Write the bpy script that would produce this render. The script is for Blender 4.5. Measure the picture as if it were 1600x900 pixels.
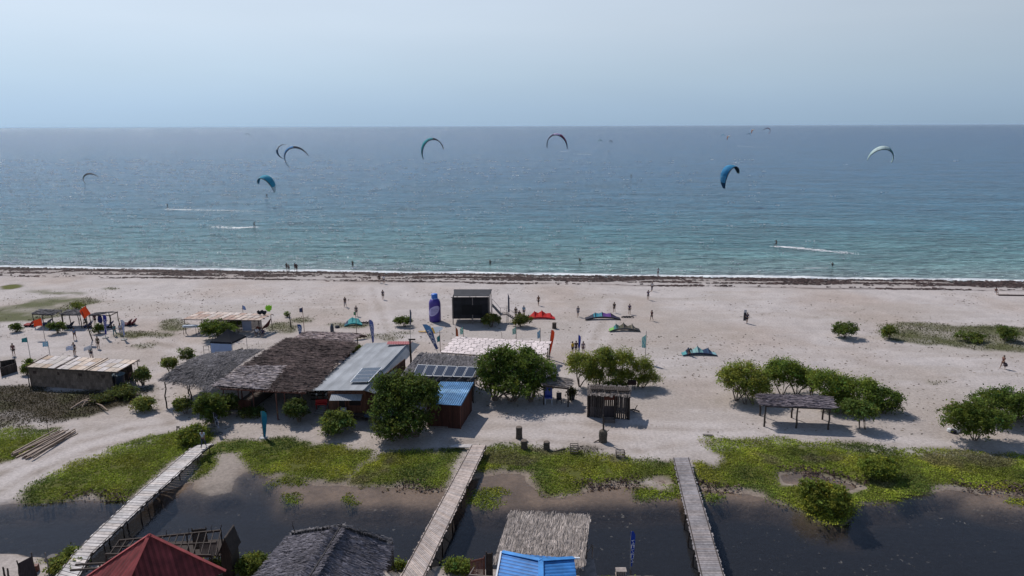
import bpy, math, random
import numpy as np
from mathutils import Vector, Matrix
rnd = random.Random(11); nr = np.random.RandomState(11)
R = math.radians
for o in list(bpy.data.objects): bpy.data.objects.remove(o)
SC = bpy.context.scene; COL = SC.collection

# ------------------------------------------------------------------ camera
CH = 29.0; FP = 1066.7; PITCH = R(13.37); ROLL = R(0.2)
_f = Vector((0, math.cos(PITCH), -math.sin(PITCH))); _u0 = Vector((0, math.sin(PITCH), math.cos(PITCH))); _r0 = Vector((1, 0, 0))
_u = _u0*math.cos(ROLL) + _r0*math.sin(ROLL); _r = _r0*math.cos(ROLL) - _u0*math.sin(ROLL)
cd = bpy.data.cameras.new('camera'); cam = bpy.data.objects.new('camera', cd); COL.objects.link(cam)
cd.sensor_width = 36; cd.lens = 24.0; cd.clip_start = 0.5; cd.clip_end = 300000
cam.matrix_world = Matrix(((_r.x, _u.x, -_f.x, 0), (_r.y, _u.y, -_f.y, 0), (_r.z, _u.z, -_f.z, CH), (0, 0, 0, 1)))
SC.camera = cam

# ------------------------------------------------------------------ light
SUN_EL, SUN_AZ = 49.0, -38.0      # azimuth from +Y, negative = to the left
sd = Vector((math.sin(R(SUN_AZ))*math.cos(R(SUN_EL)), math.cos(R(SUN_AZ))*math.cos(R(SUN_EL)), math.sin(R(SUN_EL))))
W = bpy.data.worlds.new("World"); SC.world = W; W.use_nodes = True
nt = W.node_tree; bg = nt.nodes['Background']
sky = nt.nodes.new('ShaderNodeTexSky'); sky.sky_type = 'NISHITA'; sky.sun_disc = False
sky.sun_elevation = R(SUN_EL); sky.sun_rotation = R(SUN_AZ); sky.air_density = 1.0; sky.dust_density = 0.4; sky.ozone_density = 4.0; sky.altitude = 0
# thin bright cloud veil over the lower sky, bluer towards the horizon, brighter on the sun's side
_tc = nt.nodes.new('ShaderNodeTexCoord'); _sx = nt.nodes.new('ShaderNodeSeparateXYZ'); nt.links.new(_tc.outputs['Generated'], _sx.inputs[0])
_cr = nt.nodes.new('ShaderNodeValToRGB'); nt.links.new(_sx.outputs['Z'], _cr.inputs[0]); _e = _cr.color_ramp.elements
_e[0].position = 0; _e[0].color = (.33, .475, .645, 1); _e[1].position = .6; _e[1].color = (.45, .60, .85, 1)
for _p, _c in ((.025, (.37, .51, .68, 1)), (.07, (.46, .585, .72, 1)), (.13, (.565, .665, .78, 1)), (.2, (.60, .69, .81, 1))):
    _x = _e.new(_p); _x.color = _c
def _mr(src, a, b, c, d):
    n = nt.nodes.new('ShaderNodeMapRange'); nt.links.new(src, n.inputs[0])
    for i, v in enumerate((a, b, c, d)): n.inputs[i+1].default_value = v
    return n.outputs[0]
_nz = nt.nodes.new('ShaderNodeTexNoise'); _nz.inputs['Scale'].default_value = 2.2; _nz.inputs['Detail'].default_value = 5; _mp = nt.nodes.new('ShaderNodeMapping'); _mp.inputs['Scale'].default_value = (1, 1, 5); nt.links.new(_tc.outputs['Generated'], _mp.inputs[0]); nt.links.new(_mp.outputs[0], _nz.inputs[0])
_v1 = nt.nodes.new('ShaderNodeVectorMath'); _v1.operation = 'SCALE'; nt.links.new(_cr.outputs[0], _v1.inputs[0]); nt.links.new(_mr(_sx.outputs['X'], -.6, .6, 12.0, 8.3), _v1.inputs['Scale'])
_v2 = nt.nodes.new('ShaderNodeVectorMath'); _v2.operation = 'SCALE'; nt.links.new(_v1.outputs[0], _v2.inputs[0]); nt.links.new(_mr(_nz.outputs[0], .3, .7, .97, 1.03), _v2.inputs['Scale'])
_mx = nt.nodes.new('ShaderNodeMix'); _mx.data_type = 'RGBA'; nt.links.new(_mr(_sx.outputs['Z'], .2, .42, .95, .10), _mx.inputs[0]); nt.links.new(sky.outputs[0], _mx.inputs[6]); nt.links.new(_v2.outputs[0], _mx.inputs[7])
nt.links.new(_mx.outputs[2], bg.inputs[0]); bg.inputs[1].default_value = 0.10
sl = bpy.data.lights.new('sun', 'SUN'); sl.energy = 4.2; sl.angle = R(0.5); sl.color = (1.0, 0.955, 0.91)
so = bpy.data.objects.new('sun', sl); COL.objects.link(so); so.rotation_euler = sd.to_track_quat('Z', 'Y').to_euler(); so.location = (0, 0, 200)
SC.view_settings.view_transform = 'Standard'; SC.view_settings.look = 'None'; SC.view_settings.gamma = 1; SC.view_settings.use_curve_mapping = False
SC.view_settings.exposure = 0.0
HAZE = 1.2e-5
SC.cycles.max_bounces = 6; SC.cycles.transparent_max_bounces = 8; SC.cycles.volume_bounces = 0

# ------------------------------------------------------------------ pixel -> place
def ray(px, py): return _f + _r*((px-800)/FP) + _u*((450-py)/FP)
def P(px, py, z=0.0):
    d = ray(px, py); t = (z-CH)/d.z; return Vector((d.x*t, d.y*t, z))
G = P
def At(px, py, Y):
    d = ray(px, py); t = Y/d.y; return Vector((d.x*t, Y, CH+d.z*t))
def mpp(p): return (Vector(p)-Vector((0, 0, CH))).dot(_f)/FP      # metres per pixel of the photo at a point

# ------------------------------------------------------------------ mesh builder
class MB:
    def __init__(s): s.v = []; s.f = []; s.c = []; s.m = []; s.B = []
    def add(s, vs, fs, col=(1, 1, 1), mi=0):
        n = len(s.v); s.v += [tuple(v) for v in vs]
        for f in fs: s.f.append([n+i for i in f]); s.c.append(col); s.m.append(mi)
    def box(s, c, size, rz=0, col=(1, 1, 1), mi=0, tilt=None):
        hx, hy, hz = size[0]/2, size[1]/2, size[2]/2; M_ = Matrix.Rotation(rz, 3, 'Z')
        if tilt is not None: M_ = M_ @ tilt
        vs = [Vector(c) + M_ @ Vector((x, y, z)) for x in (-hx, hx) for y in (-hy, hy) for z in (-hz, hz)]
        s.add(vs, [(0, 1, 3, 2), (4, 6, 7, 5), (0, 4, 5, 1), (2, 3, 7, 6), (0, 2, 6, 4), (1, 5, 7, 3)], col, mi)
    def beam(s, p, q, w, h, col=(1, 1, 1), mi=0):
        p = Vector(p); q = Vector(q); d = (q-p).normalized()
        a = d.cross(Vector((0, 0, 1)));  a = a.normalized() if a.length > 1e-3 else Vector((1, 0, 0))
        b = a.cross(d).normalized()
        vs = [e + a*(sx*w/2) + b*(sy*h/2) for e in (p, q) for sx, sy in ((-1, -1), (1, -1), (1, 1), (-1, 1))]
        s.add(vs, [(3, 2, 1, 0), (4, 5, 6, 7), (0, 1, 5, 4), (1, 2, 6, 5), (2, 3, 7, 6), (3, 0, 4, 7)], col, mi)
    def tube(s, pts, rad, n=6, col=(1, 1, 1), mi=0, cap=True):
        pts = [Vector(p) for p in pts]
        if not isinstance(rad, (list, tuple)): rad = [rad]*len(pts)
        vs = []
        for i, p in enumerate(pts):
            d = (pts[min(i+1, len(pts)-1)]-pts[max(i-1, 0)]).normalized()
            a = d.cross(Vector((0, 0, 1))) if abs(d.z) < .95 else d.cross(Vector((0, 1, 0))); a.normalize(); b = d.cross(a)
            for k in range(n):
                t = 2*math.pi*k/n; vs.append(p + a*(math.cos(t)*rad[i]) + b*(math.sin(t)*rad[i]))
        fs = [(i*n+k, i*n+(k+1) % n, (i+1)*n+(k+1) % n, (i+1)*n+k) for i in range(len(pts)-1) for k in range(n)]
        if cap: fs += [tuple(range(n-1, -1, -1)), tuple((len(pts)-1)*n+k for k in range(n))]
        s.add(vs, fs, col, mi)
    def slab(s, cs, t, col=(1, 1, 1), mi=0):
        cs = [Vector(c) for c in cs]; n = (cs[1]-cs[0]).cross(cs[3]-cs[0]).normalized()
        if n.z < 0: n = -n
        vs = cs + [c-n*t for c in cs]
        s.add(vs, [(0, 1, 2, 3), (7, 6, 5, 4), (0, 4, 5, 1), (1, 5, 6, 2), (2, 6, 7, 3), (3, 7, 4, 0)], col, mi)
    def grid(s, cs, nu, nv, fn=None, t=0.03, col=(1, 1, 1), mi=0, cfn=None):
        """cs: p00 p10 p11 p01 ; fn(u,v)->offset along normal ; closed sheet of thickness t"""
        cs = [Vector(c) for c in cs]; n = (cs[1]-cs[0]).cross(cs[3]-cs[0]).normalized()
        if n.z < 0: n = -n
        L = []
        for k in (0, 1):
            for j in range(nv+1):
                for i in range(nu+1):
                    u, v = i/nu, j/nv
                    p = cs[0]*(1-u)*(1-v)+cs[1]*u*(1-v)+cs[2]*u*v+cs[3]*(1-u)*v
                    L.append(p + n*((fn(u, v) if fn else 0) - k*t))
        N = (nu+1)*(nv+1); ix = lambda i, j, k: k*N+j*(nu+1)+i
        b = len(s.v); s.v += [tuple(p) for p in L]
        def F(f, c): s.f.append([b+i for i in f]); s.c.append(c); s.m.append(mi)
        for j in range(nv):
            for i in range(nu):
                c = cfn((i+.5)/nu, (j+.5)/nv) if cfn else col
                F((ix(i, j, 0), ix(i+1, j, 0), ix(i+1, j+1, 0), ix(i, j+1, 0)), c)
                F((ix(i, j+1, 1), ix(i+1, j+1, 1), ix(i+1, j, 1), ix(i, j, 1)), c)
        for i in range(nu):
            F((ix(i, 0, 0), ix(i, 0, 1), ix(i+1, 0, 1), ix(i+1, 0, 0)), col); F((ix(i, nv, 0), ix(i+1, nv, 0), ix(i+1, nv, 1), ix(i, nv, 1)), col)
        for j in range(nv):
            F((ix(0, j, 0), ix(0, j+1, 0), ix(0, j+1, 1), ix(0, j, 1)), col); F((ix(nu, j, 0), ix(nu, j, 1), ix(nu, j+1, 1), ix(nu, j+1, 0)), col)
    def lathe(s, c, prof, n=16, col=(1, 1, 1), mi=0, cfn=None):
        c = Vector(c); vs = []
        for r, z in prof:
            for k in range(n): a = 2*math.pi*k/n; vs.append(c+Vector((math.cos(a)*r, math.sin(a)*r, z)))
        b = len(s.v); s.v += [tuple(v) for v in vs]
        for i in range(len(prof)-1):
            for k in range(n):
                s.f.append([b+i*n+k, b+i*n+(k+1) % n, b+(i+1)*n+(k+1) % n, b+(i+1)*n+k]); s.c.append(cfn(i, k) if cfn else col); s.m.append(mi)
        s.f.append([b+k for k in range(n-1, -1, -1)]); s.c.append(col); s.m.append(mi)
        s.f.append([b+(len(prof)-1)*n+k for k in range(n)]); s.c.append(col); s.m.append(mi)
    def bulk(s, C, U, V, cols, mi=0):
        C = np.asarray(C, float); U = np.asarray(U, float); V = np.asarray(V, float)
        vs = np.stack([C-U-V, C+U-V, C+U+V, C-U+V], 1).reshape(-1, 3)
        s.B.append((vs, np.broadcast_to(np.asarray(cols, float), (len(C), 3)), mi))
    def build(s, name, mats, parent=None, origin=None, smooth=False):
        if not isinstance(mats, (list, tuple)): mats = [mats]
        if origin is None: origin = ORG.get(parent.name, Vector((0, 0, 0))) if parent else Vector((0, 0, 0))
        nv = len(s.v); VS = [np.array(s.v, float).reshape(-1, 3)]; idx = [np.array([i for f in s.f for i in f], dtype=np.int64)]
        tot = [np.array([len(f) for f in s.f], dtype=np.int64)]; cc = [np.repeat(np.array(s.c, float).reshape(-1, 3), tot[0], 0) if s.f else np.zeros((0, 3))]; mm = [np.array(s.m, dtype=np.int64)]
        for vs, c, mi in s.B:
            VS.append(vs); idx.append(np.arange(len(vs))+nv); nv += len(vs); tot.append(np.full(len(vs)//4, 4)); cc.append(np.repeat(c, 4, 0)); mm.append(np.full(len(vs)//4, mi))
        V_ = np.concatenate(VS)-np.array(origin); I = np.concatenate(idx); T = np.concatenate(tot); Cc = np.concatenate(cc); Mi = np.concatenate(mm)
        me = bpy.data.meshes.new(name)
        me.vertices.add(len(V_)); me.vertices.foreach_set('co', V_.astype(np.float32).ravel())
        me.loops.add(len(I)); me.loops.foreach_set('vertex_index', I.astype(np.int32))
        me.polygons.add(len(T)); me.polygons.foreach_set('loop_start', (np.cumsum(T)-T).astype(np.int32))
        for m in mats: me.materials.append(m)
        me.polygons.foreach_set('material_index', Mi.astype(np.int32)); me.polygons.foreach_set('use_smooth', np.full(len(T), smooth))
        me.update(calc_edges=True)
        at = me.attributes.new('Col', 'FLOAT_COLOR', 'CORNER'); at.data.foreach_set('color', np.concatenate([Cc, np.ones((len(Cc), 1))], 1).astype(np.float32).ravel())
        o = bpy.data.objects.new(name, me); COL.objects.link(o)
        if parent: o.parent = parent; ORG[o.name] = Vector(origin)
        else: o.location = origin; ORG[o.name] = Vector(origin)
        return o
ORG = {}
def tag(o, label=None, cat=None, group=None, kind=None):
    for k, v in (('label', label), ('category', cat), ('group', group), ('kind', kind)):
        if v: o[k] = v
    return o
def thing(name, label, cat, loc, group=None, rz=0):
    o = bpy.data.objects.new(name, None); COL.objects.link(o); o.location = Vector(loc); o.empty_display_size = .3; o.rotation_euler.z = rz
    ORG[o.name] = Vector(loc); return tag(o, label, cat, group)
def kids(o): return [c for c in bpy.data.objects if c.parent == o]
def dup(root, loc, rz=0, sc=1, label=None, group=None):
    KK = {}
    for c in bpy.data.objects:
        if c.parent: KK.setdefault(c.parent.name, []).append(c)
    def cp(o, par):
        c = o.copy(); COL.objects.link(c); c.parent = par
        for k in KK.get(o.name, []): cp(k, c)
        return c
    r = cp(root, None); r.location = Vector(loc); r.rotation_euler.z = rz; r.scale = (sc, sc, sc) if not isinstance(sc, tuple) else sc
    if label: r['label'] = label
    if group: r['group'] = group
    return r

# ------------------------------------------------------------------ materials
MT = {}
def M(name, rgb=(.5, .5, .5), rough=.85, var=.3, scale=2.5, metal=0.0, stretch=(1, 1, 1), bump=0.0, spec=.3, trans=0.0, var2=0.0, scale2=.3):
    if name in MT: return MT[name]
    m = bpy.data.materials.new(name); m.use_nodes = True; t = m.node_tree; b = t.nodes['Principled BSDF']
    at = t.nodes.new('ShaderNodeAttribute'); at.attribute_name = 'Col'
    tc = t.nodes.new('ShaderNodeTexCoord'); mp = t.nodes.new('ShaderNodeMapping'); mp.inputs['Scale'].default_value = stretch
    t.links.new(tc.outputs['Object'], mp.inputs[0])
    nz = t.nodes.new('ShaderNodeTexNoise'); nz.inputs['Scale'].default_value = scale; nz.inputs['Detail'].default_value = 5; nz.inputs['Roughness'].default_value = .65
    t.links.new(mp.outputs[0], nz.inputs[0])
    mr = t.nodes.new('ShaderNodeMapRange'); mr.inputs[1].default_value = .3; mr.inputs[2].default_value = .7; mr.inputs[3].default_value = 1-var; mr.inputs[4].default_value = 1+var
    t.links.new(nz.outputs[0], mr.inputs[0])
    m1 = t.nodes.new('ShaderNodeVectorMath'); m1.operation = 'MULTIPLY'; m1.inputs[1].default_value = rgb; t.links.new(at.outputs['Color'], m1.inputs[0])
    m2 = t.nodes.new('ShaderNodeVectorMath'); m2.operation = 'SCALE'; t.links.new(m1.outputs[0], m2.inputs[0]); t.links.new(mr.outputs[0], m2.inputs['Scale'])
    out = m2
    if var2:
        n2 = t.nodes.new('ShaderNodeTexNoise'); n2.inputs['Scale'].default_value = scale2; n2.inputs['Detail'].default_value = 3; t.links.new(tc.outputs['Object'], n2.inputs[0])
        r2 = t.nodes.new('ShaderNodeMapRange'); r2.inputs[1].default_value = .35; r2.inputs[2].default_value = .65; r2.inputs[3].default_value = 1-var2; r2.inputs[4].default_value = 1+var2
        t.links.new(n2.outputs[0], r2.inputs[0]); m3 = t.nodes.new('ShaderNodeVectorMath'); m3.operation = 'SCALE'; t.links.new(m2.outputs[0], m3.inputs[0]); t.links.new(r2.outputs[0], m3.inputs['Scale']); out = m3
    t.links.new(out.outputs[0], b.inputs['Base Color'])
    b.inputs['Roughness'].default_value = rough; b.inputs['Metallic'].default_value = metal; b.inputs['Specular IOR Level'].default_value = spec
    if bump:
        bp = t.nodes.new('ShaderNodeBump'); bp.inputs['Strength'].default_value = 1; bp.inputs['Distance'].default_value = bump
        t.links.new(nz.outputs[0], bp.inputs['Height']); t.links.new(bp.outputs[0], b.inputs['Normal'])
    if trans:
        tr = t.nodes.new('ShaderNodeBsdfTranslucent'); t.links.new(out.outputs[0], tr.inputs[0]); mx = t.nodes.new('ShaderNodeMixShader'); mx.inputs[0].default_value = trans
        t.links.new(b.outputs[0], mx.inputs[1]); t.links.new(tr.outputs[0], mx.inputs[2]); t.links.new(mx.outputs[0], t.nodes['Material Output'].inputs[0])
    MT[name] = m; return m
LEAF = M('leaf', (1, 1, 1), .65, .25, 1.2, spec=.12, trans=.5)
COVER = M('ground cover leaf', (1, 1, 1), .7, .25, .9, spec=.2, trans=.3, var2=.3, scale2=.25)
BARK = M('bark', (.13, .10, .08), .9, .35, 6)
POST = M('dark post wood', (.05, .038, .032), .9, .35, 5)
GREYW = M('weathered wood', (.20, .17, .155), .9, .35, 3, stretch=(1, 1, .3))
DARKW = M('dark hut planks', (.055, .038, .03), .85, .4, 3, stretch=(4, 4, .4))
REDW = M('red brown timber', (.13, .05, .035), .8, .3, 4)
THATCHD = M('dark thatch', (.088, .062, .056), .95, .3, 3.0, var2=.35, scale2=.5)
THATCHG = M('grey thatch', (.125, .115, .118), .95, .4, 3.0, var2=.2, scale2=.5)
THATCHC = M('pale stalk thatch', (.30, .255, .225), .95, .3, 3.0, var2=.15, scale2=.7)
METAL = M('weathered metal sheet', (.25, .26, .275), .75, .16, 1.2, spec=.4, var2=.14, scale2=.35, stretch=(1, .3, 1))
BLUEM = M('blue corrugated sheet', (.10, .24, .42), .6, .3, 1.8, spec=.3, var2=.2, scale2=.6)
BLUET = M('bright blue roof sheet', (.032, .16, .42), .6, .2, 1.8, spec=.3, var2=.2, scale2=.6)
REDM = M('red roof sheet', (.17, .034, .034), .75, .3, 1.6, spec=.25, var2=.3, scale2=.7)
PANEL = M('solar glass', (.022, .032, .055), .18, .1, 3, spec=.6)
ALU = M('pale metal', (.55, .56, .58), .4, .08, 3, spec=.5)
STEEL = M('grey steel', (.16, .16, .17), .5, .1, 3)
CLOTH = M('cloth', (1, 1, 1), .8, .08, 2, trans=.25)
FAB = M('fabric', (1, 1, 1), .85, .12, 4)
PLAST = M('plastic', (1, 1, 1), .45, .06, 3, spec=.5)
SKIN = M('skin', (.26, .145, .095), .6, .08, 5)
PAINT = M('paint', (1, 1, 1), .6, .1, 3)
BLACKN = M('black netting', (.012, .012, .015), .8, .3, 3)

# ------------------------------------------------------------------ noise
_T = nr.rand(256, 256)
def vn(x, y, sc=1.0, seed=0):
    x = np.asarray(x, float)/sc+seed*17.3+1000; y = np.asarray(y, float)/sc+seed*9.1+1000
    xi = np.floor(x).astype(int); yi = np.floor(y).astype(int); fx = x-xi; fy = y-yi; fx = fx*fx*(3-2*fx); fy = fy*fy*(3-2*fy)
    g = lambda a, b: _T[a % 256, b % 256]
    return g(xi, yi)*(1-fx)*(1-fy)+g(xi+1, yi)*fx*(1-fy)+g(xi, yi+1)*(1-fx)*fy+g(xi+1, yi+1)*fx*fy
def fb(x, y, sc, seed=0): return (vn(x, y, sc, seed)*.5+vn(x, y, sc*.5, seed+1)*.27+vn(x, y, sc*.25, seed+2)*.15+vn(x, y, sc*.125, seed+3)*.08)
def poly(px): return np.array([tuple(G(a, b)[:2]) for a, b in px])
def pip(x, y, pl):
    r = np.zeros(x.shape, bool); n = len(pl)
    bb = (x > pl[:, 0].min()-1) & (x < pl[:, 0].max()+1) & (y > pl[:, 1].min()-1) & (y < pl[:, 1].max()+1)
    xs, ys = x[bb], y[bb]; rr = np.zeros(xs.shape, bool)
    for i in range(n):
        (x1, y1), (x2, y2) = pl[i], pl[(i+1) % n]
        if y1 == y2: continue
        c = ((y1 > ys) != (y2 > ys)) & (xs < (x2-x1)*(ys-y1)/(y2-y1)+x1); rr ^= c
    r[bb] = rr; return r
def ell(cx, cy, rx, ry, n=14): return [(cx+rx*math.cos(2*math.pi*i/n), cy+ry*math.sin(2*math.pi*i/n)) for i in range(n)]

# ------------------------------------------------------------------ ground zones (traced on the ground)
GREEN = [poly(p) for p in (
 [(-200, 672), (0, 672), (40, 668), (88, 671), (62, 690), (20, 712), (0, 722), (-200, 740)],
 [(30, 776), (42, 760), (75, 742), (120, 722), (165, 702), (200, 690), (240, 682), (262, 680), (285, 673), (330, 672), (326, 690), (300, 701), (262, 729), (225, 757), (205, 778), (165, 778), (140, 771), (110, 779), (75, 778), (48, 783)],
 [(338, 692), (375, 685), (430, 685), (480, 694), (540, 697), (570, 700), (580, 707), (556, 728), (535, 749), (500, 746), (450, 745), (420, 739), (400, 733), (372, 718), (378, 709), (352, 706), (333, 714), (325, 735), (308, 748), (292, 752), (312, 722), (320, 706)],
 [(540, 752), (560, 731), (585, 712), (600, 708), (640, 706), (700, 706), (722, 700), (730, 699), (702, 758), (690, 759), (640, 757), (590, 753)],
 ell(452, 752, 28, 5), ell(459, 776, 20, 7), ell(553, 777, 14, 8), ell(422, 757, 12, 4),
 [(757, 700), (790, 693), (815, 694), (850, 697), (880, 704), (920, 710), (960, 713), (1000, 715), (1040, 719), (1052, 717), (1058, 745), (1063, 766), (1040, 764), (1035, 752), (1010, 746), (1000, 754), (960, 747), (940, 753), (905, 768), (870, 771), (840, 763), (822, 746), (832, 738), (800, 733), (765, 737), (745, 740)],
 [(736, 790), (740, 770), (752, 763), (775, 764), (792, 770), (785, 780), (760, 790)], ell(1018, 770, 40, 9), ell(1000, 766, 22, 6),
 [(1082, 719), (1098, 722), (1108, 734), (1130, 722), (1135, 712), (1105, 692), (1125, 681), (1200, 687), (1300, 692), (1400, 699), (1500, 705), (1600, 710), (1900, 722), (1900, 775), (1600, 766), (1540, 761), (1480, 759), (1452, 760), (1432, 776), (1405, 787), (1365, 783), (1340, 779), (1342, 800), (1330, 822), (1296, 820), (1262, 804), (1240, 786), (1205, 776), (1170, 765), (1130, 762), (1095, 757), (1086, 745)],
 ell(1113, 775, 15, 8), ell(1596, 783, 18, 7), ell(80, 877, 34, 8), ell(100, 862, 8, 3), ell(716, 890, 17, 8), ell(960, 890, 32, 5), ell(20, 448, 16, 3.5))]
POOL = [poly([(1215, 762), (1222, 736), (1262, 735), (1300, 742), (1335, 750), (1352, 762), (1335, 772), (1290, 768), (1250, 760)]), poly([(1015, 742), (1040, 742), (1050, 757), (1020, 752)])]
LAG = poly([(-900, 800), (-300, 792), (30, 783), (140, 781), (205, 776), (245, 765), (285, 752), (330, 742), (378, 724), (392, 736), (440, 746), (540, 753), (700, 760), (745, 741), (800, 734), (832, 738), (823, 748), (870, 772), (940, 755), (1000, 755), (1063, 768), (1090, 758), (1170, 768), (1208, 776), (1262, 806), (1296, 822), (1340, 818), (1348, 787), (1430, 779), (1460, 762), (1600, 768), (2300, 780),
            (2300, 1000), (1100, 1000), (1080, 903), (1020, 892), (930, 892), (780, 884), (680, 882), (600, 888), (360, 888), (240, 884), (110, 872), (60, 866), (0, 864), (-900, 885)])
DEEP = poly([(-900, 808), (-300, 800), (0, 793), (50, 788), (150, 786), (205, 784), (240, 778), (290, 772), (330, 776), (372, 768), (380, 745), (392, 740), (420, 762), (440, 786), (560, 791), (650, 794), (720, 797), (790, 798), (900, 792), (1000, 789), (1060, 789), (1120, 785), (1200, 785), (1235, 791), (1262, 810), (1290, 824), (1335, 830), (1347, 803), (1350, 790), (1400, 792), (1440, 777), (1500, 777), (1530, 792), (1600, 800), (2300, 815),
             (2300, 1000), (1100, 1000), (1078, 900), (1020, 887), (930, 887), (780, 879), (680, 877), (600, 880), (360, 882), (240, 878), (110, 866), (60, 860), (0, 858), (-900, 875)])
SANDFLAT = poly([(300, 762), (320, 735), (345, 708), (375, 706), (400, 707), (385, 722), (370, 732), (400, 752), (412, 768), (385, 778), (330, 775)])
OLIVE = [poly(p) for p in ([(1372, 507), (1400, 503), (1470, 506), (1500, 510), (1560, 508), (1600, 512), (1800, 516), (1800, 556), (1600, 549), (1520, 546), (1470, 540), (1440, 537), (1385, 532)],
  [(-150, 492), (0, 480), (40, 474), (60, 468), (100, 463), (135, 464), (165, 471), (118, 480), (104, 494), (50, 502), (0, 504), (-150, 512)],
  ell(272, 508, 22, 9), ell(60, 455, 20, 1.6), ell(172, 451, 12, 1.6), ell(100, 458, 40, 2), ell(235, 522, 40, 5), ell(440, 512, 26, 8), ell(1468, 598, 14, 2.5), ell(545, 508, 32, 4), ell(595, 527, 40, 4), ell(626, 520, 15, 3),
  ell(470, 500, 18, 4), ell(210, 522, 28, 5), ell(225, 540, 20, 3))]
BROWN = [poly([(-300, 610), (0, 604), (45, 602), (100, 610), (170, 612), (222, 606), (235, 600), (228, 612), (212, 628), (165, 642), (130, 652), (85, 662), (30, 660), (0, 655), (-300, 665)]), poly([(-200, 660), (0, 657), (30, 662), (45, 668), (0, 670), (-200, 672)]), ell(910, 707, 30, 6)]
BROWN[-1] = poly(BROWN[-1])
SA = G(0, 418, -.15); SB = G(1600, 440, -.15)
_sd = (SB-SA).normalized(); SN = Vector((-_sd.y, _sd.x, 0))
def sdist(x, y): return (x-SA.x)*SN.x+(y-SA.y)*SN.y
WEED = (-9.5, -0.3)
def blur(a, n):
    for _ in range(n):
        b = np.pad(a, 1, mode='edge'); a = (b[1:-1, 1:-1]*2+b[:-2, 1:-1]+b[2:, 1:-1]+b[1:-1, :-2]+b[1:-1, 2:])/6
    return a
def axis(a, b, st, far):
    c = np.arange(a, b+st, st); L = []; s = st; x = a
    while x > -far: s *= 1.35; x -= s; L.append(x)
    Rr = []; s = st; x = c[-1]
    while x < far: s *= 1.35; x += s; Rr.append(x)
    return np.concatenate([np.array(L[::-1]), c, np.array(Rr)])
gx = axis(-118, 118, .38, 60000); gy = axis(26, 152, .38, 90000)
X, Y = np.meshgrid(gx, gy)
jx = X+(fb(X, Y, 2.5, 3)-.5)*2.2; jy = Y+(fb(X, Y, 2.5, 9)-.5)*2.2
mg = np.zeros(X.shape)
for p in GREEN: mg = np.maximum(mg, pip(jx, jy, p))
lag = pip(jx*.5+X*.5, jy*.5+Y*.5, LAG).astype(float); deep = pip(jx*.5+X*.5, jy*.5+Y*.5, DEEP).astype(float); pool = np.zeros(X.shape)
for p in POOL: pool = np.maximum(pool, pip(jx, jy, p))
mg = mg*(1-pool)
flat = pip(jx, jy, SANDFLAT).astype(float)
ol = np.zeros(X.shape)
for p in OLIVE: ol = np.maximum(ol, pip(jx, jy, p))
br = np.zeros(X.shape)
for p in BROWN: br = np.maximum(br, pip(jx, jy, p))
s = sdist(X, Y)
lagb = blur(np.maximum(lag, pool), 2); deepb = blur(deep, 3); flatb = blur(flat, 3); mgb = blur(mg, 1); olb = blur(ol, 4); brb = blur(br, 2)
Z = .12*(fb(X, Y, 9, 1)-.5)+.07*(fb(X, Y, 1.6, 5)-.5)
Z += .25*np.clip((Y-70)/60, 0, 1)*0
Z = Z*(1-lagb)+lagb*(-.172)+.13*flatb*lagb+.05*(fb(X, Y, 3, 7)-.5)*lagb
Z = Z*(1-deepb)+deepb*(-1.3)
shore = np.clip((s+14)/14, 0, None)
wig = (fb(X, Y*.3, 7, 13)-.5)*.12
Z -= np.where(s > -14, np.minimum(.15*shore**1.5+wig*np.clip((s+14)/8, 0, 1)*0+.035*np.clip(s, 0, 200), 4), 0)
Z += wig*np.exp(-((s)/5)**2)*.5
Z = np.where(s > 60, -4, Z)
def mix(a, b, t): return a*(1-t[..., None])+np.array(b)*t[..., None]
n1 = fb(X, Y, 12, 21); n2 = fb(X, Y, 2.2, 25); n3 = vn(X, Y, .8, 29)
C = np.zeros(X.shape+(3,))+np.array((.41, .365, .345))
C = mix(C, (.36, .30, .265), np.clip((n1-.42)*3, 0, 1))
nearsand = np.clip((80-Y)/18, 0, 1); C = mix(C, (.335, .285, .25), nearsand*.6)
C *= (1+.24*(n2-.5)+.12*(n3-.5))[..., None]
# trampled band and tracks
tr = np.clip(1-np.abs(fb(X*.35, Y, 6, 41)-.5)*9, 0, 1)*np.clip((110-Y)/20, 0, 1)*np.clip((Y-60)/10, 0, 1); C = mix(C, (.27, .225, .19), tr*.3)
wr = np.clip((fb(X*.22, Y, 5, 44)-.53)*9, 0, 1)*(s < -12); C = mix(C, (.30, .255, .215), wr*.35)
sp = np.clip((vn(X, Y, .7, 61)-.8)*6, 0, 1)*np.clip((fb(X, Y, 8, 63)-.45)*5, 0, 1)*(s < -10); C = mix(C, (.19, .155, .12), sp*.35)
C = mix(C, (.080, .085, .032), np.clip(olb*(.5+1.5*(fb(X, Y, 3, 31)-.3)), 0, 1)*.95)
C = mix(C, (.034, .026, .013), np.clip(brb*1.0, 0, 1)*(.85+.15*n3)); C = mix(C, (.065, .075, .022), np.clip(brb*(fb(X, Y, 5, 77)-.5)*5, 0, 1)*.7)
C = mix(C, (.13, .105, .09), np.clip(blur(np.maximum(lag, mg), 3), 0, 1)*.9)
C = mix(C, (.28, .235, .20), flatb*.9)
C = mix(C, (.085, .09, .018), mgb)
C = mix(C, (.27, .21, .165), np.clip(lagb*(1-flatb)*(1-mgb), 0, 1)*.9); C *= (1-.35*np.clip(lagb*(fb(X, Y, 2.5, 88)-.4)*4, 0, 1))[..., None]
C = mix(C, (.018, .02, .026), blur(deepb, 2))
C = mix(C, (.27, .235, .215), np.exp(-((s+2)/4.5)**2)*.9)
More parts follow.
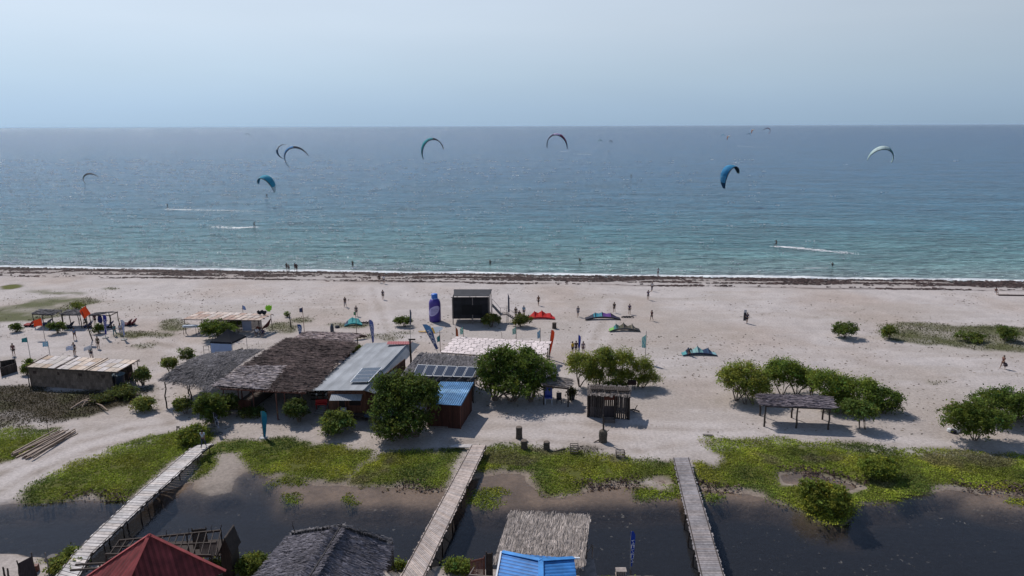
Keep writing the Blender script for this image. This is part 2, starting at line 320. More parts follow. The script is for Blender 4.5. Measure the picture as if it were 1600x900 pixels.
wd = np.clip((fb(X*.25, Y*1.6, 2.6, 51)-.48)*7, 0, 1); s2 = s+3*(fb(X, Y*.2, 14, 53)-.5)
band = np.clip((s2+5.2)*1.2, 0, 1)*np.clip((-.3-s2)*1.5, 0, 1); line2 = np.exp(-((s2+8.3+2*(fb(X, Y*.1, 22, 57)-.5))/.55)**2)*np.clip((fb(X, Y, 10, 58)-.33)*5, 0, 1)
edge = np.exp(-((s2+.9)/.5)**2)
C = mix(C, (.05, .033, .028), np.clip(band*wd*.75+edge*.9+line2*.7, 0, 1))
for pts_, w_ in (([(-60, 770), (0, 740), (60, 716), (130, 690), (200, 671), (262, 662)], .3), ([(-60, 800), (0, 768), (60, 737), (140, 703), (215, 686)], .3), ([(238, 600), (246, 640), (268, 660)], .25), ([(700, 690), (850, 688), (1000, 705), (1100, 690), (1200, 680), (1400, 694), (1560, 703)], .3), ([(760, 668), (880, 660), (1000, 668), (1110, 672), (1190, 671)], .3), ([(228, 532), (290, 546), (330, 556)], .35), ([(0, 655), (40, 668), (90, 668)], .3), ([(620, 560), (600, 500), (580, 450)], .2), ([(900, 600), (930, 530), (960, 470)], .25)):
    W2 = [G(a_, b_) for a_, b_ in pts_]
    for p0, p1 in zip(W2[:-1], W2[1:]):
        dx, dy = p1.x-p0.x, p1.y-p0.y; tt = np.clip(((X-p0.x)*dx+(Y-p0.y)*dy)/(dx*dx+dy*dy), 0, 1); dd_ = np.hypot(X-p0.x-dx*tt, Y-p0.y-dy*tt)+(fb(X, Y, 3, 111)-.5)*1.1
        C = mix(C, (.225, .185, .155), np.exp(-(dd_/.42)**2)*w_*1.6*np.clip(vn(X, Y, 1.1, 113)*1.4, 0, 1)); C = mix(C, (.47, .42, .40), np.exp(-((dd_-1.3)/.8)**2)*.35)
C = np.clip(C, .005, .8)
m = bpy.data.materials.new('ground soil'); m.use_nodes = True; t = m.node_tree; b = t.nodes['Principled BSDF']
at = t.nodes.new('ShaderNodeAttribute'); at.attribute_name = 'Col'; tc = t.nodes.new('ShaderNodeTexCoord')
nz = t.nodes.new('ShaderNodeTexNoise'); nz.inputs['Scale'].default_value = 3.3; nz.inputs['Detail'].default_value = 7; nz.inputs['Roughness'].default_value = .75; t.links.new(tc.outputs['Object'], nz.inputs[0])
mr = t.nodes.new('ShaderNodeMapRange'); mr.inputs[1].default_value = .3; mr.inputs[2].default_value = .7; mr.inputs[3].default_value = .72; mr.inputs[4].default_value = 1.22; t.links.new(nz.outputs[0], mr.inputs[0])
sc_ = t.nodes.new('ShaderNodeVectorMath'); sc_.operation = 'SCALE'; t.links.new(at.outputs['Color'], sc_.inputs[0]); t.links.new(mr.outputs[0], sc_.inputs['Scale']); t.links.new(sc_.outputs[0], b.inputs['Base Color'])
b.inputs['Roughness'].default_value = .95; b.inputs['Specular IOR Level'].default_value = .15
bp = t.nodes.new('ShaderNodeBump'); bp.inputs['Distance'].default_value = .10; bp.inputs['Strength'].default_value = .9; t.links.new(nz.outputs[0], bp.inputs['Height']); t.links.new(bp.outputs[0], b.inputs['Normal'])
def sheet(name, gx, gy, Z, C, mat):
    X, Y = np.meshgrid(gx, gy); V_ = np.stack([X, Y, np.broadcast_to(Z, X.shape)], -1).reshape(-1, 3); ny, nx = X.shape
    i = np.arange(ny-1)[:, None]*nx+np.arange(nx-1)[None, :]; F_ = np.stack([i, i+1, i+nx+1, i+nx], -1).reshape(-1, 4)
    me = bpy.data.meshes.new(name); me.vertices.add(len(V_)); me.vertices.foreach_set('co', V_.astype(np.float32).ravel())
    me.loops.add(F_.size); me.loops.foreach_set('vertex_index', F_.astype(np.int32).ravel()); me.polygons.add(len(F_)); me.polygons.foreach_set('loop_start', (np.arange(len(F_))*4).astype(np.int32))
    me.polygons.foreach_set('use_smooth', np.ones(len(F_), bool)); me.materials.append(mat); me.update(calc_edges=True)
    if C is not None:
        a = me.attributes.new('Col', 'FLOAT_COLOR', 'POINT'); a.data.foreach_set('color', np.concatenate([C.reshape(-1, 3), np.ones((len(V_), 1))], 1).astype(np.float32).ravel())
    o = bpy.data.objects.new(name, me); COL.objects.link(o); return o
tag(sheet('ground', gx, gy, Z, C, m), kind='structure')
def gh(x, y):
    i = np.clip(np.searchsorted(gx, x), 0, len(gx)-1); j = np.clip(np.searchsorted(gy, y), 0, len(gy)-1); return Z[j, i]
def GZ(px, py):
    p = G(px, py); z = float(gh(p.x, p.y)); return G(px, py, z)

# ------------------------------------------------------------------ water
def water_mat(name, sea):
    m = bpy.data.materials.new(name); m.use_nodes = True; t = m.node_tree; b = t.nodes['Principled BSDF']; L = t.links.new; N = t.nodes.new
    tc = N('ShaderNodeTexCoord')
    def noise(scale, st, det=3, rough=.6):
        mp = N('ShaderNodeMapping'); mp.inputs['Scale'].default_value = st; L(tc.outputs['Object'], mp.inputs[0]); n = N('ShaderNodeTexNoise'); n.inputs['Scale'].default_value = scale; n.inputs['Detail'].default_value = det; n.inputs['Roughness'].default_value = rough; L(mp.outputs[0], n.inputs[0]); return n.outputs[0]
    def math_(op, a, b_=None, c=None, clamp=False):
        n = N('ShaderNodeMath'); n.operation = op; n.use_clamp = clamp
        for i, v in enumerate((a, b_, c)):
            if v is None: continue
            if isinstance(v, (int, float)): n.inputs[i].default_value = v
            else: L(v, n.inputs[i])
        return n.outputs[0]
    if sea:
        sx = N('ShaderNodeSeparateXYZ'); L(tc.outputs['Object'], sx.inputs[0]); yy = sx.outputs['Y']
        big = noise(.028, (.5, 1.3, 1), 3)
        yw = math_('ADD', yy, math_('MULTIPLY', math_('SUBTRACT', big, .5), 45))
        lg = math_('LOGARITHM', math_('MAXIMUM', math_('ADD', yw, 4), 1.0), 10)
        cr = N('ShaderNodeValToRGB'); L(math_('DIVIDE', lg, 4.0), cr.inputs[0]); e = cr.color_ramp.elements
        e[0].position = .0; e[0].color = (.20, .21, .20, 1); e[1].position = 1; e[1].color = (.008, .040, .100, 1)
        for p_, c_ in ((.20, (.20, .265, .25, 1)), (.33, (.125, .235, .222, 1)), (.43, (.070, .185, .198, 1)), (.52, (.034, .128, .190, 1)), (.62, (.018, .092, .178, 1)), (.8, (.012, .068, .160, 1))):
            x = e.new(p_); x.color = c_
        # patches
        pt = noise(.035, (.4, 1.6, 1), 4); mr = N('ShaderNodeMapRange'); L(pt, mr.inputs[0]); mr.inputs[1].default_value = .35; mr.inputs[2].default_value = .65; mr.inputs[3].default_value = .85; mr.inputs[4].default_value = 1.15
        def ctr(o, lo, hi):
            n = N('ShaderNodeMapRange'); L(o, n.inputs[0]); n.inputs[1].default_value = .36; n.inputs[2].default_value = .64; n.inputs[3].default_value = lo; n.inputs[4].default_value = hi; return n.outputs[0]
        w1 = ctr(noise(.62, (.62, 1.25, 1), 4, .65), .02, .80); w2 = ctr(noise(.16, (.55, 1.3, 1), 4, .65), .08, .60); w3 = ctr(noise(.05, (.5, 1.4, 1), 4, .65), .06, .44)  # crest and trough tones: light on wave facets put into the base colour
        wv = math_('MULTIPLY', mr.outputs[0], math_('ADD', w3, math_('ADD', w1, w2)))
        v1 = N('ShaderNodeVectorMath'); v1.operation = 'SCALE'; L(cr.outputs[0], v1.inputs[0]); L(wv, v1.inputs['Scale'])
        # foam : swash line + small breakers near the beach + rare whitecaps
        f1 = noise(.55, (.35, 1.2, 1), 5, .7); f2 = noise(.13, (.5, .5, 1), 2)
        near = math_('SUBTRACT', 1, math_('DIVIDE', math_('ABSOLUTE', math_('SUBTRACT', math_('ADD', yy, math_('MULTIPLY', f2, 4.0)), 3.0)), 1.7), clamp=True)
        foam = math_('MULTIPLY', math_('ADD', math_('MULTIPLY', near, .98), math_('SUBTRACT', f1, .78)), 5, clamp=True)
        foam = math_('MULTIPLY', foam, math_('GREATER_THAN', near, .02))
        f3 = noise(.30, (.16, 1.0, 1), 5, .72); dec = math_('SUBTRACT', 1, math_('DIVIDE', yy, 45), clamp=True)
        thr = math_('SUBTRACT', .74, math_('MULTIPLY', dec, .09)); br_ = math_('MULTIPLY', math_('SUBTRACT', f3, thr), 18, clamp=True)
        br_ = math_('MULTIPLY', br_, math_('SUBTRACT', 1, math_('DIVIDE', yy, 900), clamp=True))
        fo = math_('MAXIMUM', foam, br_)
        mx = N('ShaderNodeMix'); mx.data_type = 'RGBA'; L(fo, mx.inputs[0]); L(v1.outputs[0], mx.inputs[6]); mx.inputs[7].default_value = (.72, .74, .75, 1)
        L(mx.outputs[2], b.inputs['Base Color'])
        b.inputs['Roughness'].default_value = .16; L(math_('ADD', math_('MULTIPLY', fo, .7), .16), b.inputs['Roughness'])
        b.inputs['IOR'].default_value = 1.333; b.inputs['Specular IOR Level'].default_value = .34; b.inputs['Specular Tint'].default_value = (.56, .82, 1, 1)
        h = math_('ADD', math_('MULTIPLY', noise(.22, (.5, 1.4, 1), 3), 3.0), math_('MULTIPLY', noise(.9, (.55, 1.3, 1), 4, .65), 1.0))
        h = math_('ADD', h, math_('MULTIPLY', noise(.05, (.45, 1.5, 1), 3), 3.5))
        bp = N('ShaderNodeBump'); bp.inputs['Strength'].default_value = 1; bp.inputs['Distance'].default_value = 1.5; L(h, bp.inputs['Height']); L(bp.outputs[0], b.inputs['Normal'])
    else:
        h = math_('ADD', math_('MULTIPLY', noise(3.0, (1, 1, 1), 4, .7), .05), math_('MULTIPLY', noise(.7, (.6, 1.2, 1), 2), .06))
        bp = N('ShaderNodeBump'); bp.inputs['Distance'].default_value = .30; L(h, bp.inputs['Height'])
        tr = N('ShaderNodeBsdfTransparent'); tr.inputs[0].default_value = (.90, .87, .83, 1); gl = N('ShaderNodeBsdfGlossy'); gl.inputs[1].default_value = .04; L(bp.outputs[0], gl.inputs['Normal'])
        fr = N('ShaderNodeFresnel'); fr.inputs[0].default_value = 1.333; L(bp.outputs[0], fr.inputs['Normal'])
        df = N('ShaderNodeBsdfDiffuse'); df.inputs[0].default_value = (.035, .04, .055, 1); m0 = N('ShaderNodeMixShader'); m0.inputs[0].default_value = .08; L(tr.outputs[0], m0.inputs[1]); L(df.outputs[0], m0.inputs[2])
        # drifting flecks of scum
        fk = noise(2.2, (1.2, 1.2, 1), 3, .6); fa = noise(.12, (1, 1, 1), 2)
        fm = math_('MULTIPLY', math_('MULTIPLY', math_('SUBTRACT', fk, .655), 14, clamp=True), math_('MULTIPLY', math_('SUBTRACT', fa, .42), 4, clamp=True))
        d2 = N('ShaderNodeBsdfDiffuse'); d2.inputs[0].default_value = (.24, .22, .19, 1)
        m1 = N('ShaderNodeMixShader'); L(fr.outputs[0], m1.inputs[0]); L(m0.outputs[0], m1.inputs[1]); L(gl.outputs[0], m1.inputs[2])
        m2 = N('ShaderNodeMixShader'); L(math_('MULTIPLY', fm, .6), m2.inputs[0]); L(m1.outputs[0], m2.inputs[1]); L(d2.outputs[0], m2.inputs[2])
        L(m2.outputs[0], t.nodes['Material Output'].inputs[0])
    return m
# sea : local y = metres off the beach
sgx = axis(-400, 400, 25, 60000); sgy = np.concatenate([[-1.5, 0, 3, 8, 16, 30], 30+np.cumsum(20*1.35**np.arange(26))])
so_ = sheet('sea', sgx, sgy, np.array(-.15), None, water_mat('sea water', True)); so_.location = (SA.x, SA.y, 0); so_.rotation_euler.z = math.atan2(_sd.y, _sd.x); tag(so_, kind='structure')
lo = sheet('lagoon_water', np.linspace(-130, 130, 14), np.linspace(28, 64, 6), np.array(-.15), None, water_mat('lagoon water', False)); tag(lo, kind='structure')

# ================================================================== builders
def poly_post(mb, p, q, r, n=6, wob=.04, col=(1, 1, 1)):
    p = Vector(p); q = Vector(q); k = 4
    pts = [p.lerp(q, i/k) + (Vector((rnd.uniform(-wob, wob), rnd.uniform(-wob, wob), 0)) if 0 < i < k else Vector()) for i in range(k+1)]
    mb.tube(pts, [r*(1-.25*i/k) for i in range(k+1)], n, col)
def part_post(par, p, q, r, mat=None, name='post', wob=.04):
    mb = MB(); poly_post(mb, p, q, r, 6, wob); return mb.build(name, mat or POST, par)
def part_beam(par, p, q, w=.09, h=.09, mat=None, name='beam'):
    mb = MB(); mb.beam(p, q, w, h); return mb.build(name, mat or POST, par)
def lerp4(cs, u, v): return cs[0]*(1-u)*(1-v)+cs[1]*u*(1-v)+cs[2]*u*v+cs[3]*(1-u)*v
def strips(mb, cs, n, ln, wd, along='v', lift=.05, tone=(.55, 1.5), over=0.02, jit=.25, tint=(1, 1, 1), edge=0, fn=None, mi=0, sag=0):
    """n loose stalks lying on the sheet cs (p00 p10 p11 p01)"""
    c = np.array([tuple(x) for x in cs]); u = nr.uniform(-over, 1+over, n); v = nr.uniform(-over, 1+over, n)
    if edge:
        k = int(n*edge); sel = nr.rand(k) < .5; v[:k] = np.where(sel, nr.uniform(-over*2, .02, k), nr.uniform(.98, 1+over*2, k))
    B = lambda u, v: c[0]*((1-u)*(1-v))[:, None]+c[1]*(u*(1-v))[:, None]+c[2]*(u*v)[:, None]+c[3]*((1-u)*v)[:, None]
    p = B(u, v); d = (B(u, v+.01)-p) if along == 'v' else (B(u+.01, v)-p); e = (B(u+.01, v)-p) if along == 'v' else (B(u, v+.01)-p)
    d /= np.linalg.norm(d, axis=1)[:, None]; e /= np.linalg.norm(e, axis=1)[:, None]; nn = np.cross(d, e); nn *= np.sign(nn[:, 2:3]+1e-9)
    a = nr.normal(0, jit, n)[:, None]; d2 = d*np.cos(a)+e*np.sin(a)+nn*nr.normal(0, .05, n)[:, None]; e2 = np.cross(nn, d2)
    roll = nr.normal(0, .45, n)[:, None]; e2 = e2*np.cos(roll)+nn*np.sin(roll)
    p = p+nn*(lift*nr.uniform(.2, 1, n))[:, None]
    if fn is not None: p = p+nn*np.array([fn(a_, b_) for a_, b_ in zip(u, v)])[:, None]
    L_ = ln*nr.uniform(.5, 1.3, n)[:, None]/2; W_ = wd*nr.uniform(.6, 1.4, n)[:, None]/2
    g = nr.uniform(tone[0], tone[1], n)[:, None]*np.array(tint)[None]
    mb.bulk(p, d2*L_, e2*W_, g, mi)

def foliage(mb, lobes, n, size=.16, col=(.05, .085, .022), var=.45, clump=.34, per=26, up=.6):
    vol = np.array([a[1][0]*a[1][1]*a[1][2] for a in lobes])**.8; nc = max(6, n//per)
    k = nr.choice(len(lobes), nc, p=vol/vol.sum()); d = nr.normal(size=(nc, 3)); d /= np.linalg.norm(d, axis=1)[:, None]
    d[:, 2] = np.where(d[:, 2] < -.35, -d[:, 2]*.6, d[:, 2])
    r = nr.uniform(.35, 1, nc)**.42*(1+nr.normal(0, .09, nc)); ce = np.array([tuple(a[0]) for a in lobes])[k]; ra = np.array([tuple(a[1]) for a in lobes])[k]
    cc = ce+d*ra*r[:, None]; tone = nr.uniform(1-var, 1+var, nc); hue = nr.normal(0, .12, nc)
    j = np.repeat(np.arange(nc), per); m_ = len(j); csz = clump*nr.uniform(.6, 1.3, nc)[j][:, None]
    p = cc[j]+nr.normal(size=(m_, 3))*csz*np.array([1, 1, .7])*.62
    nn = nr.normal(size=(m_, 3)); nn /= np.linalg.norm(nn, axis=1)[:, None]; nn[:, 2] += up; nn += .5*d[j]; nn /= np.linalg.norm(nn, axis=1)[:, None]
    a = np.cross(nn, nr.normal(size=(m_, 3))); a /= np.linalg.norm(a, axis=1)[:, None]; b = np.cross(nn, a)
    sz = size*nr.uniform(.55, 1.3, m_)[:, None]
    g = (tone[j]*nr.uniform(.75, 1.25, m_))[:, None]*(np.array(col)*np.array([2.2, 1.85, 1.2]))[None]; g = g*np.stack([1+hue[j], np.ones(m_), 1-hue[j]], 1)
    p[:, 2] = np.maximum(p[:, 2], .04)
    mb.bulk(p, a*sz*.5, b*sz*.30, np.clip(g, .004, .6))

def bush(name, label, bx, by, wpx, hpx, n=2200, col=(.045, .075, .02), size=.16, group=None, cat='bush', depth=.8, stems=True, clump=.3, lobes=5):
    b = GZ(bx, by); w = wpx*mpp(b)/2; dep = (b-Vector((0, 0, CH))); el = math.asin(-dep.z/dep.length)
    h = max(.5, (hpx*mpp(b)-2*w*depth*math.sin(el)*.5)/math.cos(el)); h = min(h, w*2.2)
    c = b+Vector((0, w*depth, 0)); th = thing(name, label, cat, c, group)
    L = [(c+Vector((0, 0, h*.48)), (w*.72, w*depth*.75, h*.5))]
    for i in range(lobes):
        a = rnd.uniform(0, 6.28); q = rnd.uniform(.35, .6); L.append((c+Vector((math.cos(a)*w*q, math.sin(a)*w*depth*q, h*rnd.uniform(.3, .62))), (w*rnd.uniform(.33, .5), w*depth*rnd.uniform(.33, .5), h*rnd.uniform(.28, .42))))
    mb = MB(); foliage(mb, L, n, size, col, clump=clump); mb.build('foliage', LEAF, th)
    if stems:
        mb = MB()
        for i in range(7):
            a = rnd.uniform(0, 6.28); e = c+Vector((math.cos(a)*w*.6, math.sin(a)*w*depth*.6, h*rnd.uniform(.5, .85)))
            mb.tube([c+Vector((math.cos(a)*.1, math.sin(a)*.1, -.1)), c.lerp(e, .5)+Vector((0, 0, h*.08)), e], [.045, .03, .012], 5)
        mb.build('stems', BARK, th)
    return th

def tree(name, label, trunks, lobes, n, size=.2, col=(.045, .075, .02), var=.45, clump=.42, group=None, trad=.14, cat='tree', per=26):
    """trunks: ground pixels; lobes: (px, py, rx_px, ry_px, worldY offset from the first trunk)"""
    b0 = GZ(*trunks[0]); th = thing(name, label, cat, b0, group); L = []
    for (px, py, rx, ry, dy) in lobes:
        c = At(px, py, b0.y+dy); k = mpp(c); L.append((c, (rx*k, rx*k*.85, ry*k*1.02)))
    mb = MB(); foliage(mb, L, n, size, col, var, clump, per); mb.build('crown', LEAF, th)
    for i, t_ in enumerate(trunks):
        mb = MB(); b = GZ(*t_); near = sorted(L, key=lambda l: (l[0]-b).length)[:max(2, math.ceil(len(L)/len(trunks))+1)]
        for c, r in near:
            top_ = c+Vector((0, 0, r[2]*.3)); m1 = b.lerp(top_, .35)+Vector((rnd.uniform(-.2, .2), rnd.uniform(-.2, .2), .1))
            mb.tube([b+Vector((rnd.uniform(-.06, .06), rnd.uniform(-.06, .06), -.15)), m1, b.lerp(top_, .7)+Vector((rnd.uniform(-.3, .3), 0, .1)), top_], [trad, trad*.75, trad*.5, .03], 6)
            for q in range(4):
                a = rnd.uniform(0, 6.28); e = c+Vector((math.cos(a)*r[0]*.75, math.sin(a)*r[1]*.75, rnd.uniform(-.1, .5)*r[2])); mb.tube([b.lerp(top_, rnd.uniform(.4, .7)), e], [trad*.4, .015], 5)
        mb.build('trunk', BARK, th)
    return th

# ------------------------------------------------------------------ people
def skin_obj(name, V_, E_, Rr, mat, parent, sub=1, root=0):
    me = bpy.data.meshes.new(name); me.from_pydata([tuple(v) for v in V_], E_, []); o = bpy.data.objects.new(name, me); COL.objects.link(o)
    md = o.modifiers.new('s', 'SKIN'); md.use_smooth_shade = True; sk = me.skin_vertices[0].data if me.skin_vertices else None
    for i, r in enumerate(Rr):
        rr = r if isinstance(r, tuple) else (r, r); sk[i].radius = rr; sk[i].use_root = (i == root)
    s2 = o.modifiers.new('u', 'SUBSURF'); s2.levels = sub; s2.render_levels = sub
    dg = bpy.context.evaluated_depsgraph_get(); m2 = bpy.data.meshes.new_from_object(o.evaluated_get(dg)); bpy.data.objects.remove(o)
    m2.name = name; m2.materials.clear(); m2.materials.append(mat); n = len(m2.loops)
    at = m2.attributes.get('Col') or m2.attributes.new('Col', 'FLOAT_COLOR', 'CORNER'); at.data.foreach_set('color', np.ones(n*4, dtype=np.float32))
    o2 = bpy.data.objects.new(name, m2); COL.objects.link(o2); o2.parent = parent; return o2
POSES = {}
def mk(**k): return {a: Vector(b) for a, b in k.items()}
base = dict(pel=(0, 0, .95), wai=(0, 0, 1.1), che=(0, 0, 1.33), nek=(0, 0, 1.49), hd0=(0, -.01, 1.57), hd1=(0, -.01, 1.67), nose=(0, -.10, 1.60),
    shl=(-.18, 0, 1.42), shr=(.18, 0, 1.42), ell=(-.24, .02, 1.15), elr=(.24, .02, 1.15), wrl=(-.26, -.05, .91), wrr=(.26, -.05, .91),
    hil=(-.09, 0, .9), hir=(.09, 0, .9), knl=(-.11, -.02, .5), knr=(.11, -.02, .5), anl=(-.12, .03, .09), anr=(.12, .03, .09), tol=(-.14, -.13, .035), tor=(.14, -.13, .035))
POSES['stand'] = dict(base)
POSES['walk'] = dict(base, ell=(-.23, .10, 1.17), wrl=(-.24, .16, .94), elr=(.23, -.08, 1.17), wrr=(.23, -.22, .98), knl=(-.1, -.12, .53), anl=(-.1, -.22, .10), tol=(-.1, -.38, .05), knr=(.1, .06, .5), anr=(.1, .30, .14), tor=(.1, .2, .04))
POSES['reach'] = dict(base, elr=(.36, -.12, 1.5), wrr=(.46, -.22, 1.72), ell=(-.3, -.16, 1.28), wrl=(-.2, -.36, 1.3))
POSES['ride'] = dict(base, pel=(0, .18, .78), wai=(0, .16, .92), che=(0, .10, 1.14), nek=(0, .06, 1.3), hd0=(0, .04, 1.38), hd1=(0, .04, 1.48), nose=(0, -.06, 1.41), shl=(-.18, .08, 1.23), shr=(.18, .08, 1.23), ell=(-.2, -.14, 1.3), elr=(.2, -.14, 1.3), wrl=(-.14, -.36, 1.42), wrr=(.14, -.36, 1.42), hil=(-.11, .15, .74), hir=(.11, .15, .74), knl=(-.22, -.10, .46), knr=(.22, -.10, .46), anl=(-.28, .06, .1), anr=(.28, .06, .1), tol=(-.3, -.10, .05), tor=(.3, -.10, .05))
POSES['sit'] = dict(base, pel=(0, .1, .45), wai=(0, .12, .6), che=(0, .1, .83), nek=(0, .08, .98), hd0=(0, .06, 1.06), hd1=(0, .06, 1.16), nose=(0, -.04, 1.1), shl=(-.18, .1, .92), shr=(.18, .1, .92), ell=(-.24, 0, .68), elr=(.24, 0, .68), wrl=(-.16, -.22, .58), wrr=(.16, -.22, .58), hil=(-.09, .06, .43), hir=(.09, .06, .43), knl=(-.12, -.34, .46), knr=(.12, -.34, .46), anl=(-.12, -.36, .09), anr=(.12, -.36, .09), tol=(-.13, -.52, .04), tor=(.13, -.52, .04))
POSES['crouch'] = dict(base, pel=(0, .2, .62), wai=(0, .1, .76), che=(0, -.1, .92), nek=(0, -.24, 1.0), hd0=(0, -.32, 1.04), hd1=(0, -.40, 1.08), nose=(0, -.42, .98), shl=(-.18, -.16, .96), shr=(.18, -.16, .96), ell=(-.24, -.3, .72), elr=(.24, -.3, .72), wrl=(-.18, -.45, .5), wrr=(.18, -.45, .5), hil=(-.1, .16, .6), hir=(.1, .16, .6), knl=(-.16, -.12, .42), knr=(.16, -.12, .42), anl=(-.14, .06, .1), anr=(.14, .06, .1), tol=(-.15, -.1, .04), tor=(.15, -.1, .04))
PM = {}
def person_meshes(pose, bottom):
    key = (pose, bottom)
    if key in PM: return PM[key]
    J = {k: Vector(v) for k, v in POSES[pose].items()}; tmp = bpy.data.objects.new('tmp', None); COL.objects.link(tmp)
    V_, E_, Q = [], [], []; ix = {}
    def a(k, v, r, p=None):
        ix[k] = len(V_); V_.append(v); Q.append(r)
        if p: E_.append((ix[p], ix[k]))
    a('pel', J['pel'], (.15, .11)); a('wai', J['wai'], (.125, .095), 'pel'); a('che', J['che'], (.16, .115), 'wai'); a('nek', J['nek'], .055, 'che'); a('hd0', J['hd0'], .078, 'nek'); a('hd1', J['hd1'], .085, 'hd0'); a('nose', J['nose'], .018, 'hd0')
    for s_ in 'lr':
        a('sh'+s_, J['sh'+s_], .062, 'che'); a('el'+s_, J['el'+s_], .042, 'sh'+s_); a('wr'+s_, J['wr'+s_], .028, 'el'+s_)
        d = (J['wr'+s_]-J['el'+s_]).normalized(); pm = J['wr'+s_]+d*.07; a('pm'+s_, pm, (.036, .018), 'wr'+s_); sx = 1 if s_ == 'r' else -1
        e = d.cross(Vector((0, 0, 1))) if abs(d.z) < .8 else Vector((0, -1, 0)); e.normalize()
        for k, ln in enumerate((.062, .075, .07, .055)):
            o_ = e*((k-1.5)*.021); m1 = pm+d*.035+o_; a('f%d%s' % (k, s_), m1, .0095, 'pm'+s_); a('g%d%s' % (k, s_), m1+d*ln*.7+Vector((-sx*.015, 0, 0)), .008, 'f%d%s' % (k, s_))
        t1 = J['wr'+s_]+d*.03+e*-.04; a('t'+s_, t1, .011, 'wr'+s_); a('u'+s_, t1+d*.04+e*-.015, .009, 't'+s_)
        a('hi'+s_, J['hi'+s_], .088, 'pel'); a('kn'+s_, J['kn'+s_], .056, 'hi'+s_); a('an'+s_, J['an'+s_], .038, 'kn'+s_); a('to'+s_, J['to'+s_], .032, 'an'+s_)
    b = skin_obj('body', V_, E_, Q, SKIN, tmp)
    mid = lambda p, q, t: J[p].lerp(J[q], t)
    V2 = [J['pel']+Vector((0, 0, .03)), J['wai'], J['che'], mid('che', 'nek', .72), J['shl'], J['shr'], mid('shl', 'ell', .75), mid('shr', 'elr', .75)]
    sh = skin_obj('shirt', V2, [(0, 1), (1, 2), (2, 3), (2, 4), (2, 5), (4, 6), (5, 7)], [(.165, .125), (.15, .12), (.18, .135), .075, .08, .08, .062, .062], FAB, tmp)
    t = .55 if bottom == 'shorts' else 1.0; V3 = [J['pel']+Vector((0, 0, .04)), J['hil'], J['hir']]; E3 = [(0, 1), (0, 2)]; Q3 = [(.16, .12), .105, .105]
    if bottom == 'shorts': V3 += [mid('hil', 'knl', .75), mid('hir', 'knr', .75)]; E3 += [(1, 3), (2, 4)]; Q3 += [.085, .085]
    else: V3 += [J['knl'], J['knr'], mid('knl', 'anl', .92), mid('knr', 'anr', .92)]; E3 += [(1, 3), (2, 4), (3, 5), (4, 6)]; Q3 += [.072, .072, .055, .055]
    lo = skin_obj(bottom, V3, E3, Q3, FAB, tmp)
    mb = MB(); c = J['hd0'].lerp(J['hd1'], .62)+Vector((0, .022, .012)); vs = []
    mb.lathe(c, [(.02, -.10), (.085, -.08), (.102, -.02), (.10, .04), (.07, .085), (.02, .10)], 10); ha = mb.build('hair', FAB, tmp, origin=(0, 0, 0), smooth=True)
    r = [x.data for x in (b, sh, lo, ha)]
    for x in (b, sh, lo, ha, tmp): bpy.data.objects.remove(x)
    PM[key] = r; return r
def colored(me, mat, c):
    m2 = me.copy(); m2.materials.clear(); m2.materials.append(mat); a = m2.attributes['Col']
    a.data.foreach_set('color', np.tile(np.array([*c, 1], dtype=np.float32), len(m2.loops))); return m2
def person(px, py, label, pose='stand', top=(.1, .1, .12), low=(.05, .05, .06), rz=0, bottom='shorts', hair=(.02, .015, .012), h=1.72, z=None, group='people on the beach', at=None, skin=(1, 1, 1), shirt=True):
    b = at if at is not None else (GZ(px, py) if z is None else G(px, py, z)); th = thing('person', label, 'person', b, group, rz); k = h/1.74; th.scale = (k, k, k)
    m = person_meshes(pose, bottom)
    for me, mat, c, nm in ((m[0], SKIN, skin, 'body'), (m[1], FAB, top, 'shirt'), (m[2], FAB, low, bottom), (m[3], FAB, hair, 'hair')):
        if nm == 'shirt' and not shirt: continue
        o = bpy.data.objects.new(nm, colored(me, mat, c)); COL.objects.link(o); o.parent = th
    return th

# ------------------------------------------------------------------ kites
def kite_shape(th, W, chord, cols, arc=math.pi*1.08, curve=.35, strut=5, edge=(.02, .02, .03)):
    """arc in local XZ, chord along local Y. W = tip to tip width. cols = list of colours along the span"""
    Rr = W/2/math.sin(arc/2) if arc < math.pi else W/2; n = 28; V_ = []
    def pt(u, v):
        a = (u-.5)*arc; c = chord*(1-.72*abs(2*u-1)**2.2); y = (v-.5)*c+.16*chord*abs(2*u-1)**2; bul = math.sin(math.pi*v)*.12*c
        r = Rr+bul; return Vector((math.sin(a)*r, y, math.cos(a)*r*1.3-Rr*.5))
    mb = MB(); ny = 6; vs = []
    for k, off in ((0, 0), (1, -.03)):
        for j in range(ny+1):
            for i in range(n+1): p = pt(i/n, j/ny); vs.append(p*(1+off/Rr))
    N_ = (n+1)*(ny+1)
    for j in range(ny):
        for i in range(n):
            c = cols[min(len(cols)-1, int(i/n*len(cols)))]; q = [j*(n+1)+i, j*(n+1)+i+1, (j+1)*(n+1)+i+1, (j+1)*(n+1)+i]
            mb.add([vs[a] for a in q], [(0, 1, 2, 3)], c); mb.add([vs[N_+a] for a in q], [(3, 2, 1, 0)], c)
    org = ORG[th.name]; ORG[th.name] = Vector((0, 0, 0)); mb.build('canopy', CLOTH, th, smooth=False)
    mb = MB(); mb.tube([pt(i/n, 0) for i in range(n+1)], [.07+.09*math.sin(math.pi*i/n) for i in range(n+1)], 8, edge); mb.build('leading_edge', FAB, th, smooth=True)
    for k in range(strut):
        u = (k+.8)/(strut+.6); mb = MB(); mb.tube([pt(u, v/4)*.995 for v in range(5)], .045, 6, edge); mb.build('strut', FAB, th)
    ORG[th.name] = org
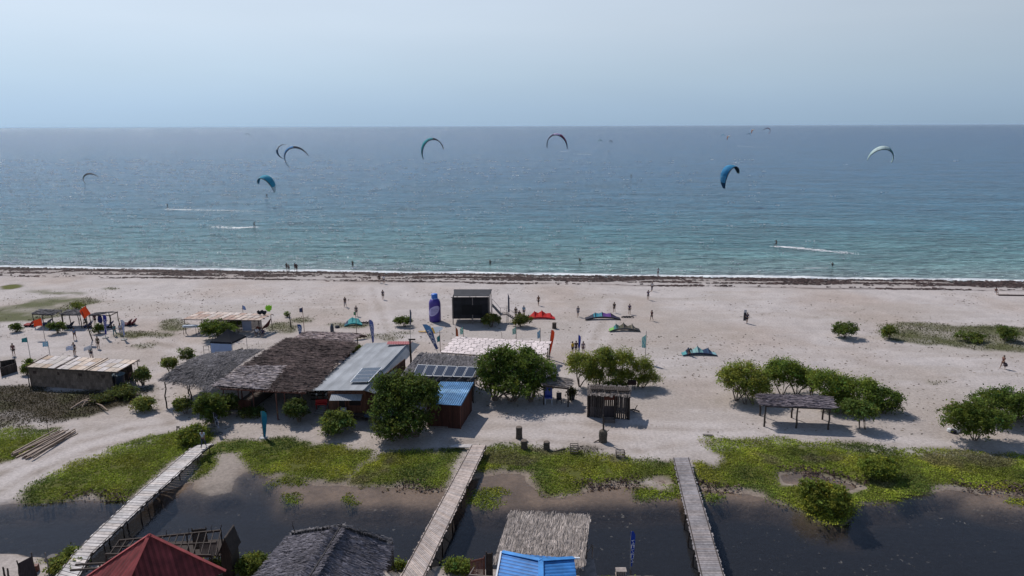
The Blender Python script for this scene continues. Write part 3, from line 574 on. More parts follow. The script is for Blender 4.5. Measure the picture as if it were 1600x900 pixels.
def air_kite(px, py, wpx, W, label, cols, roll=0, yaw=0, pitch=0, chord=None, group='kites flying over the sea', edge=(.02, .02, .03), strut=5):
    Y_ = FP*W/wpx*.98; c = At(px, py, Y_); th = thing('kite', label, 'kite', c, group)
    th.rotation_euler = (Matrix.Rotation(R(yaw), 3, 'Z') @ Matrix.Rotation(R(roll), 3, 'Y') @ Matrix.Rotation(R(pitch), 3, 'X')).to_euler()
    kite_shape(th, W, chord or W*.24, cols, edge=edge, strut=strut); return th
def ground_kite(px, py, wpx, hpx, label, cols, rz=0, peaks=(.25, .5, .75), edge=(.02, .02, .03), sag=.45, arch=.5, group='kites lying on the sand'):
    b = GZ(px, py); k = mpp(b); W = wpx*k; Hh = hpx*k*.66; th = thing('kite', label, 'kite', b, group, rz); org = ORG[th.name]; ORG[th.name] = Vector((0, 0, 0)); n = 36
    def le(u): return Vector(((u-.5)*W, -.5*abs(2*u-1)**2+.2, .12+arch*(1-abs(2*u-1)**2.2)*.9))
    def hgt(u):
        e = (1-abs(2*u-1)**3); ds = min(abs(u-p) for p in peaks); return Hh*e*(1-sag*min(1, ds*len(peaks)*1.9)**.8)
    def pt(u, v):
        l = le(u); hh = max(.1, hgt(u)-l.z*.6); return l+Vector((0, v*1.0+.25*math.sin(math.pi*v), hh*math.sin(v*1.45)*(1-.1*v)))
    mb = MB(); ny = 6
    for j in range(ny):
        for i in range(n):
            c = cols[min(len(cols)-1, int(i/n*len(cols)))]; f = 1.0 if (i*7 % 5) else .8; c = tuple(x*f for x in c)
            q = [pt(i/n, j/ny), pt((i+1)/n, j/ny), pt((i+1)/n, (j+1)/ny), pt(i/n, (j+1)/ny)]; mb.add(q, [(0, 1, 2, 3)], c); mb.add([p-Vector((0, -.02, .02)) for p in q], [(3, 2, 1, 0)], c)
    mb.build('canopy', CLOTH, th)
    mb = MB(); mb.tube([le(i/n) for i in range(n+1)], [.06+.08*math.sin(math.pi*i/n) for i in range(n+1)], 8, edge); mb.build('leading_edge', FAB, th, smooth=True)
    for p in peaks: mb = MB(); mb.tube([pt(p, v/4)+Vector((0, 0, .03)) for v in range(5)], .05, 6, edge); mb.build('strut', FAB, th)
    ORG[th.name] = org; return th

# ------------------------------------------------------------------ flags
def cloth_quad(mb, p0, along, down, w, h, col, n=6, wave=.12, taper=0, col2=None):
    """waving cloth sheet, with thickness"""
    a = along.normalized(); d = down.normalized(); nn = a.cross(d).normalized(); g = []
    for j in range(n+1):
        row = []
        for i in range(n+1):
            u, v = i/n, j/n; hh = h*(1-taper*u); row.append(p0+a*(w*u)+d*(hh*v+taper*h*u*.5)+nn*(wave*math.sin(u*5+v*1.5)*u)+Vector((0, 0, -.12*w*u*u)))
        g.append(row)
    for j in range(n):
        for i in range(n):
            q = [g[j][i], g[j][i+1], g[j+1][i+1], g[j+1][i]]; c = col2 if col2 and (i+j) % 3 == 0 and 0 < i < n-1 else col
            mb.add(q, [(0, 1, 2, 3)], c); mb.add([p+nn*.008 for p in q], [(3, 2, 1, 0)], c)
def flag(px, py, ty, label, col, wpx=8, hpx=8, side=-1, group='small flags on poles', pole=(.35, .3, .27), lean=0, col2=None, droop=0.0, b=None, prad=.045, fy=None):
    b = b or GZ(px, py); hgt = (At(px, ty, b.y)-At(px, py, b.y)).length; th = thing('flag', label, 'flag', b, group); k = mpp(b)
    t = b+Vector((lean, 0, hgt)); mb = MB(); mb.tube([b-Vector((0, 0, .1)), t], [prad, prad*.7], 6, pole); mb.build('pole', PAINT, th)
    mb = MB(); p0 = b.lerp(t, .985 if fy is None else fy); cloth_quad(mb, p0, Vector((side, -.25, -.35*droop)), Vector((0, 0, -1)), wpx*k, hpx*k, col, col2=col2, taper=.25); mb.build('cloth', CLOTH, th)
    return th
def marks(mb, P0, P1, side, n, w, col, mi=0, off=Vector((0, -.02, 0))):
    """broken white lettering strokes running down a sail"""
    d = (P1-P0)/n
    for i in range(n):
        a = P0+d*i; q = side*w; z = a+d*.75
        for s0, s1 in ((a-q*.5, z+q*.5), (a+q*.5, a-q*.5+d*.1), (z+q*.5, z-q*.4+d*.08)) if i % 2 == 0 else ((a-q*.5, z-q*.5), (a-q*.5, a+q*.5+d*.1), (a+q*.5, z+q*.5)):
            mb.beam(s0+off, s1+off, w*.28, w*.1, col, mi)
def feather(bx, by, tx, ty, label, col, wpx=7, base=True, group='feather flags', letters=5, lettercol=(.75, .75, .78), col2=None, basecol=(.05, .05, .05), gap=.1, bulge=1.0):
    b = GZ(bx, by); t = At(tx, ty, b.y); k = mpp(b); th = thing('feather_flag', label, 'flag', b, group); w = wpx*k
    mb = MB(); mb.tube([b, b.lerp(t, .8), t+Vector((w*.2, 0, .05))], [.03, .025, .015], 6, (.2, .2, .2)); mb.build('pole', PAINT, th)
    mb = MB(); ax = (t-b); sd_ = Vector((1, .15, 0)).normalized()*(1 if tx <= bx+50 else -1); n = 10; pr = None
    for i in range(n+1):
        u = gap+(1-gap)*i/n; c = b.lerp(t, u); ww = w*(.35+.65*min(1, (u-gap)*1.6))*(1 if u < .93 else .6)*bulge
        cur = (c, c+sd_*ww+Vector((0, .05*math.sin(u*9), 0)))
        if pr:
            cc = col2 if (col2 and u > .82) else col; q = [pr[0], pr[1], cur[1], cur[0]]; mb.add(q, [(0, 1, 2, 3)], cc); mb.add([p+Vector((0, .015, 0)) for p in q], [(3, 2, 1, 0)], cc)
        pr = cur
    sail = mb.build('sail', CLOTH, th)
    if letters:
        mb = MB(); marks(mb, b.lerp(t, .8)+sd_*w*.5, b.lerp(t, .25)+sd_*w*.3, sd_, letters, w*.5, lettercol); mb.build('lettering', PAINT, sail)
    if base: mb = MB(); mb.lathe(b+Vector((0, 0, -.03)), [(.42, 0), (.42, .08), (.34, .13), (.08, .15)], 14, basecol); mb.build('base', PLAST, th)
    return th

# ------------------------------------------------------------------ boards on walls
def wall(mb, p, q, z0, zp, zq, t=.08, n=None, col=(1, 1, 1), var=.3):
    """plank wall from p to q (xy) with upright boards, top sloping zp -> zq"""
    p = Vector((p[0], p[1], 0)); q = Vector((q[0], q[1], 0)); L_ = (q-p).length; n = n or max(2, int(L_/.22)); d = (q-p).normalized(); nn = Vector((-d.y, d.x, 0))
    for i in range(n):
        a = p.lerp(q, i/n); b = p.lerp(q, (i+1)/n-.008/L_); f = 1+rnd.uniform(-var, var); zt = zp+(zq-zp)*(i+.5)/n; o = nn*rnd.uniform(0, .012)
        vs = [a+o, b+o, b+o+nn*t, a+o+nn*t]; vs = [Vector((v.x, v.y, z0)) for v in vs]+[Vector((v.x, v.y, zt)) for v in vs]
        mb.add(vs, [(3, 2, 1, 0), (4, 5, 6, 7), (0, 1, 5, 4), (1, 2, 6, 5), (2, 3, 7, 6), (3, 0, 4, 7)], (col[0]*f, col[1]*f, col[2]*f))
def corr(n, amp): return lambda u, v: amp*abs(math.sin(u*math.pi*n))

# ================================================================== piers
def pier(name, label, Ls, Rs, zdeck, tone, seed, plank=.16, gapshift=.0):
    """Ls / Rs : left and right deck edge pixels from the far end to the near end"""
    Lw = [P(x, y, zdeck) for x, y in Ls]; Rw = [P(x, y, zdeck) for x, y in Rs]
    # carry the deck on past the frame
    Lw.append(Lw[-1]+(Lw[-1]-Lw[-2]).normalized()*7); Rw.append(Rw[-1]+(Rw[-1]-Rw[-2]).normalized()*7)
    base = (Lw[0]+Rw[0])/2; base.z = 0; th = thing(name, label, 'pier', base, 'boardwalks over the lagoon'); rr = random.Random(seed)
    mb = MB()
    for k in range(len(Lw)-1):
        n = int(((Lw[k+1]-Lw[k]).length+(Rw[k+1]-Rw[k]).length)/2/plank)
        for i in range(n):
            a, b = i/n, (i+.86)/n; l0, l1 = Lw[k].lerp(Lw[k+1], a), Lw[k].lerp(Lw[k+1], b); r0, r1 = Rw[k].lerp(Rw[k+1], a), Rw[k].lerp(Rw[k+1], b)
            e = (l0-r0).normalized(); o = rr.uniform(-.06, .07); o2 = rr.uniform(-.06, .07); z = Vector((0, 0, rr.uniform(-.006, .006))); f = rr.uniform(.84, 1.14); w = rr.uniform(-.03, .04)
            mb.slab([l0+e*o+z, l1+e*o+z, r1-e*o2+z, r0-e*o2+z], .035, (tone[0]*f*(1+w), tone[1]*f, tone[2]*f*(1-w)))
    mb.build('deck', PLANK, th)
    for side, W_ in (('l', Lw), ('r', Rw)):
        mb = MB(); oth = Rw if side == 'l' else Lw
        for k in range(len(W_)-1):
            a = W_[k].lerp(oth[k], .06)-Vector((0, 0, .11)); b = W_[k+1].lerp(oth[k+1], .06)-Vector((0, 0, .11)); mb.beam(a, b, .07, .24)
        mb.build('stringer', POST, th)
    for k in range(len(Lw)-1):
        n = max(1, int((Lw[k+1]-Lw[k]).length/2.2))
        for i in range(n):
            t_ = (i+.4)/n
            for A_, B_ in ((Lw, Rw), (Rw, Lw)):
                p = A_[k].lerp(A_[k+1], t_).lerp(B_[k].lerp(B_[k+1], t_), .08); mb = MB(); poly_post(mb, (p.x, p.y, -1.4), p-Vector((0, 0, .05)), .06); mb.build('pile', POST, th)
    return th
PLANK = M('boardwalk planks', (.40, .365, .345), .85, .3, 4, stretch=(1, 1, 1), var2=.18, scale2=.6)
pier('boardwalk', 'pale boardwalk of wide grey planks, with a person standing at its far end', [(306, 696), (295, 702), (202, 781.5), (115.6, 862.5), (94, 891)], [(335, 692.5), (321, 702), (231, 783), (144.5, 864), (124, 899)], .75, (1.12, 1.12, 1.12), 3, .34)
pier('boardwalk', 'boardwalk of narrow pinkish planks between the grey thatched hut and the blue-roofed hut', [(736, 696), (640, 873)], [(761, 695), (664, 900)], .75, (1.02, .93, .88), 5, .17)
pier('boardwalk', 'darker grey boardwalk, rightmost of the three, beside the open dark water', [(1051, 715), (1094.7, 900)], [(1077, 714.7), (1132.8, 900)], .7, (.58, .57, .60), 8, .2)
# short side plank at the head of the middle pier
mb = MB(); mb.slab([P(701, 698, .35), P(734, 699, .35), P(738, 694, .45), P(712, 694, .35)], .06); tag(mb.build('plank_step', PLANK, origin=G(720, 698)), 'pale plank ramp leaning at the left of the pink boardwalk head', 'ramp')

# ================================================================== big dark thatch hall
def roofed(name, label, cat, loc, group=None): return thing(name, label, cat, loc, group)
hall = roofed('thatched_hall', 'large open hall with dark brown thatch roof on red timber posts', 'hut', G(430, 640))
c = [P(343, 604, 2.85), P(478, 611, 2.85), P(553, 536, 3.3), P(452, 529, 3.3)]
mb = MB(); fn = lambda u, v: .07*math.sin(v*math.pi)+.02*math.sin(u*9+v*4)
mb.grid(c, 18, 18, fn, .16, (.8, .8, .8)); strips(mb, c, 15000, 1.5, .06, 'u', .04, (.65, 1.4), .008, .05, fn=fn); strips(mb, c, 900, .7, .05, 'v', .06, (.5, 1.3), .012, .3, fn=fn, edge=.9)
c2 = [lerp4(c, -.01, -.01), lerp4(c, .50, -.02), lerp4(c, .40, .40), lerp4(c, -.01, .36)]
rf = mb.build('roof', THATCHD, hall)
mb = MB(); strips(mb, [x+Vector((0, 0, .06)) for x in c2], 1800, 1.6, .07, 'u', .04, (.8, 2.9), .0, .05, tint=(1.25, 1.15, 1.1), fn=lambda u, v: .05); mb.build('pale_matting', THATCHG, rf)
for i, (x, y) in enumerate([(352, 640), (375, 642), (398, 645), (434.5, 656), (447, 650), (474, 650)]):
    b = G(x, y); t_ = (x-343)/(478-343); e = lerp4(c, max(.02, min(.97, t_)), .03); part_post(hall, (b.x, b.y, -.2), (b.x, b.y, 2.8), .07, REDW, wob=.01)
for i in range(2, 9):
    for u in (.03, .97):
        e = lerp4(c, u, i/9); part_post(hall, (e.x, e.y, -.2), (e.x, e.y, e.z-.1), .08, REDW, wob=.03)
for v in (.02, .25, .5, .75, .98): part_beam(hall, lerp4(c, .01, v)-Vector((0, 0, .25)), lerp4(c, .99, v)-Vector((0, 0, .25)), .1, .16, REDW)
part_beam(hall, lerp4(c, 0, 0)-Vector((0, 0, .22)), lerp4(c, 1, 0)-Vector((0, 0, .22)), .1, .2, REDW, 'fascia_beam')
mb = MB(); a0, a1 = lerp4(c, .04, .42), lerp4(c, .95, .42); wall(mb, a0, a1, 0, 2.7, 2.7); mb.build('back_wall', DARKW, hall)
mb = MB(); wall(mb, lerp4(c, .03, .05), lerp4(c, .30, .05), .1, 1.15, 1.15, .06, col=(2.2, 1.2, 1)); mb.build('front_rail', DARKW, hall)
mb = MB(); a, b_ = lerp4(c, .02, .04), lerp4(c, .30, .04); a.z = .15; b_.z = .15; cc_, dd_ = lerp4(c, .3, .4), lerp4(c, .02, .4); cc_.z = dd_.z = .15; mb.slab([a, b_, cc_, dd_], .12); mb.build('deck', DARKW, hall)
# light roof terrace behind the hall
ter = thing('matting_shelter', 'low shelter with patchy pale matting roof behind the dark thatched hall', 'shelter', G(505, 540))
c = [P(460, 531, 2.3), P(545, 535.5, 2.3), P(561, 521, 2.4), P(478, 518, 2.4)]
mb = MB(); mb.grid(c, 12, 6, lambda u, v: .03*math.sin(u*20), .06, (.9, .8, .8), cfn=lambda u, v: (rnd.uniform(.7, 1.25),)*3); strips(mb, c, 2200, .9, .10, 'u', .05, (.6, 1.7), .01, .06)
mb.build('roof', M('pale matting', (.30, .235, .22), .95, .35, 2.5, var2=.25, scale2=.5), ter)
MATTING = MT['pale matting']
for u, v in ((.02, .05), (.33, .05), (.66, .05), (.98, .05), (.02, .95), (.5, .95), (.98, .95)): e = lerp4(c, u, v); part_post(ter, (e.x, e.y, -.1), e, .05)

# ================================================================== metal roofed house with solar panels
house = thing('wooden_house', 'raised brown plank house under the long pale grey metal roof', 'house', G(540, 655))
c = [P(479, 610, 2.75), P(568, 610, 3.55), P(640, 533.5, 3.55), P(572, 536.5, 2.75)]
mb = MB(); mb.grid(c, 90, 10, corr(45, .022), .02, cfn=lambda u, v: (.9+.18*(int(u*11+int(v*4)*3) % 3)/2,)*3); rf = mb.build('roof', METAL, house)
r2 = [c[1]+Vector((.03, 0, 0)), P(587, 615.5, 2.7), P(656, 538, 2.7), c[2]+Vector((.03, 0, 0))]
mb = MB(); mb.grid(r2, 20, 10, corr(10, .022), .02); mb.build('side_roof_slope', METAL, house)
mb = MB(); mb.tube([c[1]+Vector((0, 0, .03)), c[2]+Vector((0, 0, .03))], .07, 6); mb.build('ridge_cap', METAL, rf)
def panel(par, q, lift=.1, cells=(2, 3)):
    mb = MB(); q = [x+Vector((0, 0, lift)) for x in q]; mb.slab(q, .04); f = mb.build('solar_panel', ALU, par)
    mb = MB(); m_ = .035
    for i in range(cells[0]):
        for j in range(cells[1]):
            g_ = .004; u0, u1 = m_+(1-2*m_)*i/cells[0]+g_, m_+(1-2*m_)*(i+1)/cells[0]-g_; v0, v1 = m_+(1-2*m_)*j/cells[1]+g_, m_+(1-2*m_)*(j+1)/cells[1]-g_
            mb.slab([lerp4(q, u0, v0)+Vector((0, 0, .012)), lerp4(q, u1, v0)+Vector((0, 0, .012)), lerp4(q, u1, v1)+Vector((0, 0, .012)), lerp4(q, u0, v1)+Vector((0, 0, .012))], .01)
    mb.build('glass', PANEL, f)
    return f
pc = [P(546.5, 598.5, 3.45), P(576, 598, 3.72), P(597.5, 575, 3.72), P(566, 576, 3.4)]
for k in range(4):
    v0, v1 = k/4+.01, (k+1)/4-.01; panel(house, [lerp4(pc, 0, v0), lerp4(pc, 1, v0), lerp4(pc, 1, v1), lerp4(pc, 0, v1)], .1, (5, 1))
fl, fr = G(515, 656), G(573, 656); fl = Vector((fl.x, fl.y, 0)); fr = Vector((fr.x, fr.y, 0)); dep = Vector((2.6, 9.5, 0)); z0 = .75
mb = MB(); wall(mb, fl, fr, z0, 3.0, 3.3, .08, col=(1.5, .95, .75)); fw = mb.build('front_wall', DARKW, house)
mb = MB(); wall(mb, fr, fr+dep, z0, 3.2, 3.2, .08, col=(1.3, .8, .6)); mb.build('side_wall', DARKW, house)
mb = MB(); wall(mb, fl+dep, fl, z0, 2.8, 2.8, .08, col=(1.3, .8, .6)); mb.build('side_wall', DARKW, house)
mb = MB(); mb.slab([Vector((p.x, p.y, z0)) for p in (fl-Vector((.3, .6, 0)), fr+Vector((.8, -.6, 0)), fr+dep+Vector((.8, 0, 0)), fl+dep)], .14); mb.build('floor', DARKW, house)
for u in (0, .33, .66, 1):
    for v in (0, .5, 1): b = fl.lerp(fr, u)+dep*v; part_post(house, (b.x, b.y, -.2), (b.x, b.y, z0-.1), .08, wob=0, name='stilt')
ww = (fr-fl); d_ = ww.normalized(); wl = ww.length
def onwall(u, z, out=.03): p = fl+ww*u; return Vector((p.x, p.y-out, z))
for (u0, u1, za, zb, nm) in ((.28, .46, z0+.02, 2.35, 'door'), (.55, .88, 1.55, 2.35, 'window')):
    mb = MB(); mb.box((onwall(u0, za)+onwall(u1, zb))/2, (wl*(u1-u0), .05, zb-za), 0, (.25, .25, .3)); w_ = mb.build(nm, DARKW, house)
    mb = MB()
    for p, q in (((u0, za), (u1, za)), ((u0, zb), (u1, zb)), ((u0, za), (u0, zb)), ((u1, za), (u1, zb))): mb.beam(onwall(*p, .08), onwall(*q, .08), .07, .07)
    mb.build('frame', REDW, w_)
mb = MB(); q = [onwall(.10, 2.48, .95), onwall(.93, 2.48, .95), onwall(.93, 2.8, .05), onwall(.10, 2.8, .05)]; mb.grid(q, 36, 3, corr(18, .03), .015); mb.build('awning', METAL, house)
mb = MB(); mb.box(onwall(.40, 1.15, .12), (.6, .04, .5), 0, (.35, .36, .42)); mb.build('notice_board', PAINT, house)
# clutter on shelves to the left of the house
stl = thing('wooden_stairs', 'pale wooden steps rising to the left side of the plank house', 'stairs', G(500, 645))
for k in range(6):
    a = G(497+k*2.6, 648-k*1.5); z = .12+k*.12; mb = MB(); mb.box((a.x, a.y, z), (1.0, .3, .05), .5); mb.build('tread', M('pale boards', (.33, .31, .30), .8), stl)
mb = MB(); a = G(497, 648); b_ = G(510, 640); mb.beam((a.x-.45, a.y, 0), (b_.x-.45, b_.y, .8), .05, .15); mb.build('stringer', POST, stl)
shf = thing('goods_shelf', 'dark shelf rack stacked with small white goods beside the plank house', 'shelf', G(498, 640))
b_ = G(498, 640)
for k in range(4): mb = MB(); mb.box((b_.x+.1, b_.y+.6, .9+k*.45), (2.1, .35, .04)); mb.build('shelf_board', POST, shf)
for sx in (-1, 1): part_post(shf, (b_.x+.1+sx*1.05, b_.y+.6, 0), (b_.x+.1+sx*1.05, b_.y+.6, 2.5), .035, wob=0, name='upright')
for k in range(14):
    zz = .92+rnd.choice((.45, .9, 1.35))*1; x = b_.x+rnd.uniform(-.8, .9); mb = MB(); mb.lathe((x, b_.y+.58, zz), [(.07, 0), (.09, .08), (.07, .2), (.03, .24)], 8, (.55, .55, .58))
    tag(mb.build('jar', PLAST, origin=(x, b_.y+.58, zz)), 'small white container standing on the dark rack left of the plank house', 'jar', 'white containers on the shelf rack')
mb = MB(); mb.box((b_.x+.4, b_.y-.35, .8), (1.2, .4, .1), .1, (.5, .03, .03)); mb.box((b_.x+.4, b_.y-.15, 1.0), (1.2, .06, .4), .1, (.5, .03, .03))
for sx in (-1, 1): mb.box((b_.x+.4+sx*.5, b_.y-.35, .4), (.06, .3, .8), .1, (.3, .02, .02))
tag(mb.build('bench', PLAST, origin=(b_.x+.4, b_.y-.35, 0)), 'red bench under the shelf rack by the plank house', 'bench')
# red sheet lying on far end of roof
mb = MB(); mb.grid([P(604, 538, 3.55), P(642, 538, 3.75), P(643, 533.5, 3.9), P(606, 533.5, 3.6)], 20, 2, corr(10, .03), .03); tag(mb.build('roof_sheet', M('dull red sheet', (.27, .07, .075), .7, .15), origin=P(620, 536, 3.6)), 'dull red roofing sheet laid on the far end of the grey metal roof', 'roof sheet')

# ================================================================== thatched roof with six solar panels
sol = thing('thatched_hut', 'low hut with grey thatch roof carrying a row of six dark solar panels', 'hut', G(690, 600))
c = [P(622, 592, 2.7), P(741, 594, 2.7), P(745, 560, 3.1), P(656, 553, 3.1)]
mb = MB(); mb.grid(c, 10, 8, None, .14, (.8, .8, .8)); strips(mb, c, 5200, 1.0, .085, 'v', .07, (.6, 1.6), .01, .06); mb.build('roof', THATCHG, sol)
pc = [P(644, 586.5, 3.2), P(739, 589.5, 3.2), P(747, 574, 3.75), P(652, 569.5, 3.75)]
for k in range(6):
    u0, u1 = k/6+.008, (k+1)/6-.008; f_ = panel(sol, [lerp4(pc, u0, 0), lerp4(pc, u1, 0), lerp4(pc, u1, 1), lerp4(pc, u0, 1)], .02, (2, 2))
for u in (.1, .5, .9): e = lerp4(pc, u, 1); part_post(sol, (e.x, e.y, 2.9), e, .03, ALU, 'panel_strut', 0)
for u, v in ((.02, .03), (.5, .03), (.98, .03), (.02, .97), (.5, .97), (.98, .97)): e = lerp4(c, u, v); part_post(sol, (e.x, e.y, -.1), e-Vector((0, 0, .1)), .07)
mb = MB(); wall(mb, lerp4(c, .03, .1), lerp4(c, .97, .1), 0, 2.5, 2.5); mb.build('wall', DARKW, sol)
mb = MB(); wall(mb, lerp4(c, .97, .1), lerp4(c, .97, .9), 0, 2.5, 2.8); mb.build('wall', DARKW, sol)

# ================================================================== blue corrugated hut
bh = thing('plank_hut', 'small dark red plank hut with a light blue corrugated roof', 'hut', G(700, 665))
c = [P(662, 631, 2.55), P(720.5, 634.5, 2.55), P(740.5, 598, 3.0), P(688, 597, 3.0)]
mb = MB(); mb.grid(c, 102, 6, corr(17, .09), .02, cfn=lambda u, v: (2.2, 1.5, 1.2) if .47 < v < .6 else ((1.35, 1.15, 1.05) if int(u*102) % 6 in (2, 3) else (.7, .75, .8) if int(u*102) % 6 in (0, 5) else (1, 1, 1))); mb.build('roof', BLUEM, bh)  # rib crests paler, valleys darker: corrugation shading put into the colour
a, b_, d, e = [lerp4(c, u, v) for u, v in ((.06, .06), (.95, .06), (.95, .94), (.06, .94))]
mb = MB(); wall(mb, a, b_, 0, 2.45, 2.45, col=(1.0, .5, .42)); mb.build('front_wall', DARKW, bh)
mb = MB(); wall(mb, b_, d, 0, 2.45, 2.85, col=(1.3, .7, .6)); mb.build('side_wall', DARKW, bh)
mb = MB(); wall(mb, e, a, 0, 2.85, 2.45, col=(1.3, .7, .6)); mb.build('side_wall', DARKW, bh)
mb = MB(); wall(mb, d, e, 0, 2.85, 2.85, col=(1.3, .7, .6)); mb.build('back_wall', DARKW, bh)
for p in (a, b_): part_post(bh, (p.x, p.y-.06, -.1), (p.x, p.y-.06, 2.45), .06, REDW, wob=0)
mb = MB(); mb.box(((a.x+b_.x)/2+.5, a.y-.07, 1.0), (.85, .06, 1.95), 0, (.9, .5, .4)); dr = mb.build('door', DARKW, bh)
mb = MB(); mb.box(((a.x+b_.x)/2+.2, a.y-.13, 1.0), (.1, .05, .05)); mb.build('handle', STEEL, dr)
mb = MB(); mb.beam(G(672, 667)+Vector((0, 0, .08)), G(700, 668.5)+Vector((0, 0, .1)), .2, .08); tag(mb.build('plank', GREYW, origin=G(686, 668)), 'grey plank lying on the sand before the blue-roofed plank hut', 'plank')

# ================================================================== pale chequered canopy
ca = thing('shade_canopy', 'large pale pink chequered shade canopy behind the dark round tree', 'canopy', G(770, 560))
c = [P(689, 550.5, 2.35), P(849, 562, 2.35), P(861, 534, 2.5), P(711, 526, 2.5)]
TILE = M('pale canopy panel', (.60, .52, .50), .9, .12, 3, var2=.08)
mb = MB(); nu, nv = 17, 8
for i in range(nu):
    for j in range(nv):
        of = .25*(j % 2)/nu; u0, u1, v0, v1 = i/nu+of-.125/nu+.003, (i+1)/nu+of-.125/nu-.003, j/nv+.003, (j+1)/nv-.006; f = rnd.uniform(.88, 1.1); dz = rnd.uniform(0, .10)
        q = [lerp4(c, u, v)+Vector((0, 0, dz*w_)) for u, v, w_ in ((u0, v0, 1), (u1, v0, .2), (u1, v1, 1), (u0, v1, .2))]; mb.slab(q, .03, (f, f*.99, f*.99))
mb.build('roof', TILE, ca)
for v in [j/8 for j in range(9)]: part_beam(ca, lerp4(c, 0, v)-Vector((0, 0, .08)), lerp4(c, 1, v)-Vector((0, 0, .08)), .09, .07)
for u in (.01, .2, .4, .6, .8, .99):
    for v in (.01, .99): e = lerp4(c, u, v); part_post(ca, (e.x, e.y, -.1), e, .06)

# ================================================================== left hut with matting walls
hl = thing('reed_hut', 'long low reed-walled hut with a pale patchwork sheet roof at far left', 'hut', G(110, 606))
c = [P(41, 573.5, 2.35), P(184, 581.5, 2.35), P(217, 563, 2.55), P(75, 555.5, 2.55)]
SHEET = M('patchwork roof sheet', (.46, .41, .37), .9, .22, 2.2, var2=.12)
def patch(mb, c, nu, nv, tones, gap=.012):
    for i in range(nu):
        for j in range(nv):
            of = 0; f = rnd.choice(tones); dz = rnd.uniform(0, .03)
            q = [lerp4(c, u+of, v)+Vector((0, 0, dz)) for u, v in ((i/nu+gap/2, j/nv+gap), ((i+1)/nu-gap/2, j/nv+gap), ((i+1)/nu-gap/2, (j+1)/nv-gap), (i/nu+gap/2, (j+1)/nv-gap))]; mb.slab(q, .03, f)
T1 = [(1, 1, 1), (1.15, 1.15, 1.2), (.95, .88, .8), (.85, .72, .6), (1.05, 1.05, 1.1), (1.1, 1.0, .9)]
mb = MB(); patch(mb, c, 13, 3, T1, .008); mb.build('roof', SHEET, hl)
for v in (0, .25, .5, .75, 1): part_beam(hl, lerp4(c, -.01, v)-Vector((0, 0, .09)), lerp4(c, 1.01, v)-Vector((0, 0, .09)), .08, .08)
for u in (0, .33, .66, 1): mb = MB(); mb.tube([lerp4(c, u, -.03)+Vector((0, 0, .06)), lerp4(c, u, 1.03)+Vector((0, 0, .06))], .045, 6, (2.4, 1.8, 1.4)); mb.build('roof_pole', POST, hl)
def reed(mb, p, q, z0, z1, n, col):
    for i in range(n):
        for k in range(5):
            a = p.lerp(q, i/n); b_ = p.lerp(q, (i+.96)/n); za, zb = z0+(z1-z0)*k/5, z0+(z1-z0)*(k+.97)/5; f = rnd.uniform(.7, 1.25); mb.beam((a.x, a.y, (za+zb)/2), (b_.x, b_.y, (za+zb)/2), .05+rnd.uniform(0, .02), zb-za, (col[0]*f, col[1]*f, col[2]*f))
REED = M('woven reed wall', (.15, .11, .085), .95, .4, 5, stretch=(3, 3, .6), var2=.2, scale2=.7)
a, b_, d, e = lerp4(c, .01, .03), lerp4(c, .92, .03), lerp4(c, .93, .95), lerp4(c, .01, .97)
mb = MB(); reed(mb, a, b_, .0, 2.25, 34, (1, 1, 1)); mb.build('front_wall', REED, hl)
mb = MB(); reed(mb, e, a, .0, 2.25, 10, (.9, .9, .9)); mb.build('side_wall', REED, hl)
mb = MB(); reed(mb, e, d, .0, 2.3, 30, (.9, .9, .9)); mb.build('back_wall', REED, hl)
for u in (.05, .3, .55, .8): mb = MB(); w_ = lerp4(c, u, .02); mb.box((w_.x+.6, w_.y-.06, 1.75), (.9 if u != .3 else .5, .05, .35), 0, (.35, .3, .3)); mb.build('window', REED, hl)
for (x, y, u, v) in ((213, 591, .985, .97), (176, 612, .96, .02), (43, 604, .0, .0)): e2 = lerp4(c, u, v); part_post(hl, (e2.x, e2.y, -.1), e2, .06)
# tank beside it
tk = thing('water_tank', 'dark blue water tank with grey lid beside the reed-walled hut', 'tank', G(187, 606)); b_ = G(187, 605)
mb = MB(); mb.lathe(b_, [(.55, .35), (.60, .4), (.62, 1.3), (.60, 1.5), (.45, 1.6)], 18, (.02, .03, .05)); mb.build('tank', PLAST, tk, smooth=False)
mb = MB(); mb.lathe(b_, [(.72, 1.55), (.74, 1.6), (.5, 1.72), (.2, 1.75)], 18, (.12, .18, .22)); mb.build('lid', PLAST, tk)
mb = MB(); mb.box(b_+Vector((0, 0, .17)), (1.7, 1.3, .35), 0, (.3, .3, .32)); mb.build('stand', PAINT, tk)

# ================================================================== grey slanted thatch canopy
gt = thing('thatch_canopy', 'sagging grey palm-thatch canopy on crooked poles left of the dark hall', 'canopy', G(300, 630))
c = [P(254, 592, 2.7), P(330, 607, 2.7), P(405, 549, 2.9), P(318, 556, 2.9)]
fn = lambda u, v: .30*math.sin(v*math.pi)+.22*math.sin(u*math.pi)-.05*math.sin(u*7+v*5)
mb = MB(); mb.grid(c, 14, 14, fn, .12, (.8, .8, .85)); strips(mb, c, 11000, 1.3, .045, 'v', .05, (.5, 1.6), .012, .45, fn=fn); strips(mb, c, 500, .8, .04, 'v', .0, (.6, 1.4), .04, .4, edge=1.0)
mb.build('roof', THATCHG, gt)
for (x, y, tx, ty) in ((260.5, 637, 257, 597), (300.5, 634, 296, 600), (294, 615, 292, 601), (370, 580, 368, 572), (398, 577, 397, 556), (322, 588, 320, 566)):
    b_ = G(x, y); part_post(gt, b_-Vector((0, 0, .2)), At(tx, ty, b_.y), .085, wob=.07)

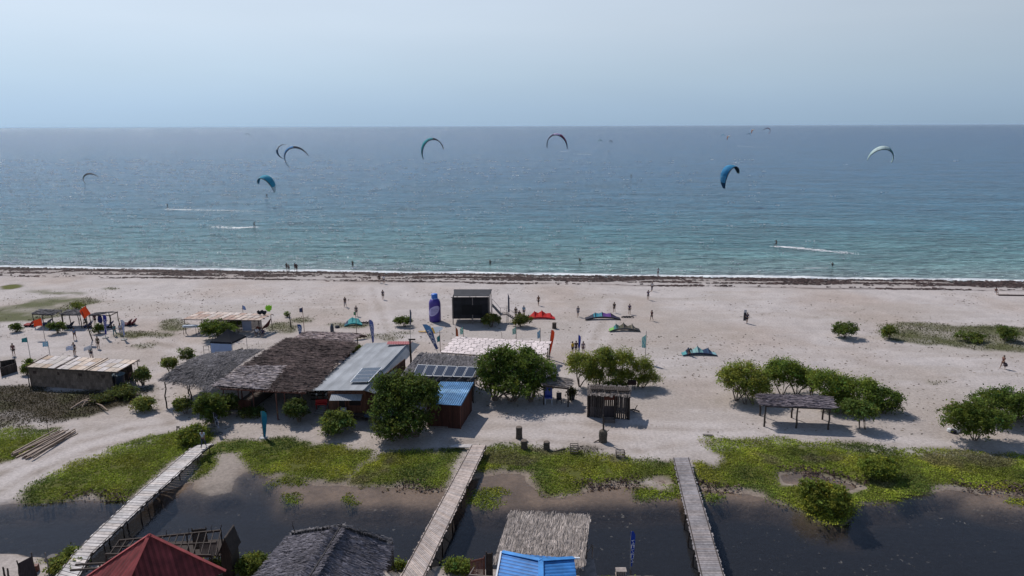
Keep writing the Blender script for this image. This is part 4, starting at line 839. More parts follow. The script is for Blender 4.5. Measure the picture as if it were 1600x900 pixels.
# ================================================================== black gazebo
gz = thing('gazebo', 'black pyramid pop-up gazebo with one pale blue side wall', 'gazebo', G(355, 556))
fl, fr, br_ = P(328, 533.5, 2.1), P(362, 535, 2.1), P(384.5, 524.5, 2.1); bl = fl+br_-fr; ap = At(355.5, 514, ((fl+fr+br_+bl)/4).y)
mb = MB(); 
for a, b_ in ((fl, fr), (fr, br_), (br_, bl), (bl, fl)):
    m1 = a.lerp(b_, .5)-Vector((0, 0, .05)); k_ = lambda p, t: p.lerp(ap, t)+Vector((0, 0, -.12*math.sin(t*math.pi)))
    for i in range(6):
        for q in ((a, m1), (m1, b_)): mb.add([k_(q[0], i/6), k_(q[1], i/6), k_(q[1], (i+1)/6), k_(q[0], (i+1)/6)], [(0, 1, 2, 3)])
    mb.add([a, b_, b_-Vector((0, 0, .22)), m1-Vector((0, 0, .2)), a-Vector((0, 0, .22))], [(0, 1, 2, 3, 4)])
mb.build('canopy', M('black canopy fabric', (.014, .016, .022), .85, .15, 3, spec=.12), gz)
for p in (fl, fr, br_, bl): part_post(gz, (p.x, p.y, 0), p, .035, STEEL, 'leg', 0)
mb = MB(); mb.slab([fl-Vector((-.05, 0, .25)), fr-Vector((.05, 0, .25)), Vector((fr.x-.05, fr.y, .1)), Vector((fl.x+.05, fl.y, .1))], .02, (.33, .42, .60)); mb.build('side_wall', CLOTH, gz)
mb = MB(); b_ = G(323, 553); 
for x in (-.35, .35): mb.beam(b_+Vector((x, 0, 0)), b_+Vector((x, 0, 1.1)), .04, .04)
mb.beam(b_+Vector((-.35, 0, 1.1)), b_+Vector((.35, 0, 1.1)), .04, .04); mb.beam(b_+Vector((-.35, 0, .55)), b_+Vector((.35, 0, .55)), .04, .04); tag(mb.build('metal_rack', POST, origin=b_), 'small open metal frame standing left of the black gazebo', 'rack')
mb = MB(); b_ = G(371, 557)
for i in range(6): mb.box(b_+Vector((rnd.uniform(-.7, .7), rnd.uniform(-.3, .3), rnd.uniform(.3, .7))), (.5, .4, .5), rnd.uniform(0, 1), (.03, .025, .03))
mb.box(b_+Vector((0, 0, .15)), (1.6, .7, .3), 0, (.06, .04, .04)); tag(mb.build('gear_pile', FAB, origin=b_), 'heap of dark gear bags at the right side of the black gazebo', 'bags')

# ================================================================== long beach shelter
s4 = thing('beach_shelter', 'long open shelter with pale brown sheet roof behind the black gazebo', 'shelter', G(350, 525))
c = [P(285, 498.5, 2.2), P(406, 500.5, 2.2), P(426, 490.5, 2.35), P(312, 486.5, 2.35)]
mb = MB(); patch(mb, c, 12, 3, [(1, .9, .82), (.9, .75, .68), (1.05, 1, .98), (.8, .62, .55), (1.1, 1, .95)]); mb.build('roof', SHEET, s4)
for v in (0, .33, .66, 1): part_beam(s4, lerp4(c, -.02, v)-Vector((0, 0, .09)), lerp4(c, 1.01, v)-Vector((0, 0, .09)), .08, .08)
for u, v in ((.02, .02), (.28, .02), (.44, .02), (.98, .02), (.17, .6), (.38, .9), (.6, .9), (.98, .97), (.7, .02), (.02, .97)): e = lerp4(c, u, v); part_post(s4, (e.x, e.y, -.1), e, .06)
mb = MB(); p0, p1 = lerp4(c, .25, .96), lerp4(c, .85, .96)
for i in range(44): a = p0.lerp(p1, i/44); b_ = p0.lerp(p1, (i+.7)/44); mb.beam((a.x, a.y, 1.0), (b_.x, b_.y, 1.0), .04, 1.9, (rnd.uniform(.7, 1.2),)*3)
mb.build('slat_wall', GREYW, s4)
mb = MB(); e = lerp4(c, .76, .35); mb.box((e.x, e.y, 1.15), (1.3, .06, 1.7), 0, (.27, .30, .40)); tag(mb.build('banner_panel', PAINT, origin=(e.x, e.y, 0)), 'pale grey-blue banner panel standing inside the long beach shelter', 'banner')
brd = thing('board_rack', 'white boards stacked on a rack at the left end of the long shelter', 'rack', G(298, 524)); b_ = G(297, 523)
for x, y in ((-.9, 0), (.9, 0), (-.9, .7), (.9, .7)): part_post(brd, b_+Vector((x, y, 0)), b_+Vector((x, y, 1.1)), .035, name='leg', wob=0)
for i in range(3): mb = MB(); mb.lathe((0, 0, 0), [(.05, -.04), (1, -.02), (1, .02), (.05, .04)], 18, (.5, .55, .6)); o = mb.build('board', PLAST, brd, origin=(0, 0, 0)); o.location = (0, .35, 1.15+i*.12-0); o.scale = (1.2, .32, 1); o.rotation_euler.z = rnd.uniform(-.1, .1)
# hammock and draped cloth
mb = MB(); a = lerp4(c, .985, .9); b_ = lerp4(c, .93, .1); a.z = 1.7; b_.z = 1.1; pr = None
for i in range(11):
    u = i/10; p = a.lerp(b_, u); p.z -= 1.0*math.sin(u*math.pi)*.8; w_ = .35*math.sin(u*math.pi)+.04; cur = (p+Vector((w_, .1, .1)), p+Vector((-w_, -.1, 0)))
    if pr: mb.add([pr[0], cur[0], cur[1], pr[1]], [(0, 1, 2, 3)], (.16, .05, .035)); mb.add([x-Vector((0, 0, .02)) for x in (pr[0], cur[0], cur[1], pr[1])], [(3, 2, 1, 0)], (.16, .05, .035))
    pr = cur
tag(mb.build('hammock', CLOTH, origin=a), 'red-brown hammock slung at the right end of the long shelter', 'hammock')
def drape(label, px, py, z, w, h, col, cat='cloth', nm='draped_cloth'):
    mb = MB(); p = P(px, py, z); n = 7; g = [[p+Vector(((i/n-.5)*w+rnd.uniform(-.08, .08), (j/n-.5)*h*.4+rnd.uniform(-.05, .05), .1+j/n*h*.75+.12*math.sin(i*1.9+j))) for i in range(n+1)] for j in range(n+1)]
    for j in range(n):
        for i in range(n):
            if (i-n/2)**2+(j-n/2)**2 > 15: continue
            mb.add([g[j][i], g[j][i+1], g[j+1][i+1], g[j+1][i]], [(0, 1, 2, 3)], col); mb.add([x+Vector((0, .02, 0)) for x in (g[j][i], g[j][i+1], g[j+1][i+1], g[j+1][i])], [(3, 2, 1, 0)], col)
    return tag(mb.build(nm, CLOTH, origin=p), label, cat)
drape('lime green cloth hung at the right end of the long shelter roof', 420, 487, 2.4, .9, 1.1, (.42, .75, .05))
drape('black cloth draped over the right end of the long shelter roof', 409, 492, 2.35, 1.4, .7, (.02, .02, .025))

# ================================================================== three small post shelters
def post_shelter(label, cs, posts, matpart=1.0, grp='small post shelters', z=2.15, roofmat=None):
    cc_ = [P(x, y, z) for x, y in cs]; th = thing('post_shelter', label, 'shelter', Vector(((cc_[0].x+cc_[1].x)/2, cc_[0].y, 0)), grp)
    mb = MB(); q = [cc_[0], cc_[0].lerp(cc_[1], matpart), cc_[3].lerp(cc_[2], min(1, matpart+.2)), cc_[3]]; mb.slab(q, .06, (.9, .9, .95)); strips(mb, q, 500, .8, .08, 'u', .04, (.7, 1.5), .0, .1); mb.build('roof', roofmat or THATCHG, th)
    for a, b_ in ((0, 1), (3, 2), (1, 2), (0, 3)): part_beam(th, cc_[a]-Vector((0, 0, .1)), cc_[b_]-Vector((0, 0, .1)), .1, .1)
    for u, v in posts: e = lerp4(cc_, u, v); part_post(th, (e.x, e.y, -.1), e, .075, wob=.05)
    return th, cc_
PS = [(0.02, .02), (.98, .02), (.98, .98), (.02, .98), (.5, .98)]
post_shelter('post shelter with grey mat roof, leftmost of the three small beach shelters', [(50, 490), (81, 491.5), (96.5, 484.5), (64, 483)], PS)
post_shelter('post shelter with grey mat roof, middle one of the three small beach shelters', [(95, 491.5), (125, 491.5), (134, 484.5), (107, 484)], PS)
post_shelter('half-bare post shelter with torn mat roof, rightmost of the three small shelters', [(139, 492), (172, 492), (184, 486.5), (156, 488)], PS, .45)

# ================================================================== mesh-clad tower hut
lg = thing('stilt_hut', 'black netting-covered lookout hut on stilts with an outside stair', 'hut', G(737, 507)); Yf = G(737, 507).y; Yb = Yf+3.2
def AX(px, py, Y_): return At(px, py, Y_)
bl_, br2 = AX(706, 462, Yf), AX(764, 462, Yf); zb = AX(737, 497, Yf).z; zt = AX(737, 463, Yf).z
mb = MB()
x0, x1 = bl_.x, br2.x; X0, X1 = AX(709, 500, Yb).x, AX(768, 500, Yb).x
def net(p, q, za, zb_, n, m_):
    p = Vector(p); q = Vector(q)
    for i in range(n):
        for j in range(m_):
            a = p.lerp(q, i/n); b_ = p.lerp(q, (i+1)/n); f = rnd.uniform(.6, 1.5); z_0 = za+(zb_-za)*j/m_; z_1 = za+(zb_-za)*(j+1)/m_
            mb.beam((a.x, a.y+rnd.uniform(0, .02), (z_0+z_1)/2), (b_.x, b_.y+rnd.uniform(0, .02), (z_0+z_1)/2), .03, z_1-z_0, (f, f, f))
net((x0, Yf, 0), (x1, Yf, 0), zb, zt-.12, 8, 6); lgf = mb.build('front_wall', BLACKN, lg)
mb = MB(); net((x1, Yf, 0), (x1, Yb, 0), zb, zt-.4, 5, 5); mb.build('side_wall', BLACKN, lg)
mb = MB(); net((x0, Yf, 0), (x0, Yb, 0), zb, zt-.4, 5, 5); mb.build('side_wall', BLACKN, lg)
mb = MB(); mb.box(((x0+x1)/2+.2, Yf-.05, zb+(zt-zb)*.38), (3.0, .05, 1.5), 0, (.3, .3, .3)); mb.build('window', BLACKN, lgf)
rc = [AX(709, 462.5, Yf-.3), AX(764.5, 462.5, Yf-.3), AX(769, 452, Yb+.3), AX(709, 452, Yb+.3)]
mb = MB(); mb.grid(rc, 10, 4, None, .05, (1.2, 1.2, 1.3), cfn=lambda u, v: (rnd.uniform(1.2, 2.0),)*3); mb.build('roof', BLACKN, lg)
mb = MB(); mb.box(((x0+x1)/2, (Yf+Yb)/2, zb-.05), (x1-x0, Yb-Yf, .1)); mb.build('floor', POST, lg)
for x, y in ((x0+.1, Yf), (x0+.5, Yb), (x1-.1, Yf), (x1+.2, Yb), ((x0+x1)/2+.3, Yf), ((x0+x1)/2-.3, Yb)): part_post(lg, (x, y, -.1), (x, y, zt-.1 if y == Yf else zt+.3), .07, GREYW, wob=.01, name='stilt')
st = [AX(769, 478, Yf+.6), AX(782, 492, Yf+.6), AX(792, 491.5, Yf+.6), AX(805.5, 500.5, Yf+.6)]
for a, b_ in ((0, 1), (1, 2), (2, 3)):
    for dy in (0, 1.0): part_beam(lg, st[a]+Vector((0, dy, 0)), st[b_]+Vector((0, dy, 0)), .06, .16, GREYW, 'stair_stringer')
    part_beam(lg, st[a]+Vector((0, 0, 1.1)), st[b_]+Vector((0, 0, 1.0)), .04, .05, GREYW, 'handrail')
    n = max(2, int((st[b_]-st[a]).length/.3))
    for i in range(n): mb = MB(); p = st[a].lerp(st[b_], (i+.5)/n); mb.box(p+Vector((0, .5, .05)), (.26, 1.0, .04)); mb.build('tread', GREYW, lg)
for k in range(4): part_post(lg, (st[k].x, st[k].y, -.1), st[k]+Vector((0, 0, 1.1)), .04, GREYW, wob=0, name='stair_post')
for (tx, ty, bx, by) in ((709, 470, 655, 497), (707, 470, 668, 500)):
    pass

# ================================================================== inflatable bottle
bo = thing('inflatable_bottle', 'giant purple inflatable bottle with blue cap and oval lilac label', 'inflatable', G(679, 505)); b_ = G(679, 504.5); b_.y += .9; k = mpp(b_)
Rb = 9.2*k; Hh = 42.5*k/.965
prof = [(Rb*.85, 0), (Rb*.98, .12), (Rb, .35), (Rb*1.0, Hh*.3), (Rb*1.0, Hh*.62), (Rb*.97, Hh*.69), (Rb*.86, Hh*.76), (Rb*.68, Hh*.81), (Rb*.52, Hh*.835)]
mb = MB(); mb.lathe(b_, prof, 28, (.045, .022, .20), cfn=lambda i, k_: (.05, .024, .22)); bd = mb.build('body', PLAST, bo, smooth=True)
mb = MB(); mb.lathe(b_, [(Rb*.5, Hh*.835), (Rb*.54, Hh*.85), (Rb*.54, Hh*.97), (Rb*.50, Hh), (Rb*.1, Hh*1.005)], 24, (.02, .13, .48)); mb.build('cap', PLAST, bo, smooth=True)
mb = MB(); mb.lathe(b_, [(Rb*.54, Hh*.825), (Rb*.58, Hh*.835), (Rb*.54, Hh*.85)], 24, (.3, .42, .75)); mb.build('collar', PLAST, bo, smooth=True)
def onb(s_, z, off=.015): a = -math.pi/2+s_/Rb+.02; return b_+Vector((math.cos(a)*(Rb+off), math.sin(a)*(Rb+off), z))
mb = MB(); cz = Hh*.42; rot = .75; n = 30; rings = 5
def lab(r, a): x = math.cos(a)*Rb*1.08*r; y = math.sin(a)*Hh*.165*r; return onb((x-.12*Rb)*.98, cz+y+x*.42)
for j in range(rings):
    for i in range(n):
        a0, a1 = 2*math.pi*i/n, 2*math.pi*(i+1)/n; mb.add([lab(j/rings, a0), lab(j/rings, a1), lab((j+1)/rings, a1), lab((j+1)/rings, a0)], [(3, 2, 1, 0)], (.42, .38, .62))
lb = mb.build('label', PLAST, bd, smooth=True)
mb = MB()
for z_, s0, s1, w_ in ((.50, -.55, .35, .07), (.455, -.6, .2, .07), (.465, .3, .62, .05), (.41, -.65, .5, .05), (.36, -.6, .3, .04), (.32, -.6, .0, .04)):
    pts = [onb(Rb*(s0+(s1-s0)*i/8), Hh*z_+Rb*(s0+(s1-s0)*i/8)*.12, .03) for i in range(9)]
    for i in range(8): mb.beam(pts[i], pts[i].lerp(pts[i+1], .8), .02, w_, (.13, .12, .30))
mb.build('lettering', PLAST, lb)
for (x, y) in ((640, 512), (651, 500), (690, 497), (706, 500)):
    pass

# ================================================================== right shelter
rs = thing('log_shelter', 'open log-post shelter with weathered board roof amid the right-hand mangroves', 'shelter', G(1245, 665))
c = [P(1196, 633.5, 2.25), P(1299, 638, 2.25), P(1290.5, 619, 2.35), P(1189, 615.5, 2.35)]
mb = MB(); mb.slab(c, .06, (.8, .75, .85)); strips(mb, c, 1800, 1.3, .09, 'u', .02, (.7, 1.3), .0, .02); mb.build('roof', M('grey roof boards', (.17, .14, .15), .9, .35, 2.5, var2=.2), rs)
for u, v in ((0.01, .02), (.5, .02), (.99, .02), (.01, .98), (.5, .9), (.97, .85)): e = lerp4(c, u, v); part_post(rs, (e.x, e.y, -.1), e+Vector((0, 0, .0)), .10, wob=.05)
for v in (.02, .98): part_beam(rs, lerp4(c, 0, v)-Vector((0, 0, .12)), lerp4(c, 1, v)-Vector((0, 0, .12)), .12, .1)

# ================================================================== middle log hut
mh = thing('log_hut', 'rough log-walled hut with pallet-topped roof below the feathery trees', 'hut', G(952, 660))
c = [P(919, 614, 2.6), P(984, 618, 2.6), P(986, 607, 2.75), P(921, 604, 2.75)]
mb = MB(); mb.slab(c, .08, (.4, .38, .4)); strips(mb, c, 500, 1.1, .14, 'v', .03, (.25, 1.0), .01, .08); mb.build('roof', GREYW, mh)
a, b_, d, e = [lerp4(c, u, v) for u, v in ((.03, .05), (.97, .05), (.97, .9), (.03, .9))]; hd = Vector((0, 1.6, 0)); d = d+hd; e = e+hd
def logwall(p, q, z1, par, nm='log_wall', skip=None):
    mb = MB(); L_ = (Vector((q.x, q.y, 0))-Vector((p.x, p.y, 0))).length; n = int(L_/.2)
    for i in range(n+1):
        if skip and skip[0] < i/n < skip[1]: continue
        t_ = i/n; x = p.x+(q.x-p.x)*t_; y = p.y+(q.y-p.y)*t_; mb.tube([(x, y, -.1), (x+rnd.uniform(-.04, .04), y, z1*rnd.uniform(.93, 1.0))], .085, 6, (rnd.uniform(.6, 1.5),)*3)
    return mb.build(nm, GREYD, par)
GREYD = M('dark grey log', (.055, .045, .042), .95, .35, 4)
logwall(a, b_, 2.45, mh, skip=(.38, .72)); logwall(b_, d, 2.5, mh); logwall(e, a, 2.5, mh); logwall(e, d, 2.5, mh)
mb = MB(); p, q = a.lerp(b_, .38), a.lerp(b_, .72); mb.box(((p.x+q.x)/2, p.y-.08, 2.2), ((q.x-p.x), .05, .5), 0, (1.2, .5, .45)); mb.build('sign_board', DARKW, mh)
mb = MB(); mb.box(((p.x+q.x)/2, p.y+.1, .6), ((q.x-p.x), .1, 1.2), 0, (.8, .9, 1.2)); mb.build('counter', DARKW, mh)
for u in (0.0, .33, .66, 1): e2 = lerp4(c, u, 0); part_post(mh, (e2.x, e2.y, -.1), e2, .09)
for i in range(3):
    b2 = lerp4(c, .18+.32*i, .55)+Vector((0, 0, .12)); pl_ = thing('pallet', ['pallet on the roof of the log hut, left one', 'pallet on the roof of the log hut, middle one', 'pallet on the roof of the log hut, right one'][i], 'pallet', b2, 'pallets on the log hut roof')
    mb = MB()
    for j in range(7): mb.box(b2+Vector((-.55+j*.18, 0, .14)), (.12, 1.0, .03))
    for j in (-.45, 0, .45): mb.box(b2+Vector((0, j, .07)), (1.2, .1, .1))
    mb.build('boards', POST, pl_)
fs = thing('flat_shelter', 'small flat grey roof on posts between the dark tree and the log hut', 'shelter', G(880, 630))
c = [P(848, 600.5, 2.3), P(889, 604.5, 2.3), P(892, 592, 2.4), P(862, 588, 2.4)]
mb = MB(); mb.slab(c, .10, (.9, .85, .9)); strips(mb, c, 400, .8, .15, 'u', .03, (.6, 1.4), 0, .05); mb.build('roof', GREYW, fs)
part_beam(fs, c[0]-Vector((0, .03, .2)), c[1]-Vector((0, .03, .2)), .08, .16, DARKW)
for u, v in ((.03, .04), (.97, .04), (.97, .95), (.03, .95)): e2 = lerp4(c, u, v); part_post(fs, (e2.x, e2.y, -.1), e2, .08)

# ================================================================== foreground huts
rh = thing('red_roofed_hut', 'hut with faded red corrugated pyramid roof in the left foreground', 'hut', G(225, 930))
A_ = P(233, 836.5, 5.5); L_ = P(126, 908, 2.6); R_ = P(353, 893, 2.6); F_ = P(172, 970, 2.6); B_ = P(285, 863, 2.6)
def hip(par, a, b_, top, mat, pitch=.30, amp=.04, name='roof_slope', col=(1, 1, 1)):
    """triangular roof slope with ribs running down the fall"""
    mb = MB(); e = b_-a; n = int(e.length/pitch)*2; fl_ = e.normalized(); foot = a+fl_*((top-a).dot(fl_)); dn = (foot-top); nn = e.cross(top-a).normalized()
    if nn.z < 0: nn = -nn
    ut = (top-a).dot(fl_)/e.length
    V_ = []
    for i in range(n+1):
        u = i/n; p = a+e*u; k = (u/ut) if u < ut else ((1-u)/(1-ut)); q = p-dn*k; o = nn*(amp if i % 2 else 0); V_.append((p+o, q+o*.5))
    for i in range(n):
        f = (rnd.uniform(.95, 1.15) if i % 2 else rnd.uniform(.55, .72))*(1 if (i//2) % 6 else .85); cc_ = tuple(x*f for x in col); mb.add([V_[i][0], V_[i+1][0], V_[i+1][1], V_[i][1]], [(0, 1, 2, 3)], cc_); mb.add([x-nn*.03 for x in (V_[i][0], V_[i+1][0], V_[i+1][1], V_[i][1])], [(3, 2, 1, 0)], cc_)  # one flank of every rib darker: its shade is painted into the sheet
    return mb.build(name, mat, par)
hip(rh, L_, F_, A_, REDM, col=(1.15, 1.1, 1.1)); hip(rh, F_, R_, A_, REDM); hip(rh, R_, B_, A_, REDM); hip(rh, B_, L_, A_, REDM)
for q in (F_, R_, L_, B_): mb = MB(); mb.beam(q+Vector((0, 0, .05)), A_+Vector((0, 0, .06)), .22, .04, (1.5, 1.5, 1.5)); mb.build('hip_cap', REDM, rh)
cen = (L_+R_+F_+B_)/4
for a, b_ in ((L_, F_), (F_, R_), (R_, B_), (B_, L_)): mb = MB(); wall(mb, a.lerp(cen, .15), b_.lerp(cen, .15), 0, 2.6, 2.6, col=(1.2, .9, .8)); mb.build('wall', DARKW, rh)
# bare deck frame behind it
df = thing('deck_frame', 'unroofed dark timber deck frame with rafters behind the red roof', 'frame', G(260, 870))
z = 2.7; fr_ = [P(192, 842, z), P(300, 829, z), P(352, 829, z), P(345, 846, z), P(330, 850, z)]
def tp(x, y, z): return P(x, y, z)
b1, b2 = tp(186, 845, z), tp(345, 829, z); b3, b4 = tp(165, 866, z), tp(330, 868, z)
part_beam(df, b1, b2, .1, .13); part_beam(df, b3, b4, .1, .13); part_beam(df, b1.lerp(b3, .5), b2.lerp(b4, .5), .08, .1)
for i in range(15): u = i/14; part_beam(df, b1.lerp(b2, u), b3.lerp(b4, u+.04), .05, .09, name='rafter')
for i in (1, 3, 5, 7): u = i/9+.35; u = min(u, 1); p = b1.lerp(b2, u)-Vector((0, 0, .02)); part_post(df, p, p+Vector((.05, 0, .45)), .03)
for u in (0, .33, .66, 1):
    for p in (b1.lerp(b2, u), b3.lerp(b4, u)): part_post(df, (p.x, p.y, -.6), p, .07)
dk = [P(190, 872, .9), P(345, 868, .9), P(352, 842, .9), P(200, 850, .9)]; mb = MB(); mb.slab(dk, .1, (.6, .6, .6)); mb.build('deck', DARKW, df)
def slatp(name, label, p, q, z0, z1, n, mat, col=(1, 1, 1), cat='fence'):
    mb = MB(); p = Vector(p); q = Vector(q); th = thing(name, label, cat, (p.x, p.y, 0))
    for i in range(n): t_ = i/(n-1); x = p.lerp(q, t_); mb.box((x.x, x.y, (z0+z1)/2), (.055, .04, z1-z0), math.atan2((q-p).y, (q-p).x), (rnd.uniform(.8, 1.2)*col[0],)*3)
    mb.build('slats', mat, th)
    for z_ in (z0+.1, z1-.1): part_beam(th, (p.x, p.y, z_), (q.x, q.y, z_), .05, .08, mat, 'rail')
    for x in (p, q): part_post(th, (x.x, x.y, -.3), (x.x, x.y, z1+.12), .05, mat, wob=0)
    return th
slatp('slat_fence', 'dark vertical slat screen on the upper deck behind the red roof', P(301, 838, 2.2), P(323, 836, 2.2), 1.2, 2.7, 13, POST)
slatp('slat_fence', 'pale weathered slat railing at the right of the red roof', P(313, 860, 1.6), P(340, 858, 1.6), 1.0, 2.1, 14, GREYW, (1.5, 1, 1))
gb = thing('pointed_shed', 'narrow dark pointed shed beside the red roof and bright shrub', 'shed', G(357, 885))
b_ = P(352, 886, 0); a0 = P(344, 858, 2.3); 
mb = MB(); x0, x1, yy = P(346, 880, 1.2).x, P(362, 880, 1.2).x, P(352, 880, 1.2).y; ap = P(348, 841, 3.3)
mb.add([(x0, yy, -.1), (x1, yy, -.1), (x1, yy, 2.0), (ap.x, yy, 3.1), (x0, yy, 2.0)], [(0, 1, 2, 3, 4)]); mb.add([(x0, yy+1.2, -.1), (x1, yy+1.2, -.1), (x1, yy+1.2, 2.0), (ap.x, yy+1.2, 3.1), (x0, yy+1.2, 2.0)], [(4, 3, 2, 1, 0)])
mb.add([(x0, yy, -.1), (x0, yy+1.2, -.1), (x0, yy+1.2, 2.0), (x0, yy, 2)], [(0, 1, 2, 3)]); mb.add([(x1, yy, -.1), (x1, yy+1.2, -.1), (x1, yy+1.2, 2.0), (x1, yy, 2)], [(3, 2, 1, 0)]); mb.build('walls', DARKW, gb)
mb = MB(); mb.slab([(x0-.15, yy-.15, 1.85), (ap.x, yy-.15, 3.16), (ap.x, yy+1.35, 3.16), (x0-.15, yy+1.35, 1.85)], .05); mb.slab([(ap.x+.002, yy-.15, 3.16), (x1+.15, yy-.15, 1.85), (x1+.15, yy+1.35, 1.85), (ap.x+.002, yy+1.35, 3.16)], .05); mb.build('roof', POST, gb)
for i, (x, y, x2, y2) in enumerate(((118, 882.5, 165, 880), (110, 891, 155, 888))):
    p, q = P(x, y, 1.5), P(x2, y2, 1.9); mb = MB(); mb.beam(p, q, .1, .12); mb.beam(q, (q.x, q.y, -.2), .1, .1); mb.beam(p.lerp(q, .8), (p.lerp(q, .8).x, p.lerp(q, .8).y, -.2), .08, .08)
    tag(mb.build('timber_bracket', POST, origin=q), ['dark beam jutting over the near end of the left boardwalk, farther one', 'dark beam jutting over the near end of the left boardwalk, nearer one'][i], 'beam')
for i, (x, y, x2, y2) in enumerate(((215, 858, 250, 842), (196, 868, 214, 846), (170, 874, 190, 866))):
    mb = MB(); mb.beam(P(x, y, 1.6), P(x2, y2, 2.2), .12, .1); q = P(x2, y2, 2.2); mb.beam(q, (q.x, q.y, -.5), .1, .1); tag(mb.build('loose_timber', POST, origin=q), ['leaning dark timber nearest the red roof peak, left of it', 'leaning dark timber between the red roof and the left boardwalk', 'short dark timber at the lower left edge of the red roof'][i], 'timber')
# grey thatched gable hut
th_ = thing('gabled_thatch_hut', 'dark grey thatched hut with a front-to-back ridge in the foreground', 'hut', G(530, 900))
ra, rb = P(531, 826.5, 4.9), P(478, 912, 4.9); lb, rbk = P(455, 838, 3.2), P(604, 850, 3.2); dd = rb-ra; lf, rf_ = lb+dd*1.05+Vector((-.5, -1.0, 0)), rbk+dd+Vector((.4, -1.0, 0))
lc = [lf, rb, ra, lb]; rcn = [rb+Vector((.002, 0, 0)), rf_, rbk, ra+Vector((.002, 0, 0))]
for cs in (lc, rcn):
    mb = MB(); mb.grid(cs, 10, 14, lambda u, v: .04*math.sin(v*17), .14, (.55, .55, .6)); strips(mb, cs, 9000, 1.0, .032, 'u', .05, (.45, 1.7), .01, .08, tint=(.95, .95, 1.05)); strips(mb, cs, 500, .6, .05, 'u', .05, (.5, 1.4), .05, .3, edge=1); mb.build('roof_slope', THATCHG, th_)
mb = MB(); mb.tube([ra+Vector((0, 0, .08)), ra.lerp(rb, .5)+Vector((.03, 0, .06)), rb+Vector((0, 0, .08))], .07, 6, (.35, .35, .35)); mb.build('ridge_pole', THATCHG, th_)
for a, b_ in ((lb, ra), (ra, rbk)):
    mb = MB(); n = 60 if a is lb else 70
    for i in range(n): p = a.lerp(b_, (i+.5)/n); hh = rnd.uniform(.16, .30); mb.beam(p+Vector((0, .02, -.1)), p+Vector((rnd.uniform(-.03, .03), .05, hh)), .05, .03, (rnd.uniform(.2, .45),)*3)
    mb.build('verge_fringe', THATCHG, th_)
cn = (lf+rf_+lb+rbk)/4
for a, b_ in ((lb, rbk), (rbk, rf_), (rf_, lf), (lf, lb)): mb = MB(); wall(mb, a.lerp(cn, .10), b_.lerp(cn, .10), -.3, 3.1, 3.1); mb.build('wall', DARKW, th_)
mb = MB(); poly_post(mb, ra.lerp(lb, .92), ra.lerp(lb, .92)+Vector((-.1, .1, 1.0)), .03, 5, .05); mb.build('rod', POST, th_)
slatp('slat_fence', 'dark slatted corner fence at the right eave of the grey gabled hut', P(604, 872, 1.0), P(614, 868, 1.0), -.1, 2.0, 6, POST)
# cream thatch + blue roof hut
ch = thing('stalk_roofed_hut', 'foreground hut with a pale stalk-thatched porch and bright blue metal roof', 'hut', G(845, 900))
c = [P(776, 869, 3.1), P(912, 878, 3.1), P(920.5, 815, 3.5), P(796, 808, 3.5)]
mb = MB(); mb.grid(c, 8, 8, None, .1, (.5, .48, .46)); strips(mb, c, 9500, 1.3, .026, 'v', .05, (.45, 1.6), .008, .04); strips(mb, c, 500, .3, .03, 'v', .05, (.7, 1.5), .03, .1, edge=1.0); mb.build('porch_roof', THATCHC, ch)
for u, v in ((.03, .97), (.35, .97), (.68, .97), (.97, .97)): e = lerp4(c, u, v); part_post(ch, (e.x, e.y, -1.2), e-Vector((0, 0, .05)), .08)
zt = 3.75; ze = 3.55
Bl, Br_ = P(784, 863.5, ze), P(897, 873, ze); rdg = P(845, 877, 4.35); rdf = rdg+Vector((-.25, -6.5, 0)); Fl, Fr = Bl+Vector((-.7, -7, 0)), Br_+Vector((-.1, -7, 0))
def ribbed(a, b_, c_, d_, nm, n, amp=.03):   # a,b eave ; d,c top
    mb = MB(); mb.grid([a, b_, c_, d_], n*4, 4, corr(n, amp), .02, cfn=lambda u, v: (.5, .55, .6) if int(u*n*4) % 4 == 0 else (1, 1, 1)); return mb.build(nm, BLUET, ch)  # dark column beside each valley: groove shade painted in
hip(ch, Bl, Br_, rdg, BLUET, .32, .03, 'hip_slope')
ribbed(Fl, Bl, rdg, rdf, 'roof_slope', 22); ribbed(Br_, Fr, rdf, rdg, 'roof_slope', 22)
for a, b_ in ((Bl, rdg), (Br_, rdg), (rdg, rdf)): mb = MB(); mb.beam(a+Vector((0, 0, .07)), b_+Vector((0, 0, .10)), .30, .04, (1.25, 1.2, 1.1)); mb.build('ridge_cap', BLUET, ch)
mb = MB(); mb.beam(Bl+Vector((-.04, 0, .05)), Fl+Vector((-.04, 0, .05)), .1, .12, (1, 1, 1)); mb.build('verge_trim', ALU, ch)
mb = MB(); mb.beam(Br_+Vector((-.3, .05, .02)), Br_+Vector((.35, .05, .0)), .12, .08, (1, 1, 1)); mb.build('gutter', ALU, ch)
cn = (Bl+Br_+Fl+Fr)/4
for a, b_ in ((Bl, Br_), (Br_, Fr), (Fr, Fl), (Fl, Bl)): mb = MB(); wall(mb, a.lerp(cn, .08), b_.lerp(cn, .08), -.2, 3.45, 3.45, col=(1.6, .8, .6)); mb.build('wall', DARKW, ch)
sr = thing('side_shed', 'small grey plank shed with sloping lid beside the bright blue roof', 'shed', G(912, 900)); a = P(905, 878, 2.0); b_ = P(926, 876, 2.0)
mb = MB(); wall(mb, a-Vector((0, 1.4, 0)), b_-Vector((0, 1.4, 0)), -.1, 1.9, 1.9, col=(.9, .9, .9)); wall(mb, b_-Vector((0, 1.4, 0)), b_, -.1, 1.9, 1.9, col=(.8, .8, .8)); mb.build('walls', GREYW, sr)
